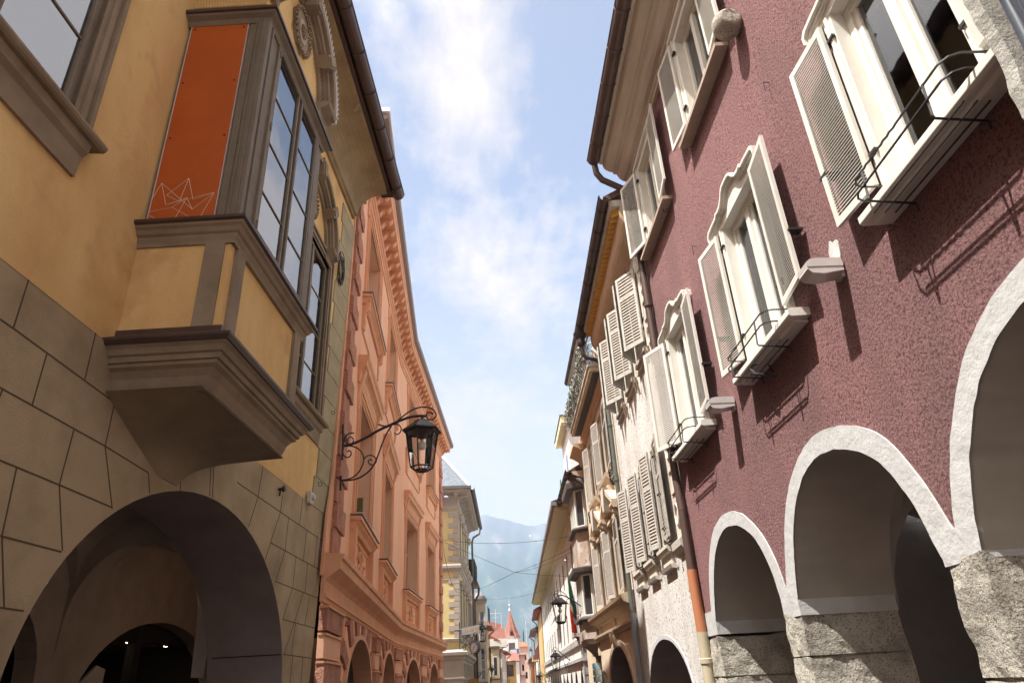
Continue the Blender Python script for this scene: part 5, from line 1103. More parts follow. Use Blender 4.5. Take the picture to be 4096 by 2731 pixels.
for s in sW:
    for z0, z1 in ((5.75, 7.0), (3.3, 4.55)):
        w_ = gwin(hall, R5, s - .42, s + .42, z0, z1, rec=.25, fm=hallw, gm=gl_dark, w=.05, rev=marb)
q = MB(); q.box(R5, -.05, R5.L, -.01, .10, 2.92, 3.16, marb); q.box(R5, -.05, R5.L, -.01, .14, 2.3, 2.42, marb); q.build('string_course', hall)
fe = Fr(0, 0, 0, o=R5.p(0, 0, 0), t=-R5.n, n=-R5.t)   # end wall, facing the camera
q = MB(); q.box(fe, .0, 6, -.2, 0, -2, 8.0, marb)
z = -1; k = 0
while z < 7.6:
    q.box(fe, -.06, (.75, 1.05)[k % 2], -.02, .05, z + .02, z + .52, marb); q.box(R5, -.05, (.5, .7)[k % 2], -.01, .05, z + .02, z + .52, marb); z += .56; k += 1
q.box(fe, -.12, 5, -.01, .12, 2.9, 3.2, marb); q.box(fe, -.10, 5, -.01, .10, 2.3, 2.42, marb); q.build('end_quoins', hall)
q = MB(); q.box(R5, -.75, R5.L + .3, -6, .72, 8.0, 8.06, yel_e); q.box(R5, -.78, R5.L + .32, .72, .78, 7.98, 8.26, yel_e); q.box(R5, -.81, -.75, -6, .78, 7.98, 8.26, yel_e)
q.sweep(R5, [(-.01, 7.72), (.05, 7.75), (.14, 7.9), (.16, 7.999), (-.01, 7.999)], 0, R5.L, yel_e); q.build('eaves', hall)
gz = mat('grey metal roof edge', (.20, .18, .17), .45)
q = MB(); q.box(R5, -.9, R5.L + .4, .78, .90, 8.14, 8.30, gz); q.box(R5, -.92, -.81, -6, .90, 8.14, 8.30, gz); q.sweep(R5, [(.9, 8.3), (.9, 8.33), (-6, 10.5), (-6, 10.4)], -.9, R5.L + .4, gz); q.build('roof', hall)
q = MB(); s_, z_ = R5.pix(2216, 2500, .3)
rg = [[R5.p(s_ - 1.7, 0, 5.2), R5.p(s_ + 1.7, 0, 5.2), R5.p(s_ + 1.7, .05, 5.1), R5.p(s_ - 1.7, .05, 5.1)], [R5.p(s_ - 1.7, .0, 5.1), R5.p(s_ + 1.7, .0, 5.1), R5.p(s_ + 1.7, .38, 4.85), R5.p(s_ - 1.7, .38, 4.85)], [R5.p(s_ - 1.7, .0, 5.1), R5.p(s_ + 1.7, .0, 5.1), R5.p(s_ + 1.7, .45, 4.65), R5.p(s_ - 1.7, .45, 4.65)]]
q.loft(rg, mat('grey striped awning', (.36, .33, .32), .8, (.50, .47, .45), 4, .49, .51, stretch=(0, 2.6, 0))); tagm(q.build('awning', None, loc=R5.p(s_, 0, 4.9)), 'small grey striped awning over a window of the white hall', 'awning')
q = MB(); q.box(fe, .25, 1.5, .05, .42, 3.2, 3.30, marb); q.box(R5, .0, 1.1, .0, .34, 3.17, 3.3, marb); q.build('corner_ledge', hall)
def flower_box(f, s, d, z, L, label, fl=(.62, .12, .16), n=160):
    t = thing('flower_box', f.p(s, d, z), label, 'flower box')
    q = MB(); q.box(f, s - L / 2, s + L / 2, d - .1, d + .1, z, z + .17, mat('brown planter', (.13, .085, .07), .7)); q.build('planter', t)
    q = MB(); leaves(q, (s, d, z + .24), L / 2, .16, .17, n, .035, [mat('geranium leaf', (.06, .13, .035), .6), mat('geranium leaf light', (.10, .19, .05), .6)], int(z * 10), f); q.build('foliage', t)
    q = MB(); leaves(q, (s, d, z + .36), L / 2, .18, .14, n // 2, .03, [mat('geranium flower %.2f' % fl[0], fl, .6)], int(z * 10) + 3, f); q.build('flowers', t)
s_, z_ = R5.pix(2335, 2545, .22); flower_box(R5, s_ + .1, .22, 3.31, .7, 'brown flower box with pink geraniums on the corner ledge of the white hall')
# flag
fl = thing('flag', R5.p(.6, 0, 3.5), 'green white and red flag hanging from a slanting pole on the white hall', 'flag')
P0 = R5.p(.9, .0, 3.75); P1 = Vector((3.66, 29.0, 6.05))
q = MB(); q.tube([P0, P1], .022, alu, 6); q.lathe(P1, [(0, -.04), (.05, 0), (0, .05)], alu, 8); q.build('pole', fl)
cg, cw, crd = mat('flag green', (.015, .16, .10), .8), mat('flag white', (.7, .7, .68), .8), mat('flag red', (.55, .035, .02), .8)
q = MB(); nu, nv = 14, 26; vs = []
top = [P1.lerp(P0, .01 + .72 * i / nu) for i in range(nu + 1)]
for j in range(nv + 1):
    v = j / nv
    for i in range(nu + 1):
        u = i / nu; t = top[i]; ln = 1.35 + 1.25 * (1 - u)
        x = t.x + (3.80 - t.x) * v * .25; y = t.y + (29.05 - t.y) * v * .4
        z = t.z - ln * v * (1.0 if u < .9 else .98) - .1 * abs(u - .35) * v
        fold = .05 * math.sin(u * 15 + v * 2) * (.3 + v)
        vs.append(Vector((x + fold + .02 * math.sin(v * 7), y + fold * 1.3, z)))
for j in range(nv):
    for i in range(nu):
        v = j / nv; u = i / nu; w_i = v * .95 + (1 - u) * .05
        mt = cg if w_i < .50 else cw if w_i < .60 else crd
        a = j * (nu + 1) + i; q.add([vs[a], vs[a + 1], vs[a + nu + 2], vs[a + nu + 1]], [(0, 1, 2, 3)], mt)
o = q.build('cloth', fl, smooth=True); sl = o.modifiers.new('s', 'SOLIDIFY'); sl.thickness = .004
# white tower house behind the hall
tw = thing('house', Vector((5, 33, 0)), 'tall white house with yellow eaves and roof aerial rising behind the terrace', 'house')
q = MB(); TF = Fr((4.72, 32.2), (4.85, 35.7), 'R')
q.box(TF, 0, 3.6, -4, 0, 5, 13.1, hallw)
for z0, z1 in ((10.9, 12.0),): q.box(TF, 1.2, 1.9, -.01, .012, z0, z1, gl_dark)
q.build('wall', tw)
q = MB(); q.box(TF, -.3, 3.9, -4, .28, 13.08, 13.14, yel_e); q.box(TF, -.32, 3.92, .28, .34, 13.05, 13.4, yel_e); q.box(TF, -.36, -.3, -4, .34, 13.05, 13.4, yel_e); q.build('eaves', tw)
q = MB(); q.box(TF, -.4, 4, -4, .38, 13.4, 13.46, zincd); q.tube([TF.p(.3, -.1, 13.4), TF.p(.3, -.1, 14.3)], .05, gz, 6); q.lathe(TF.p(.9, -.2, 13.5), [(.1, 0), (.25, .2), (.1, .5), (.2, .6), (0, .8)], gz, 8); q.build('roof', tw)
t2 = thing('house', Vector((5.2, 38, 0)), 'white block with arched top windows between the hall roof and the stone bay', 'house')
q = MB(); TG = Fr((4.85, 36.4), (5.1, 41.5), 'R'); q.holed(TG, rectp(0, 5, 5, 10.9), [[(s - .35, 8.6)] + [(s - .35, 9.6)] + arc(s, 9.7, .35, .35, 180, 0, 8) + [(s + .35, 8.6)] for s in (1, 2.3, 3.6)], 0, hallw); q.box(TG, 0, .1, -4, -.01, 5, 10.9, hallw); q.box(TG, .1, 5, -.4, -.35, 8, 10.4, gl_dark); q.box(TG, .0, 5, -4, -3.9, 5, 10.9, hallw)
q.build('wall', t2); q = MB(); q.box(TG, -.2, 5.2, -4, .2, 10.9, 11.0, hallw); q.box(TG, -.1, 5.1, -4, .1, 10.7, 10.9, hallw); q.build('cornice', t2)
q = MB()
for s in (.3, .5): q.box(TG, s, s + .05, .1, .15, 11.0, 11.5, mat('green terrace post', (.05, .14, .11), .6))
q.build('terrace_posts', t2)
# ================================================================== houses farther right
def wx(r, y): return r * y
def simple_house(label, f, z0, z1, wallm, roofm, rows, ns, ww, hh, over=.35, depth=6, shut=None, name='house', gm=None, rise=1.6, s_end=None, arch=0, dp=True, cam_side=None):
    t = thing(name, f.p(0, 0, 0), label, 'house'); hs = []
    for z in rows:
        for i in range(ns): s = f.L * (i + .5) / ns; hs.append((s - ww / 2, s + ww / 2, z, z + hh))
    wallq(t, f, 0, f.L, z0, z1, hs, wallm, depth=depth, top=False)
    for h in hs:
        w_ = gwin(t, f, *h, rec=.15, fm=cream, gm=gm or gl_dark, bars=(.5,), w=.06, rev=wallm)
        if shut:
            for sg, x in ((-1, h[0]), (1, h[1])):
                q = MB(); q.box(f, min(x, x + sg * ww * .5), max(x, x + sg * ww * .5), .02, .06, h[2], h[3], shut)
                for k in range(5): q.box(f, min(x + sg * .05, x + sg * ww * .45), max(x + sg * .05, x + sg * ww * .45), .06, .07, h[2] + .1 + k * (hh - .2) / 5, h[2] + .06 + (k + .8) * (hh - .2) / 5, shut)
                q.build('shutter', w_)
    q = MB(); q.sweep(f, [(over, z1 - .02), (over + .05, z1 + .05), (-depth / 2, z1 + rise), (-depth, z1 + .05), (-depth, z1 - .05), (-.3, z1 - .05)], -.15, f.L + .15, roofm); q.build('roof', t)
    gutter(f, -.15, f.L + .15, over + .06, z1 + .02, .07, t, mt=dkp, seg=50)
    if dp: pipe(t, [f.p(f.L - .1, over + .05, z1 - .05), f.p(f.L - .1, .15, z1 - .4), f.p(f.L - .1, .08, z1 - .7), f.p(f.L - .1, .08, z0)], .05, dkp)
    return t
tile = mat('red roof tiles', (.24, .095, .07), .85, (.17, .07, .055), 6, .4, .65, bump=.9, bscale=9, fine=(.36, .20, .15), fscale=12, flo=.55, fhi=.65)
och2 = mat('ochre wall', (.55, .38, .17), .9, (.48, .33, .15), 2)
R6 = Fr((5.75, 66.3), (6.39, 78), 'R'); simple_house('narrow ochre yellow house with red roofed dormer hood, just past the white hall', R6, -4, 7.6, och2, mat('dark red painted roof', (.28, .03, .04), .5), (1.8, 4.6), 4, .7, 1.4, over=.5)
R7 = Fr((6.33, 78.2), (6.95, 91), 'R'); h7 = simple_house('white house with red flowers on its upper balcony, beyond the ochre one', R7, -4, 6.7, hallw, zincd, (1.2, 3.9), 5, .7, 1.3, over=.6, shut=mat('dark red shutter', (.16, .05, .045), .7))
q = MB(); q.box(R7, 3.2, 6.5, 0, .62, 3.75, 3.9, och2); q.build('balcony_slab', h7)
q = MB()
for k in range(20): q.box(R7, 3.2 + k * .17, 3.23 + k * .17, .57, .60, 3.9, 5.0, fr_m)
q.box(R7, 3.2, 6.5, .56, .61, 4.95, 5.02, fr_m); q.build('balcony_railing', h7)
flower_box(R7, 4.6, .75, 4.85, 3.0, 'flower box with red blooms on the balcony rail of the far white house', (.5, .06, .04), 260)
R8 = Fr((6.75, 91.5), (7.9, 112), 'R'); h8 = simple_house('low far house with dark red roof and an orange wooden bay', R8, -5, 4.3, mat('pinkish wall', (.52, .38, .31), .9), tile, (1.2,), 6, .8, 1.3, over=.5)
q = MB(); ob = mat('orange varnished wood', (.42, .17, .035), .6); q.box(R8, .2, 1.5, 0, .38, 1.0, 3.9, ob); q.box(R8, .15, 1.55, 0, .44, 3.9, 4.05, tile); q.box(R8, .1, 1.6, 0, .45, .9, 1.0, hallw)
q.box(R8, .1, .2, .05, .34, 2.0, 3.6, mat('dark orange panel', (.30, .11, .02), .6)); q.build('wooden_bay', h8)
q = MB(); q.box(R8, 2, 3, -1.6, -.9, 4.6, 6.3, mat('grey chimney', (.23, .20, .19), .9)); q.box(R8, 1.9, 3.1, -1.7, -.8, 6.3, 6.45, tile)
for k in range(4): q.box(R8, 2.05 + k * .25, 2.15 + k * .25, -1.5, -1.0, 6.0, 6.3, dark)
q.build('chimney', h8)
R9 = Fr((8.4, 113), (10.2, 150), 'R'); simple_house('farthest pale house with red roof at the end of the street on the right', R9, -6, 5.2, hallw, tile, (1.6,), 8, .8, 1.3, rise=2)
# ================================================================== cream corner building (left)
E3 = Fr((-1.09, 44), (-9, 44), 'R'); S3 = Fr((-1.09, 44), (-.58, 55.5), 'L')
ylw = mat('pale yellow plaster', (.66, .56, .28), .9, (.60, .50, .25), 1.5)
gst = mat('grey trim stone', (.44, .40, .35), .85, (.37, .335, .29), 2.5)
cb = thing('house', Vector((-1.09, 44, 0)), 'pale yellow corner building with grey quoins, bracketed cornice and slate roof', 'house')
hE = [(2.6, 3.6, 4.9, 7.2), (2.6, 3.6, 9.0, 11.2), (5.2, 6.2, 4.9, 7.2), (5.2, 6.2, 9.0, 11.2)]
q = MB(); q.holed(E3, rectp(0, 7.9, 3.5, 12), [rectp(*h) for h in hE], 0, ylw); q.box(E3, 0, 7.9, -.01, .0, -2, 3.5, gst); q.build('wall', cb)
for h in hE: gwin(cb, E3, *h, rec=.2, fm=gst, gm=gl_dark, rev=gst)
hS = [(1.3 + 2.7 * i, 2.3 + 2.7 * i, z, z + 2.2) for i in range(4) for z in (4.9, 9.0)]
q = MB(); q.holed(S3, rectp(0, S3.L, 3.5, 12), [rectp(*h) for h in hS], 0, ylw); q.box(S3, S3.L - .1, S3.L, -7, -.01, -2, 12, ylw); q.build('wall', cb)
for h in hS:
    w_ = gwin(cb, S3, *h, rec=.2, fm=gst, gm=gl_dark, rev=gst)
    q = MB()
    for s in (h[0] - .14, h[1]): q.box(S3, s, s + .14, -.01, .05, h[2] - .3, h[3] + .2, gst)
    q.box(S3, h[0], h[1], -.01, .10, h[3], h[3] + .25, gst); q.sweep(S3, [(-.01, h[3] + .25), (.15, h[3] + .25), (.3, h[3] + .45), (-.01, h[3] + .5)], h[0] - .4, h[1] + .4, gst); q.sweep(S3, [(-.01, h[2] - .5), (.15, h[2] - .45), (.32, h[2] - .2), (.34, h[2] - .02), (-.01, h[2])], h[0] - .35, h[1] + .35, gst); q.build('window_surround', w_)
q = MB()
def both(prof, k=1):
    q.sweep(E3, prof, -prof_max(prof) * 0, 7.9, gst, k0=-1); q.sweep(S3, prof, 0, S3.L, gst, k0=-1)
def prof_max(p): return max(a for a, b in p)
both([(-.01, 8.0), (.06, 8.02), (.08, 8.12), (.16, 8.2), (.17, 8.34), (.12, 8.45), (-.01, 8.5)])
both([(-.01, 4.05), (.12, 4.08), (.14, 4.2), (-.01, 4.24)]); both([(-.01, 7.5), (.04, 7.52), (.04, 7.6), (-.01, 7.62)])
both([(-.01, 11.7), (.05, 11.72), (.06, 11.8), (.10, 11.84), (.10, 12.0), (.02, 12.02), (.02, 12.4), (.10, 12.5), (.2, 12.56), (-.01, 12.6)])
both([(-.01, 12.72), (.80, 12.74), (.82, 12.86), (.88, 12.98), (-.01, 13.02)]); q.build('cornice', cb)
for f, n, x0 in ((E3, 9, .1), (S3, 17, .05)):
    for i in range(n):
        q = MB(); x = x0 + i * (f.L if f is S3 else 7.9) / n; q.prism(f.sub(x, 0, 0, math.pi / 2), [(.0, 12.42), (.16, 12.44), (.35, 12.55), (.62, 12.58), (.68, 12.74), (0, 12.74)], -.12, .12, gst); q.build('bracket', cb)
q = MB(); z = 4.28; k = 0
while z < 11.6:
    if not 7.95 < z + .1 < 8.4:
        w1 = (.62, 1.0)[k % 2] * .62 + .0; h = .30
        q = MB(); q.box(E3, -.035, w1 if k % 2 else w1 * .78, -.01, .035, z, z + h, gst); q.box(S3, -.02, .35, -.01, .034, z, z + h, gst); q.build('quoin', cb)
    z += .335; k += 1
bsx = [(-.01, 3.05), (.06, 3.08), (.1, 3.2), (.28, 3.3), (.30, 3.46), (.05, 3.6), (-.01, 3.6)]
q = MB(); q.box(E3, -.18, 7.9, .0, .2, -2, 3.06, gst); q.box(S3, .0, S3.L, .0, .2, -2, 3.06, gst)
for f in (E3, S3): q.sweep(f, [(d + .2, z) for d, z in bsx], 0, 7.9 if f is E3 else S3.L, gst, k0=-1); q.sweep(f, [(.2, 2.0), (.24, 2.02), (.26, 2.1), (.2, 2.2)], 0, 7.9 if f is E3 else S3.L, gst, k0=-1)
for i in range(7): q.box(S3, .4 + i * 1.6, .6 + i * 1.6, .2, .28, -2, 2.9, gst)
q.build('base_storey', cb)
q = MB(); slate = mat('blue slate', (.14, .165, .20), .55, (.10, .12, .15), 5, .4, .6, bump=.6, bscale=6)
q.add([E3.p(-.8, .8, 13.02), E3.p(7.9, .8, 13.02), E3.p(7.9, -2.2, 17.5), E3.p(2.4, -2.2, 17.5), S3.p(S3.L, .8, 13.02), S3.p(S3.L, -3.4, 17.5)], [(0, 1, 2, 3), (0, 4, 5, 3)], slate)
q.tube([E3.p(-.8, .8, 13.05), E3.p(2.4, -2.2, 17.55)], .10, mat('pale ridge tile', (.5, .5, .52), .6), 6)
for k in range(3): q.tube([E3.p(-.6 + .1 * k, .5 - .15 * k, 13.25 + .2 * k), E3.p(7.9, .5 - .15 * k, 13.25 + .2 * k)], .02, MAT['pale ridge tile'], 4)
q.build('roof', cb)
gutter(S3, -.6, S3.L + .6, 1.0, 12.98, .12, cb, mt=greyp, seg=.8); q = MB(); q.box(E3, -.9, 7.9, .85, .98, 12.9, 13.08, greyp); q.build('gutter', cb)
pipe(cb, [S3.p(S3.L + .3, .95, 12.9), S3.p(S3.L + .3, .9, 12.5), S3.p(S3.L + .2, .4, 12.2), S3.p(S3.L + .1, .3, 11.8), S3.p(S3.L + .1, .3, -2)], .08, greyp)
for (s, nm) in ((1.4, 'small white floodlight on the ledge of the pale yellow corner building'), (2.1, 'small square fitting on the ledge of the pale yellow corner building, beside the floodlight')):
    q = MB(); q.box(E3, s - .5, s - .2, .2, .4, 3.62, 3.85, cream); q.box(E3, s - .46, s - .24, .4, .43, 3.66, 3.81, dark if s < 2 else alu); tagm(q.build('ledge_light', None, loc=E3.p(s, .3, 3.6)), nm, 'light')
# pink house and onwards on the left
pinkm = mat('pale pink plaster', (.60, .43, .34), .9, (.54, .38, .30), 2)
L4 = Fr((-.58, 55.7), (-.30, 61.7), 'L'); h4 = simple_house('pale pink house with louvred shutters and roof balcony behind the pale yellow corner building', L4, -2, 9.1, pinkm, zincd, (2.0, 5.6), 3, .8, 1.9, over=.45, shut=slat_g, rise=1.2, dp=False)
pipe(h4, [L4.p(5.9, .5, 9.1), L4.p(5.9, .45, 8.6), L4.p(6.0, .1, 8.0), L4.p(6.0, .1, -2)], .09, rust)
q = MB()
for k in range(16): q.box(L4, .2 + k * .3, .23 + k * .3, .4, .43, 9.2, 10.6, iron)
for z in (9.4, 9.8, 10.2, 10.6): q.box(L4, .2, 4.9, .41, .44, z, z + .03, iron)
q.box(L4, .2, .24, -2, .4, 9.2, 10.6, iron); q.box(L4, -.1, 1.2, -2, .42, 8.9, 9.15, mat('dark wood balcony', (.07, .04, .03), .8)); q.build('roof_balcony', h4)
creamw = mat('cream grey plaster', (.55, .49, .38), .9, (.49, .43, .33), 2)
b5 = thing('house', Vector((0, 62.5, 0)), 'cream house whose full height bay with white sashes faces up the street', 'house')
B5 = Fr((.70, 62.5), (-1.6, 62.5), 'R'); B5s = Fr((.70, 62.5), (.75, 65), 'L')
hb = [(.10, .52, 2.05, 4.5), (.10, .52, 5.3, 7.35)]
q = MB(); q.holed(B5, rectp(0, .95, -2, 8.2), [rectp(*h) for h in hb], 0, creamw); q.box(B5s, .2, 2.5, -1, 0, -2, 8.2, creamw); q.box(B5, .95, 2.3, -3, -.3, -2, 8.2, pinkm); q.build('wall', b5)
for h in hb: gwin(b5, B5, *h, rec=.1, fm=hallw, gm=gl_dark, bars=(.33, .62), mull=False, w=.07)
q = MB(); q.box(B5, -.1, 1.1, -1, .12, 8.0, 8.15, creamw); q.box(B5, -.15, 1.15, -1, .2, 8.15, 8.35, greyp); q.lathe(B5.p(.45, -.6, 8.3), [(.55, 0), (.5, .3), (.3, .55), (0, .65)], gz, 10); q.box(B5, -.06, 1.0, -.1, .06, 4.7, 5.0, creamw); q.box(B5, -.06, 1.0, -.1, .08, 1.75, 1.9, rust); q.build('bay_cornice', b5)
pipe(b5, [B5.p(.98, .1, 8.3), B5.p(.98, .1, -2)], .07, rust)
L5 = Fr((.62, 66), (1.0, 72), 'L'); h5 = simple_house('cream house with a small railed roof terrace behind the cream bay', L5, -3, 6.4, creamw, tile, (1.3, 3.8), 3, .8, 1.6, over=.5, rise=.5)
q = MB()
for k in range(12): q.box(L5, .2 + k * .35, .23 + k * .35, .3, .33, 6.8, 8.1, greyp)
q.box(L5, .2, 4.1, .3, .34, 8.05, 8.1, greyp); q.box(L5, .2, 4.1, .31, .32, 7.0, 8.05, MAT['conservatory glass']); q.build('terrace_railing', h5)
L6 = Fr((1.15, 74), (2.35, 84), 'L'); h6 = simple_house('cream house under a large red tiled roof with a dark framed bay', L6, -3, 5.6, creamw, tile, (1.4,), 4, .9, 1.8, over=.9, rise=2.2)
F6 = Fr((2.0, 73.9), (-1, 73.9), 'R')
q = MB(); q.box(F6, 0, .75, -2, 0, -3, 4.9, creamw); q.box(F6, .15, .55, 0, .02, 2.4, 4.2, hallw); q.box(F6, .2, .5, .02, .03, 2.5, 4.1, gl_dark); q.box(F6, -.1, .85, -2, .15, 4.9, 5.1, zincd); q.box(F6, -.05, .8, -.1, .08, 2.1, 2.25, rust); q.box(F6, .15, .55, 0, .03, .2, 1.6, gst); q.build('bay', h6)
q = MB(); q.add([Vector((1.0, 73.8, 5.9)), Vector((2.95, 75.5, 5.5)), Vector((2.7, 79, 7.4)), Vector((.9, 76.5, 7.7))], [(0, 1, 2, 3)], tile); q.add([Vector((1.0, 73.8, 5.9)), Vector((.9, 76.5, 7.7)), Vector((-3, 76.5, 7.7)), Vector((-3, 73.8, 5.9))], [(0, 1, 2, 3)], tile); q.build('hip_roof', h6)
q = MB(); q.box(F6, -.85, 2.5, -2, .1, 5.0, 5.75, hallw); q.build('gable_cove', h6)
L7 = Fr((2.65, 85), (3.5, 95), 'L'); h7b = simple_house('narrow pale house with a small dark balcony and deep eaves', L7, -4, 5.0, hallw, tile, (1.0, 3.0), 5, .7, 1.2, over=.55, rise=1.5)
q = MB(); q.box(L7, .2, 1.6, 0, .7, 1.3, 1.45, zincd); q.box(L7, .2, 1.6, .66, .7, 2.2, 2.26, iron)
for k in range(9): q.box(L7, .2 + k * .17, .22 + k * .17, .67, .69, 1.45, 2.2, iron)
q.build('balcony', h7b)
F8 = Fr((4.95, 100), (-1, 100), 'R')
h8b = thing('house', F8.p(0, 0, 0), 'low orange yellow house with brown shutters facing the viewer beneath the loggia', 'house')
hb = [(.55 + .95 * i, .98 + .95 * i, 2.6, 4.0) for i in range(2)]
wallq(h8b, F8, 0, 3, -5, 4.45, hb, och2, depth=8)
for h in hb:
    w_ = gwin(h8b, F8, *h, rec=.1, fm=iron, gm=gl_dark)
    for x in (h[0] - .2, h[1] + .02):
        q = MB(); q.box(F8, x, x + .18, .01, .05, h[2], h[3], mat('brown shutter', (.10, .055, .04), .8)); q.build('shutter', w_)
q = MB(); q.box(F8, .3, 1.2, .0, .02, .8, 2.0, mat('deep ochre panel', (.55, .33, .08), .9)); q.box(F8, 1.5, 1.56, 0, .1, -4, 4.4, zincd); q.build('ochre_panel', h8b)
q = MB(); q.add([F8.p(-.5, .5, 4.4), F8.p(3.2, .5, 5.1), F8.p(3.2, -2.5, 6.2), F8.p(-.5, -2.5, 5.4)], [(0, 1, 2, 3)], tile); q.box(F8, -.5, 3.2, .4, .5, 4.3, 4.4, dkp); q.build('roof', h8b)
F9 = Fr((6.2, 115), (1, 115), 'R')
lg = thing('house', F9.p(0, 0, 0), 'white house with an arched loggia and pale cloth on its balcony, below the spire', 'house')
wallq(lg, F9, 0, 2.1, -5, 7.9, [(.5, 1.5, 6.0, 7.4)], hallw, depth=6); q = MB(); q.box(F9, .2, 1.9, -.9, -.85, 5.8, 7.5, marb); q.box(F9, .0, 1.6, 0, .5, 5.6, 5.75, hallw); q.build('loggia', lg)
q = MB(); q.box(F9, .0, 1.55, .45, .5, 5.75, 6.5, greyp); q.box(F9, .3, 1.3, .5, .53, 5.8, 6.4, mat('pale banner cloth', (.52, .50, .60), .9, bump2=1, b2scale=3)); q.build('balcony_front', lg)
# tower with the red spire
tc = Vector((5.95, 130, 0)); twr = thing('church_tower', tc, 'octagonal tower with steep red tiled spire, dormer, ball and needle finial at the street end', 'tower')
q = MB(); q.lathe(tc, [(1.3, -5), (1.3, 9.2)], hallw, 8); q.build('shaft', twr)
q = MB(); tp = tc + Vector((-.22, 0, 0))
rg = []
for z, r, o in ((9.0, 1.62, 0), (9.25, 1.5, 0), (9.7, 1.25, -.02), (11.0, .78, -.08), (12.4, .34, -.15), (13.5, .06, -.22)): rg.append([tc + Vector((o + r * math.cos(a), r * math.sin(a), z)) for a in [i / 8 * 6.283 + .39 for i in range(8)]])
q.loft(rg, tile)
for i in range(8): q.tube([rg[k][i] for k in range(6)], .035, mat('light ridge tiles', (.48, .24, .17), .8), 4)
q.build('spire', twr)
q = MB(); q.lathe(tc + Vector((-.22, 0, 13.4)), [(.2, 0), (.1, .3), (.04, .4), (.04, .75), (.13, .85), (.15, .95), (.1, 1.05), (.02, 1.12), (.015, 2.4)], cream, 8); q.build('finial', twr)
q = MB(); q.prism(Fr(0, 0, 0, o=tc + Vector((-.1, -1.15, 0)), t=Vector((1, 0, 0)), n=Vector((0, -1, 0))), [(-.32, 9.5), (.32, 9.5), (0, 10.5)], -.4, .35, tile); q.box(Fr(0, 0, 0, o=tc + Vector((-.1, -1.5, 0)), t=Vector((1, 0, 0)), n=Vector((0, -1, 0))), -.2, .2, -.0, .02, 9.5, 9.9, dark); q.build('dormer', twr)
q = MB()
for k in range(16): q.box(F9, .4 + k * .11 - 0, .42 + k * .11, -4, -3.98, 8.0, 8.5, alu)
q.box(F9, .4, 2.1, -4, -3.96, 8.45, 8.5, alu); q.box(F9, .4, 2.1, -4, -3.96, 8.2, 8.23, alu); q.build('roof_railing', lg)
L10 = Fr((7.75, 140), (9.5, 146), 'L'); F10 = Fr((9.4, 140), (6, 140), 'R')
pk = thing('house', F10.p(0, 0, 0), 'pink gabled house with bright orange red roof behind the loggia house', 'house')
wallq(pk, F10, 0, 1.7, -6, 7.3, [(.5, .9, 5.6, 6.4), (.4, .9, 2.5, 3.6)], pinkm, depth=6); q = MB(); q.prism(F10, [(0, 7.3), (1.7, 7.3), (1.4, 8.0), (.9, 8.5), (.4, 8.0)], -3, -.01, pinkm); q.build('gable', pk)
q = MB(); otile = mat('bright orange tiles', (.50, .13, .055), .8, (.38, .10, .05), 4, bump=.5, bscale=5); q.loft([[F10.p(-.1, .2, 7.9), F10.p(2.4, .2, 7.9), F10.p(2.4, -3, 7.9), F10.p(-.1, -3, 7.9)], [F10.p(.6, -.9, 8.75), F10.p(1.8, -.9, 8.75), F10.p(1.8, -2, 8.75), F10.p(.6, -2, 8.75)]], otile); q.build('roof', pk)
F11 = Fr((7.9, 128), (5, 128), 'R'); pk2 = thing('house', F11.p(0, 0, 0), 'tall narrow salmon grey house between the loggia house and the pink gable', 'house')
wallq(pk2, F11, 0, 1.8, -6, 6.0, [(.2, .55, 3.6, 4.6), (1.0, 1.35, 1.6, 2.7)], mat('dusty salmon', (.48, .32, .26), .9), depth=6); q = MB(); q.box(F11, -.3, 1.9, -5, .25, 6.0, 6.12, zincd); q.box(F11, .9, .96, .02, .1, -4, 6, dkp); q.box(F11, -.2, 1.0, 0, .5, 2.9, 3.0, zincd); q.build('eaves', pk2)
# trees at the far end
def far_tree(x, y, z0, h, rx, label, n, sz, cols, sd, conical=False):
    t = thing('tree', Vector((x, y, z0)), label, 'tree'); bk = mat('bark', (.09, .07, .05), .95)
    q = MB(); q.tube([(x, y, z0), (x + .1, y, z0 + h * .5), (x, y, z0 + h * .85)], .15, bk, 7, rs=[.22, .14, .04])
    for k in range(7): a = k * 2.4; zz_ = z0 + h * (.35 + .07 * k); q.tube([(x, y, zz_), (x + rx * .6 * math.cos(a), y + rx * .6 * math.sin(a), zz_ + h * .12)], .04, bk, 5, rs=[.06, .02])
    q.build('trunk', t); q = MB()
    if conical:
        for k in range(12): f_ = k / 11; leaves(q, (x, y, z0 + h * (.15 + .82 * f_)), rx * (1.05 - f_ * .9), rx * (1.05 - f_ * .9), h * .1, n // 12, sz, cols, sd + k)
    else:
        for k in range(9): a = k * 2.4; r_ = rx * .45 * (k % 3) / 1.5; leaves(q, (x + r_ * math.cos(a), y + r_ * math.sin(a), z0 + h * (.45 + .055 * k)), rx * .55, rx * .55, h * .16, n // 9, sz, cols, sd + k)
    q.build('crown', t)
gr = [mat('leaf dark green', (.03, .06, .02), .7), mat('leaf green', (.055, .10, .03), .7), mat('leaf light green', (.09, .15, .04), .7)]
far_tree(10.45, 170, -6, 17.8, .55, 'slender dark cypress rising behind the orange red roof', 1800, .16, gr[:2], 3, True)
far_tree(11.4, 160, -6, 12.4, 1.5, 'leafy green tree at the far end of the street, nearest the pink houses', 1600, .22, gr, 11)
far_tree(12.9, 175, -6, 12.0, 1.7, 'leafy green tree at the far end of the street, behind the orange wooden bay', 1600, .22, gr, 31)
q = MB()
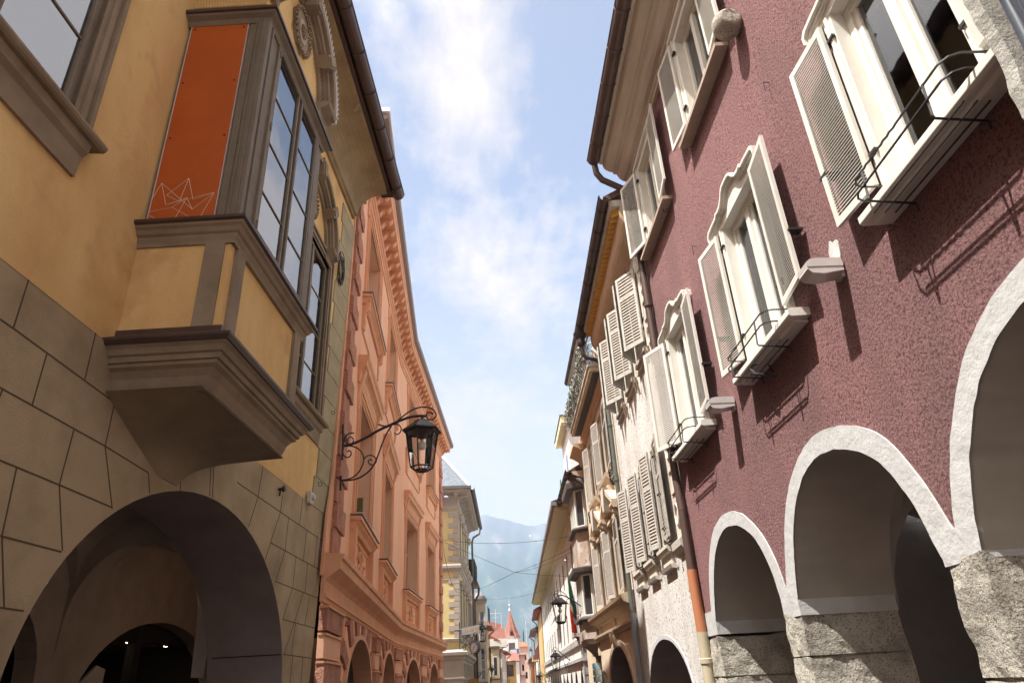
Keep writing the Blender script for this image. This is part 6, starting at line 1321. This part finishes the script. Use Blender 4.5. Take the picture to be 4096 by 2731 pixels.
for x, y, z in ((11.0, 168, 14.6), (11.2, 160, 10.5)): q.tube([(x, y, -6), (x, y, z)], .07, white_p, 5); tagm(q.build('mast', None, loc=(x, y, -6)), 'thin white mast beside the cypress, %s one' % ('taller' if z > 12 else 'shorter'), 'mast'); q = MB()
# aerials on the tiled roof
q = MB(); q.tube([(1.9, 77, 7), (1.9, 77, 8.8)], .02, alu, 4); q.tube([(1.3, 77, 8.4), (2.5, 77, 8.4)], .015, alu, 4); q.tube([(1.6, 77, 8.0), (2.2, 77, 8.0)], .015, alu, 4); q.tube([(2.5, 77.5, 7), (2.5, 77.5, 8.3)], .02, alu, 4)
tagm(q.build('roof_aerial', None, loc=(1.9, 77, 7)), 'thin metal aerial above the red tiled roof', 'aerial')
# ================================================================== lanterns
gl_l = glass('lantern glass', (.96, .97, .96), 1.35, trans=True); bulbm = mat('frosted bulb', (.62, .58, .52), .3, spec=.6)
c5 = lambda x, y: (1200 + .4464 * x, 1400 + .4464 * y)
FL = L2A.sub(.12, 0, 0, math.pi / 2)     # plane square to the salmon wall: s runs out over the street
def P2(x, y): s, z = FL.pix(*c5(x, y)); return s, z
LC = P2(1095, 635)                        # top of the lantern
curves = [([(390, 855), (440, 850), (560, 800), (700, 720), (820, 665), (900, 630), (1000, 595), (1085, 588), (1130, 590)], .026),
    ([(700, 665), (760, 680), (830, 665), (900, 610), (980, 550), (1060, 515), (1140, 510), (1195, 535), (1220, 580), (1205, 612), (1165, 624), (1138, 605), (1135, 575), (1155, 556), (1180, 560), (1188, 578)], .015),
    ([(365, 1165), (450, 1150), (520, 1100), (560, 1030), (572, 970), (550, 910), (500, 870), (440, 855)], .014),
    ([(370, 1170), (500, 1155), (600, 1100), (660, 1030), (700, 940), (740, 830), (780, 740), (820, 680)], .016),
    ([(570, 985), (590, 955), (630, 940), (668, 955), (685, 990), (668, 1020), (635, 1025), (612, 1003), (622, 980), (648, 985)], .012),
    ([(830, 668), (880, 665), (907, 700), (895, 740), (865, 755), (845, 738)], .012),
    ([(390, 850), (395, 800), (420, 760), (450, 743), (485, 742)], .013), ([(428, 810), (440, 782), (468, 783), (478, 815), (455, 840), (420, 835), (396, 805)], .011),
    ([(390, 870), (385, 920), (405, 955), (440, 957), (460, 925), (445, 900), (420, 912)], .012), ([(387, 665), (380, 980)], .02), ([(367, 1125), (362, 1255)], .02)]
CR = [([(P2(x, y)[0] - LC[0], P2(x, y)[1] - LC[1]) for x, y in c], r) for c, r in curves]
def smooth_path(p, n=3):
    o = []
    for i in range(len(p) - 1):
        p0 = p[max(i - 1, 0)]; p1 = p[i]; p2 = p[i + 1]; p3 = p[min(i + 2, len(p) - 1)]
        for k in range(n):
            t = k / n; o.append(tuple(.5 * ((2 * p1[j]) + (-p0[j] + p2[j]) * t + (2 * p0[j] - 5 * p1[j] + 4 * p2[j] - p3[j]) * t * t + (-p0[j] + 3 * p1[j] - 3 * p2[j] + p3[j]) * t ** 3) for j in (0, 1)))
    return o + [p[-1]]
def lantern(c, dirv, k, label, group='street lanterns on scrolled brackets', kd=None):
    """c: point at the lantern's cap, dirv: unit vector out from the wall, k: scale, kd: reach scale"""
    c = Vector(c); dirv = Vector(dirv); kd = kd or k
    t = thing('street_lantern', c, label, 'street lamp', group)
    for i, (pts, r) in enumerate(CR):
        q = MB(); q.tube([c + dirv * (a * kd) + Vector((0, 0, b * k)) for a, b in smooth_path(pts)], r * k, iron, 6); q.build('bracket_arm' if i < 4 else 'wall_plate' if i > 8 else 'scroll', t, smooth=True)
    hx = lambda r, z, o=.3: [c + Vector((r * k * math.cos(a), r * k * math.sin(a), z * k)) for a in [j * math.pi / 3 + o for j in range(6)]]
    q = MB(); q.tube([c + Vector((0, 0, .12 * k)), c], .03 * k, iron, 8); q.loft([hx(.15, 0), hx(.17, -.03), hx(.39, -.20), hx(.39, -.225), hx(.30, -.22)], iron); q.build('roof', t)
    for ring_, nm in (((.315, -.225), 'rail'), ((.215, -.93), 'rail'), ((.13, -.985), 'rail')):
        a = hx(*ring_); q = MB(); q.tube(a + [a[0]], .016 * k, iron, 4, cap=False); q.build(nm, t)
    A, B, Cc = hx(.315, -.225), hx(.215, -.93), hx(.13, -.985)
    for i in range(6): q = MB(); q.tube([A[i], B[i], Cc[i]], .014 * k, iron, 5); q.build('upright', t)
    A, B = hx(.305, -.235), hx(.208, -.925)
    q = MB(); q.loft([A, B], gl_l, cap=False); q.build('glass', t)
    q = MB(); q.lathe(c + Vector((0, 0, -.24 * k)), [(.10 * k, .02), (.10 * k, -.10 * k), (.03 * k, -.12 * k), (.03 * k, -.2 * k)], iron, 8)
    q.build('lamp_holder', t); q = MB()
    q.lathe(c + Vector((0, 0, -.50 * k)), [(0, -.085 * k)] + [(.085 * k * math.sin(R(a)), -.085 * k * math.cos(R(a))) for a in range(20, 150, 20)] + [(.03 * k, .08 * k), (.03 * k, .10 * k)], bulbm, 12); q.build('bulb', t, smooth=True)
    return t
cL = FL.p(LC[0], 0, LC[1]); lantern(cL, L2A.n, 1.0, 'large black lantern on a scrolled iron arm at the near corner of the salmon house')
def at(r, h, y): return Vector((r * y, y, h * y + 1.6))
dR = -R4.n
lantern(at(.1135, .104, 24.6), R4.n, .82, 'black lantern on the right in front of the flag, fixed to the stone clad bay', kd=.62)
lantern(at(.103, .0355, 36.5), R5.n, .80, 'black lantern low on the white hall wall, above its arcade', kd=.50)
lantern(at(.0797, .0112, 58), R5.n, .80, 'small distant lantern at the far end of the white hall', kd=.50)
lantern(at(.0063, .0735, 46.5), S3.n, .95, 'black lantern on the left behind the clock and the hanging sign', kd=.72)
lantern(at(.0179, .0215, 68), L5.n, .85, 'small lantern low on the left beside the cream house with the roof terrace', kd=.5)
lantern(at(.0207, .0075, 78), L6.n, .85, 'tiny lantern at the bottom edge on the left under the tiled roof house', kd=.5)
# ================================================================== clock, hanging sign, gold board
ck_ = at(-.0038, .0472, 40); ckt = thing('street_clock', Vector((ck_.x + .06, 40, -1.3)), 'round street clock with white dial and dark grey drum on a thin dark post', 'clock')
ax = Vector((-.62, -.78, 0)).normalized()
q = MB(); q.tube([Vector((ck_.x + .09, 40.05, -1.3)), Vector((ck_.x + .09, 40.05, 4.15))], .05, iron, 8); q.lathe(Vector((ck_.x + .03, 40.05, 4.1)), [(.05, 0), (.07, .05), (.1, .12), (.07, .2), (0, .24)], alu, 10); q.build('post', ckt)
drum = mat('dark grey clock drum', (.07, .075, .08), .45, spec=.5)
q = MB(); q.lathe(ck_ - ax * .16, [(0, -.1), (.15, -.08), (.28, 0), (.32, .08), (.33, .16), (.32, .26), (.30, .30), (.275, .30), (.275, .27)], drum, 28, ax); q.build('drum', ckt, smooth=True)
dl = mat('white dial', (.72, .73, .74), .4); q = MB(); q.lathe(ck_ - ax * .16, [(0, .275), (.278, .275)], dl, 28, ax); d_ = q.build('dial', ckt)
hx_ = Vector((0, 0, 1)); hy_ = ax.cross(hx_).normalized(); cc = ck_ + ax * .12
q = MB()
for i in range(12):
    a = i * math.pi / 6; v = hy_ * math.sin(a) + hx_ * math.cos(a); q.tube([cc + v * .19, cc + v * .25], .010, iron, 4)
    for k in (-.02, .02): n_ = v.cross(ax) * k; q.tube([cc + v * .19 + n_, cc + v * .25 + n_], .004, iron, 4)
q.build('numerals', d_); q = MB()
for a, l, r in ((math.pi * .28, .20, .009), (math.pi * 1.12, .14, .013)): v = hy_ * math.sin(a) * -1 + hx_ * math.cos(a); q.tube([cc + ax * .01 - v * .04, cc + ax * .01 + v * l], r, iron, 4)
q.build('hands', d_)
sg_ = thing('hanging_sign', Vector((-1.0, 43.6, 4)), 'grey hanging sign with dull gold lettering on a scrolled iron bracket', 'sign')
a_, b_ = at(-.0212, .0685, 43.7), at(.0022, .0705, 43.3)
q = MB(); t_ = (b_ - a_); t_.z = 0; ln = t_.length; t_.normalize(); SF = Fr(0, 0, 0, o=Vector((a_.x, a_.y, 0)), t=t_, n=Vector((t_.y, -t_.x, 0)))
q.prism(SF, [(0, a_.z - .27), (ln, b_.z - .22), (ln, b_.z + .20), (0, a_.z + .13)], -.04, .04, mat('grey sign board', (.20, .19, .21), .5, (.27, .26, .28), 1.5)); q.build('board', sg_)
cu = bpy.data.curves.new('lettering', 'FONT'); cu.body = 'JUWELIER'; cu.size = .22; cu.extrude = .004; cu.space_character = 1.05
tmp = bpy.data.objects.new('lettering_curve', cu); col_link(tmp); bpy.context.view_layer.update()
me_ = bpy.data.meshes.new_from_object(tmp.evaluated_get(bpy.context.evaluated_depsgraph_get())); bpy.data.objects.remove(tmp); me_.name = 'lettering'
me_.materials.clear(); me_.materials.append(mat('dull gold letters', (.38, .24, .06), .5)); lo = bpy.data.objects.new('lettering', me_); col_link(lo); lo.parent = sg_
sl_ = math.atan2(b_.z - a_.z + .06, ln); lm = Matrix((t_, Vector((0, 0, 1)), SF.n)).transposed().to_4x4(); lo.matrix_local = Matrix.Translation(SF.p(.14, .046, a_.z - .13) - sg_.location) @ lm @ Matrix.Rotation(sl_, 4, 'Z')
q = MB(); q.tube([at(-.0242, .079, 43.75), at(-.0244, .046, 43.75)], .03, iron, 5); q.tube([at(-.031, .0695, 43.75), at(-.021, .0695, 43.7)], .04, iron, 5)
def scr(cx_, cz_, r, tn, a0, y=43.6, n=18): return [at(cx_ + r * (1 - i / n * .8) * math.cos(a0 + tn * 6.283 * i / n), cz_ + r * (1 - i / n * .8) * math.sin(a0 + tn * 6.283 * i / n), y) for i in range(n + 1)]
for args in ((-.0205, .0545, .0030, 1.3, 0), (-.0185, .0470, .0032, 1.4, 1), (-.0215, .0595, .0022, 1.2, 2), (-.0130, .0618, .0026, 1.5, 3), (-.0170, .0510, .0028, 1.3, 4), (-.0210, .0490, .002, 1.3, 5), (-.0160, .0430, .0024, 1.4, 0), (-.0175, .058, .0022, 1.3, 2)): q.tube(scr(*args), .014, iron, 4)
q.tube([at(-.024, .060, 43.6), at(-.018, .0605, 43.6), at(-.0135, .0645, 43.6)], .018, iron, 4); q.tube([at(-.024, .047, 43.6), at(-.017, .052, 43.6), at(-.0125, .0645, 43.6)], .018, iron, 4); q.build('bracket', sg_)
gb = thing('gold_sign', at(-.0085, .006, 33), 'dull gold octagonal hanging sign at the bottom edge below the clock', 'sign')
s0_ = at(-.0075, -.004, 33); GF = Fr(0, 0, 0, o=Vector((s0_.x, s0_.y, 0)), t=Vector((1, 0, 0)), n=Vector((0, -1, 0)))
zc_ = s0_.z; ow = [(.41 * math.cos(R(a)), .46 * math.sin(R(a)) + zc_ + .04) for a in (22.5, 67.5, 112.5, 157.5, 202.5, 247.5, 292.5, 337.5)]
q = MB(); q.prism(GF, [(x * .9, z) for x, z in ow], -.03, .03, mat('dull gold paint', (.36, .22, .06), .55, (.30, .18, .045), 3)); q.build('board', gb)
q = MB(); q.tube([GF.p(.2, 0, zc_ + .46), GF.p(.34, 0, zc_ + .62), GF.p(.36, .0, zc_ + .7)], .02, iron, 5); q.tube([GF.p(.36, 0, zc_ + .62), GF.p(.1, 0, zc_ + .76)], .014, iron, 5); q.tube([GF.p(.16 + .07 * math.cos(a), 0, zc_ + .60 + .07 * math.sin(a)) for a in [i * .6 for i in range(12)]], .01, iron, 4); q.build('bracket', gb)
# ================================================================== wires
def wire(pts, sag, label, r=.009, n=20, knots=0):
    q = MB()
    for a, b in zip(pts, pts[1:]):
        l = [a.lerp(b, i / n) - Vector((0, 0, sag * 4 * (i / n) * (1 - i / n))) for i in range(n + 1)]; q.tube(l, r, iron, 4)
        for k in range(knots): p_ = l[(k + 1) * n // (knots + 1)]; q.lathe(p_ - Vector((0, 0, .04)), [(0, 0), (.035, .03), (0, .07)], iron, 5)
    tagm(q.build('overhead_wire', None, loc=pts[0]), label, 'wire', 'overhead wires across the street')
cl_ = L2B.p(LB - .1, .05, at(-.0485, .1899, 39.6).z)
node = at(.054, .1404, 36)
wire([cl_, at(.1478, .188, 29)], .28, 'highest overhead wire, sagging level across the mountain view', knots=3)
wire([cl_ - Vector((0, 0, .08)), node], .02, 'overhead wire from the salmon house down to the knot in mid street')
wire([node, at(.147, .1755, 28.5)], .08, 'upper overhead wire from the mid street knot to the stone bay', knots=0)
wire([node, at(.146, .1694, 28.6)], .16, 'lower overhead wire from the mid street knot towards the stone bay', r=.009)
wire([node, at(.155, .1304, 28.8)], .04, 'nearly level overhead wire from the mid street knot to the white hall')
wire([at(-.0233, .1118, 43.9), node], .06, 'overhead wire from the pale yellow corner building up to the mid street knot')
wire([at(.0095, .1084, 62.4), at(.0974, .1171, 50)], .3, 'lowest long overhead wire, in front of the spire needle', knots=2)
wire([L2B.p(LB - .05, .05, cl_.z), at(-.0225, .118, 43.8)], .9, 'slack wire dropping from the salmon house to the pale yellow corner', r=.010, knots=3)
# ================================================================== dark cloth banner, very near on the right
q = MB(); bn = mat('dark blue grey cloth', (.055, .062, .085), .45, (.09, .10, .13), 2, spec=.5)
BF = Fr(0, 0, 0, o=R1.p(2.215, .47, 0), t=(R1.n * .35 - R1.t * .94).normalized(), n=(-R1.t * .35 - R1.n * .94).normalized())
nx, nz_ = 24, 20; g = [BF.p(.9 * i / nx, .05 * math.sin(i * .55 + j * .12) + .02 * math.sin(i * 1.3), 3.4 + 3.4 * j / nz_) for j in range(nz_ + 1) for i in range(nx + 1)]
q.add(g, [(j * (nx + 1) + i, j * (nx + 1) + i + 1, (j + 1) * (nx + 1) + i + 1, (j + 1) * (nx + 1) + i) for j in range(nz_) for i in range(nx)], bn)
o = tagm(q.build('hanging_banner', None, smooth=True, loc=R1.p(2.0, .4, 3.4)), 'dark blue grey cloth banner in the top right corner, close to the viewer', 'banner'); sl = o.modifiers.new('s', 'SOLIDIFY'); sl.thickness = .006
q = MB(); q.tube([R1.p(2.33, .30, 4.35), R1.p(2.335, .28, 4.0), R1.p(2.33, .28, 2.4)], .012, iron, 6); tagm(q.build('cable', None, loc=R1.p(2.33, .3, 4)), 'dark cable hanging below the rough stucco strip at the right edge', 'cable')
# ================================================================== mountains
def ridge(rm): return 0
mt_m = bpy.data.materials.new('forested mountain'); mt_m.use_nodes = True; t = mt_m.node_tree; ns = t.nodes; b = ns['Principled BSDF']; b.inputs['Roughness'].default_value = 1
g_ = ns.new('ShaderNodeNewGeometry'); mp_ = ns.new('ShaderNodeMapping'); mp_.inputs['Scale'].default_value = (1, .5, .45); t.links.new(g_.outputs['Position'], mp_.inputs[0])
nz1 = ns.new('ShaderNodeTexNoise'); nz1.inputs['Scale'].default_value = .011; nz1.inputs['Detail'].default_value = 9; nz1.inputs['Roughness'].default_value = .68; t.links.new(mp_.outputs[0], nz1.inputs['Vector'])
rp = ns.new('ShaderNodeValToRGB'); t.links.new(nz1.outputs[0], rp.inputs[0]); r_ = rp.color_ramp
r_.elements[0].position = .46; r_.elements[0].color = (.035, .06, .03, 1); r_.elements[1].position = .68; r_.elements[1].color = (.22, .20, .17, 1); e = r_.elements.new(.54); e.color = (.05, .08, .04, 1)
sp = ns.new('ShaderNodeSeparateXYZ'); t.links.new(g_.outputs['Position'], sp.inputs[0])
mr = ns.new('ShaderNodeMapRange'); mr.inputs['From Min'].default_value = 230; mr.inputs['From Max'].default_value = 420; mr.inputs['To Max'].default_value = .55; t.links.new(sp.outputs[2], mr.inputs[0])
mx = ns.new('ShaderNodeMix'); mx.data_type = 'RGBA'; t.links.new(mr.outputs[0], mx.inputs['Factor']); t.links.new(rp.outputs[0], mx.inputs['A']); mx.inputs['B'].default_value = (.17, .17, .16, 1)
nz2 = ns.new('ShaderNodeTexNoise'); nz2.inputs['Scale'].default_value = .03; nz2.inputs['Detail'].default_value = 4; t.links.new(mp_.outputs[0], nz2.inputs['Vector'])
sn = ns.new('ShaderNodeMapRange'); sn.inputs['From Min'].default_value = .74; sn.inputs['From Max'].default_value = .76; t.links.new(nz2.outputs[0], sn.inputs[0])
sm = ns.new('ShaderNodeMath'); sm.operation = 'MULTIPLY'; t.links.new(sn.outputs[0], sm.inputs[0]); t.links.new(mr.outputs[0], sm.inputs[1])
mx2 = ns.new('ShaderNodeMix'); mx2.data_type = 'RGBA'; t.links.new(sm.outputs[0], mx2.inputs['Factor']); t.links.new(mx.outputs['Result'], mx2.inputs['A']); mx2.inputs['B'].default_value = (.8, .8, .8, 1)
t.links.new(mx2.outputs['Result'], b.inputs['Base Color'])
prof = [(-.6, .10), (-.4, .15), (-.2, .19), (-.06, .207), (.0007, .2131), (.006, .220), (.014, .2243), (.022, .220), (.0395, .2158), (.0566, .2108), (.0777, .2036), (.092, .2045), (.1039, .2068), (.1121, .2011), (.16, .19), (.3, .16), (.6, .12), (.9, .09)]
def rz(x):
    for (a, b_), (c_, d_) in zip(prof, prof[1:]):
        if a <= x <= c_: return b_ + (d_ - b_) * (x - a) / (c_ - a)
    return .08
DM = 2000; nxm, nym = 260, 70; vs = []
for j in range(nym + 1):
    v = j / nym
    for i in range(nxm + 1):
        r = -.6 + 1.5 * i / nxm; y = 1300 + (DM - 1300) * v; base = (rz(r) * DM + 1.6) * (v ** 1.15)
        p_ = Vector((r * 6, v * 3, 1.7)); n_ = noise.fractal(p_, 1.0, 2.1, 6) * 26 * (v * (1 - v) * 3 + .05)
        gl_ = abs(noise.noise(Vector((r * 34, v * 2.2, 5)))) * -34 * math.sin(math.pi * min(1, v * 1.05)) if v < .98 else 0
        n_ += noise.noise(Vector((r * 130, v * 12, 2))) * (2.5 + 2 * v)
        vs.append(Vector((r * y, y, base + n_ + gl_ - 12 * (1 - v))))
q = MB(); q.add(vs, [(j * (nxm + 1) + i, j * (nxm + 1) + i + 1, (j + 1) * (nxm + 1) + i + 1, (j + 1) * (nxm + 1) + i) for j in range(nym) for i in range(nxm)], mt_m)
q.add([vs[nym * (nxm + 1)], vs[nym * (nxm + 1) + nxm], Vector((vs[-1].x, DM + 300, -10)), Vector((vs[nym * (nxm + 1)].x, DM + 300, -10))], [(0, 1, 2, 3)], mt_m)
q.f.pop(); q.mi.pop()
struct(q.build('mountain', smooth=True))
meadow = mat('alpine meadow', (.16, .24, .07), 1, (.11, .17, .06), .02)
# haze
HZ = bpy.data.materials.new('haze'); HZ.use_nodes = True; t = HZ.node_tree; t.nodes.clear(); o_ = t.nodes.new('ShaderNodeOutputMaterial'); pv = t.nodes.new('ShaderNodeVolumePrincipled')
pv.inputs['Color'].default_value = (.42, .58, .95, 1); pv.inputs['Density'].default_value = .00031; pv.inputs['Anisotropy'].default_value = .0; t.links.new(pv.outputs[0], o_.inputs['Volume'])
q = MB(); q.box(Fr((0, 0), (0, 1), 'R'), -120, 2350, -2300, 2300, -9, 520, HZ); hz = q.build('haze'); hz['kind'] = 'stuff'
g = MB(); rows = [(-60, 0), (0, 0), (10, 0), (20, -.5), (40, -1.3), (80, -2.8), (150, -4.5), (400, -6), (3000, -6), (6000, -6)]
cols = [-3000, -300, -40, -12, 0, 12, 40, 300, 3000]
vs = [Vector((x, y, z)) for y, z in rows for x in cols]; nc = len(cols)
g.add(vs, [(i * nc + j, i * nc + j + 1, (i + 1) * nc + j + 1, (i + 1) * nc + j) for i in range(len(rows) - 1) for j in range(nc - 1)], pave)
struct(g.build('ground'))
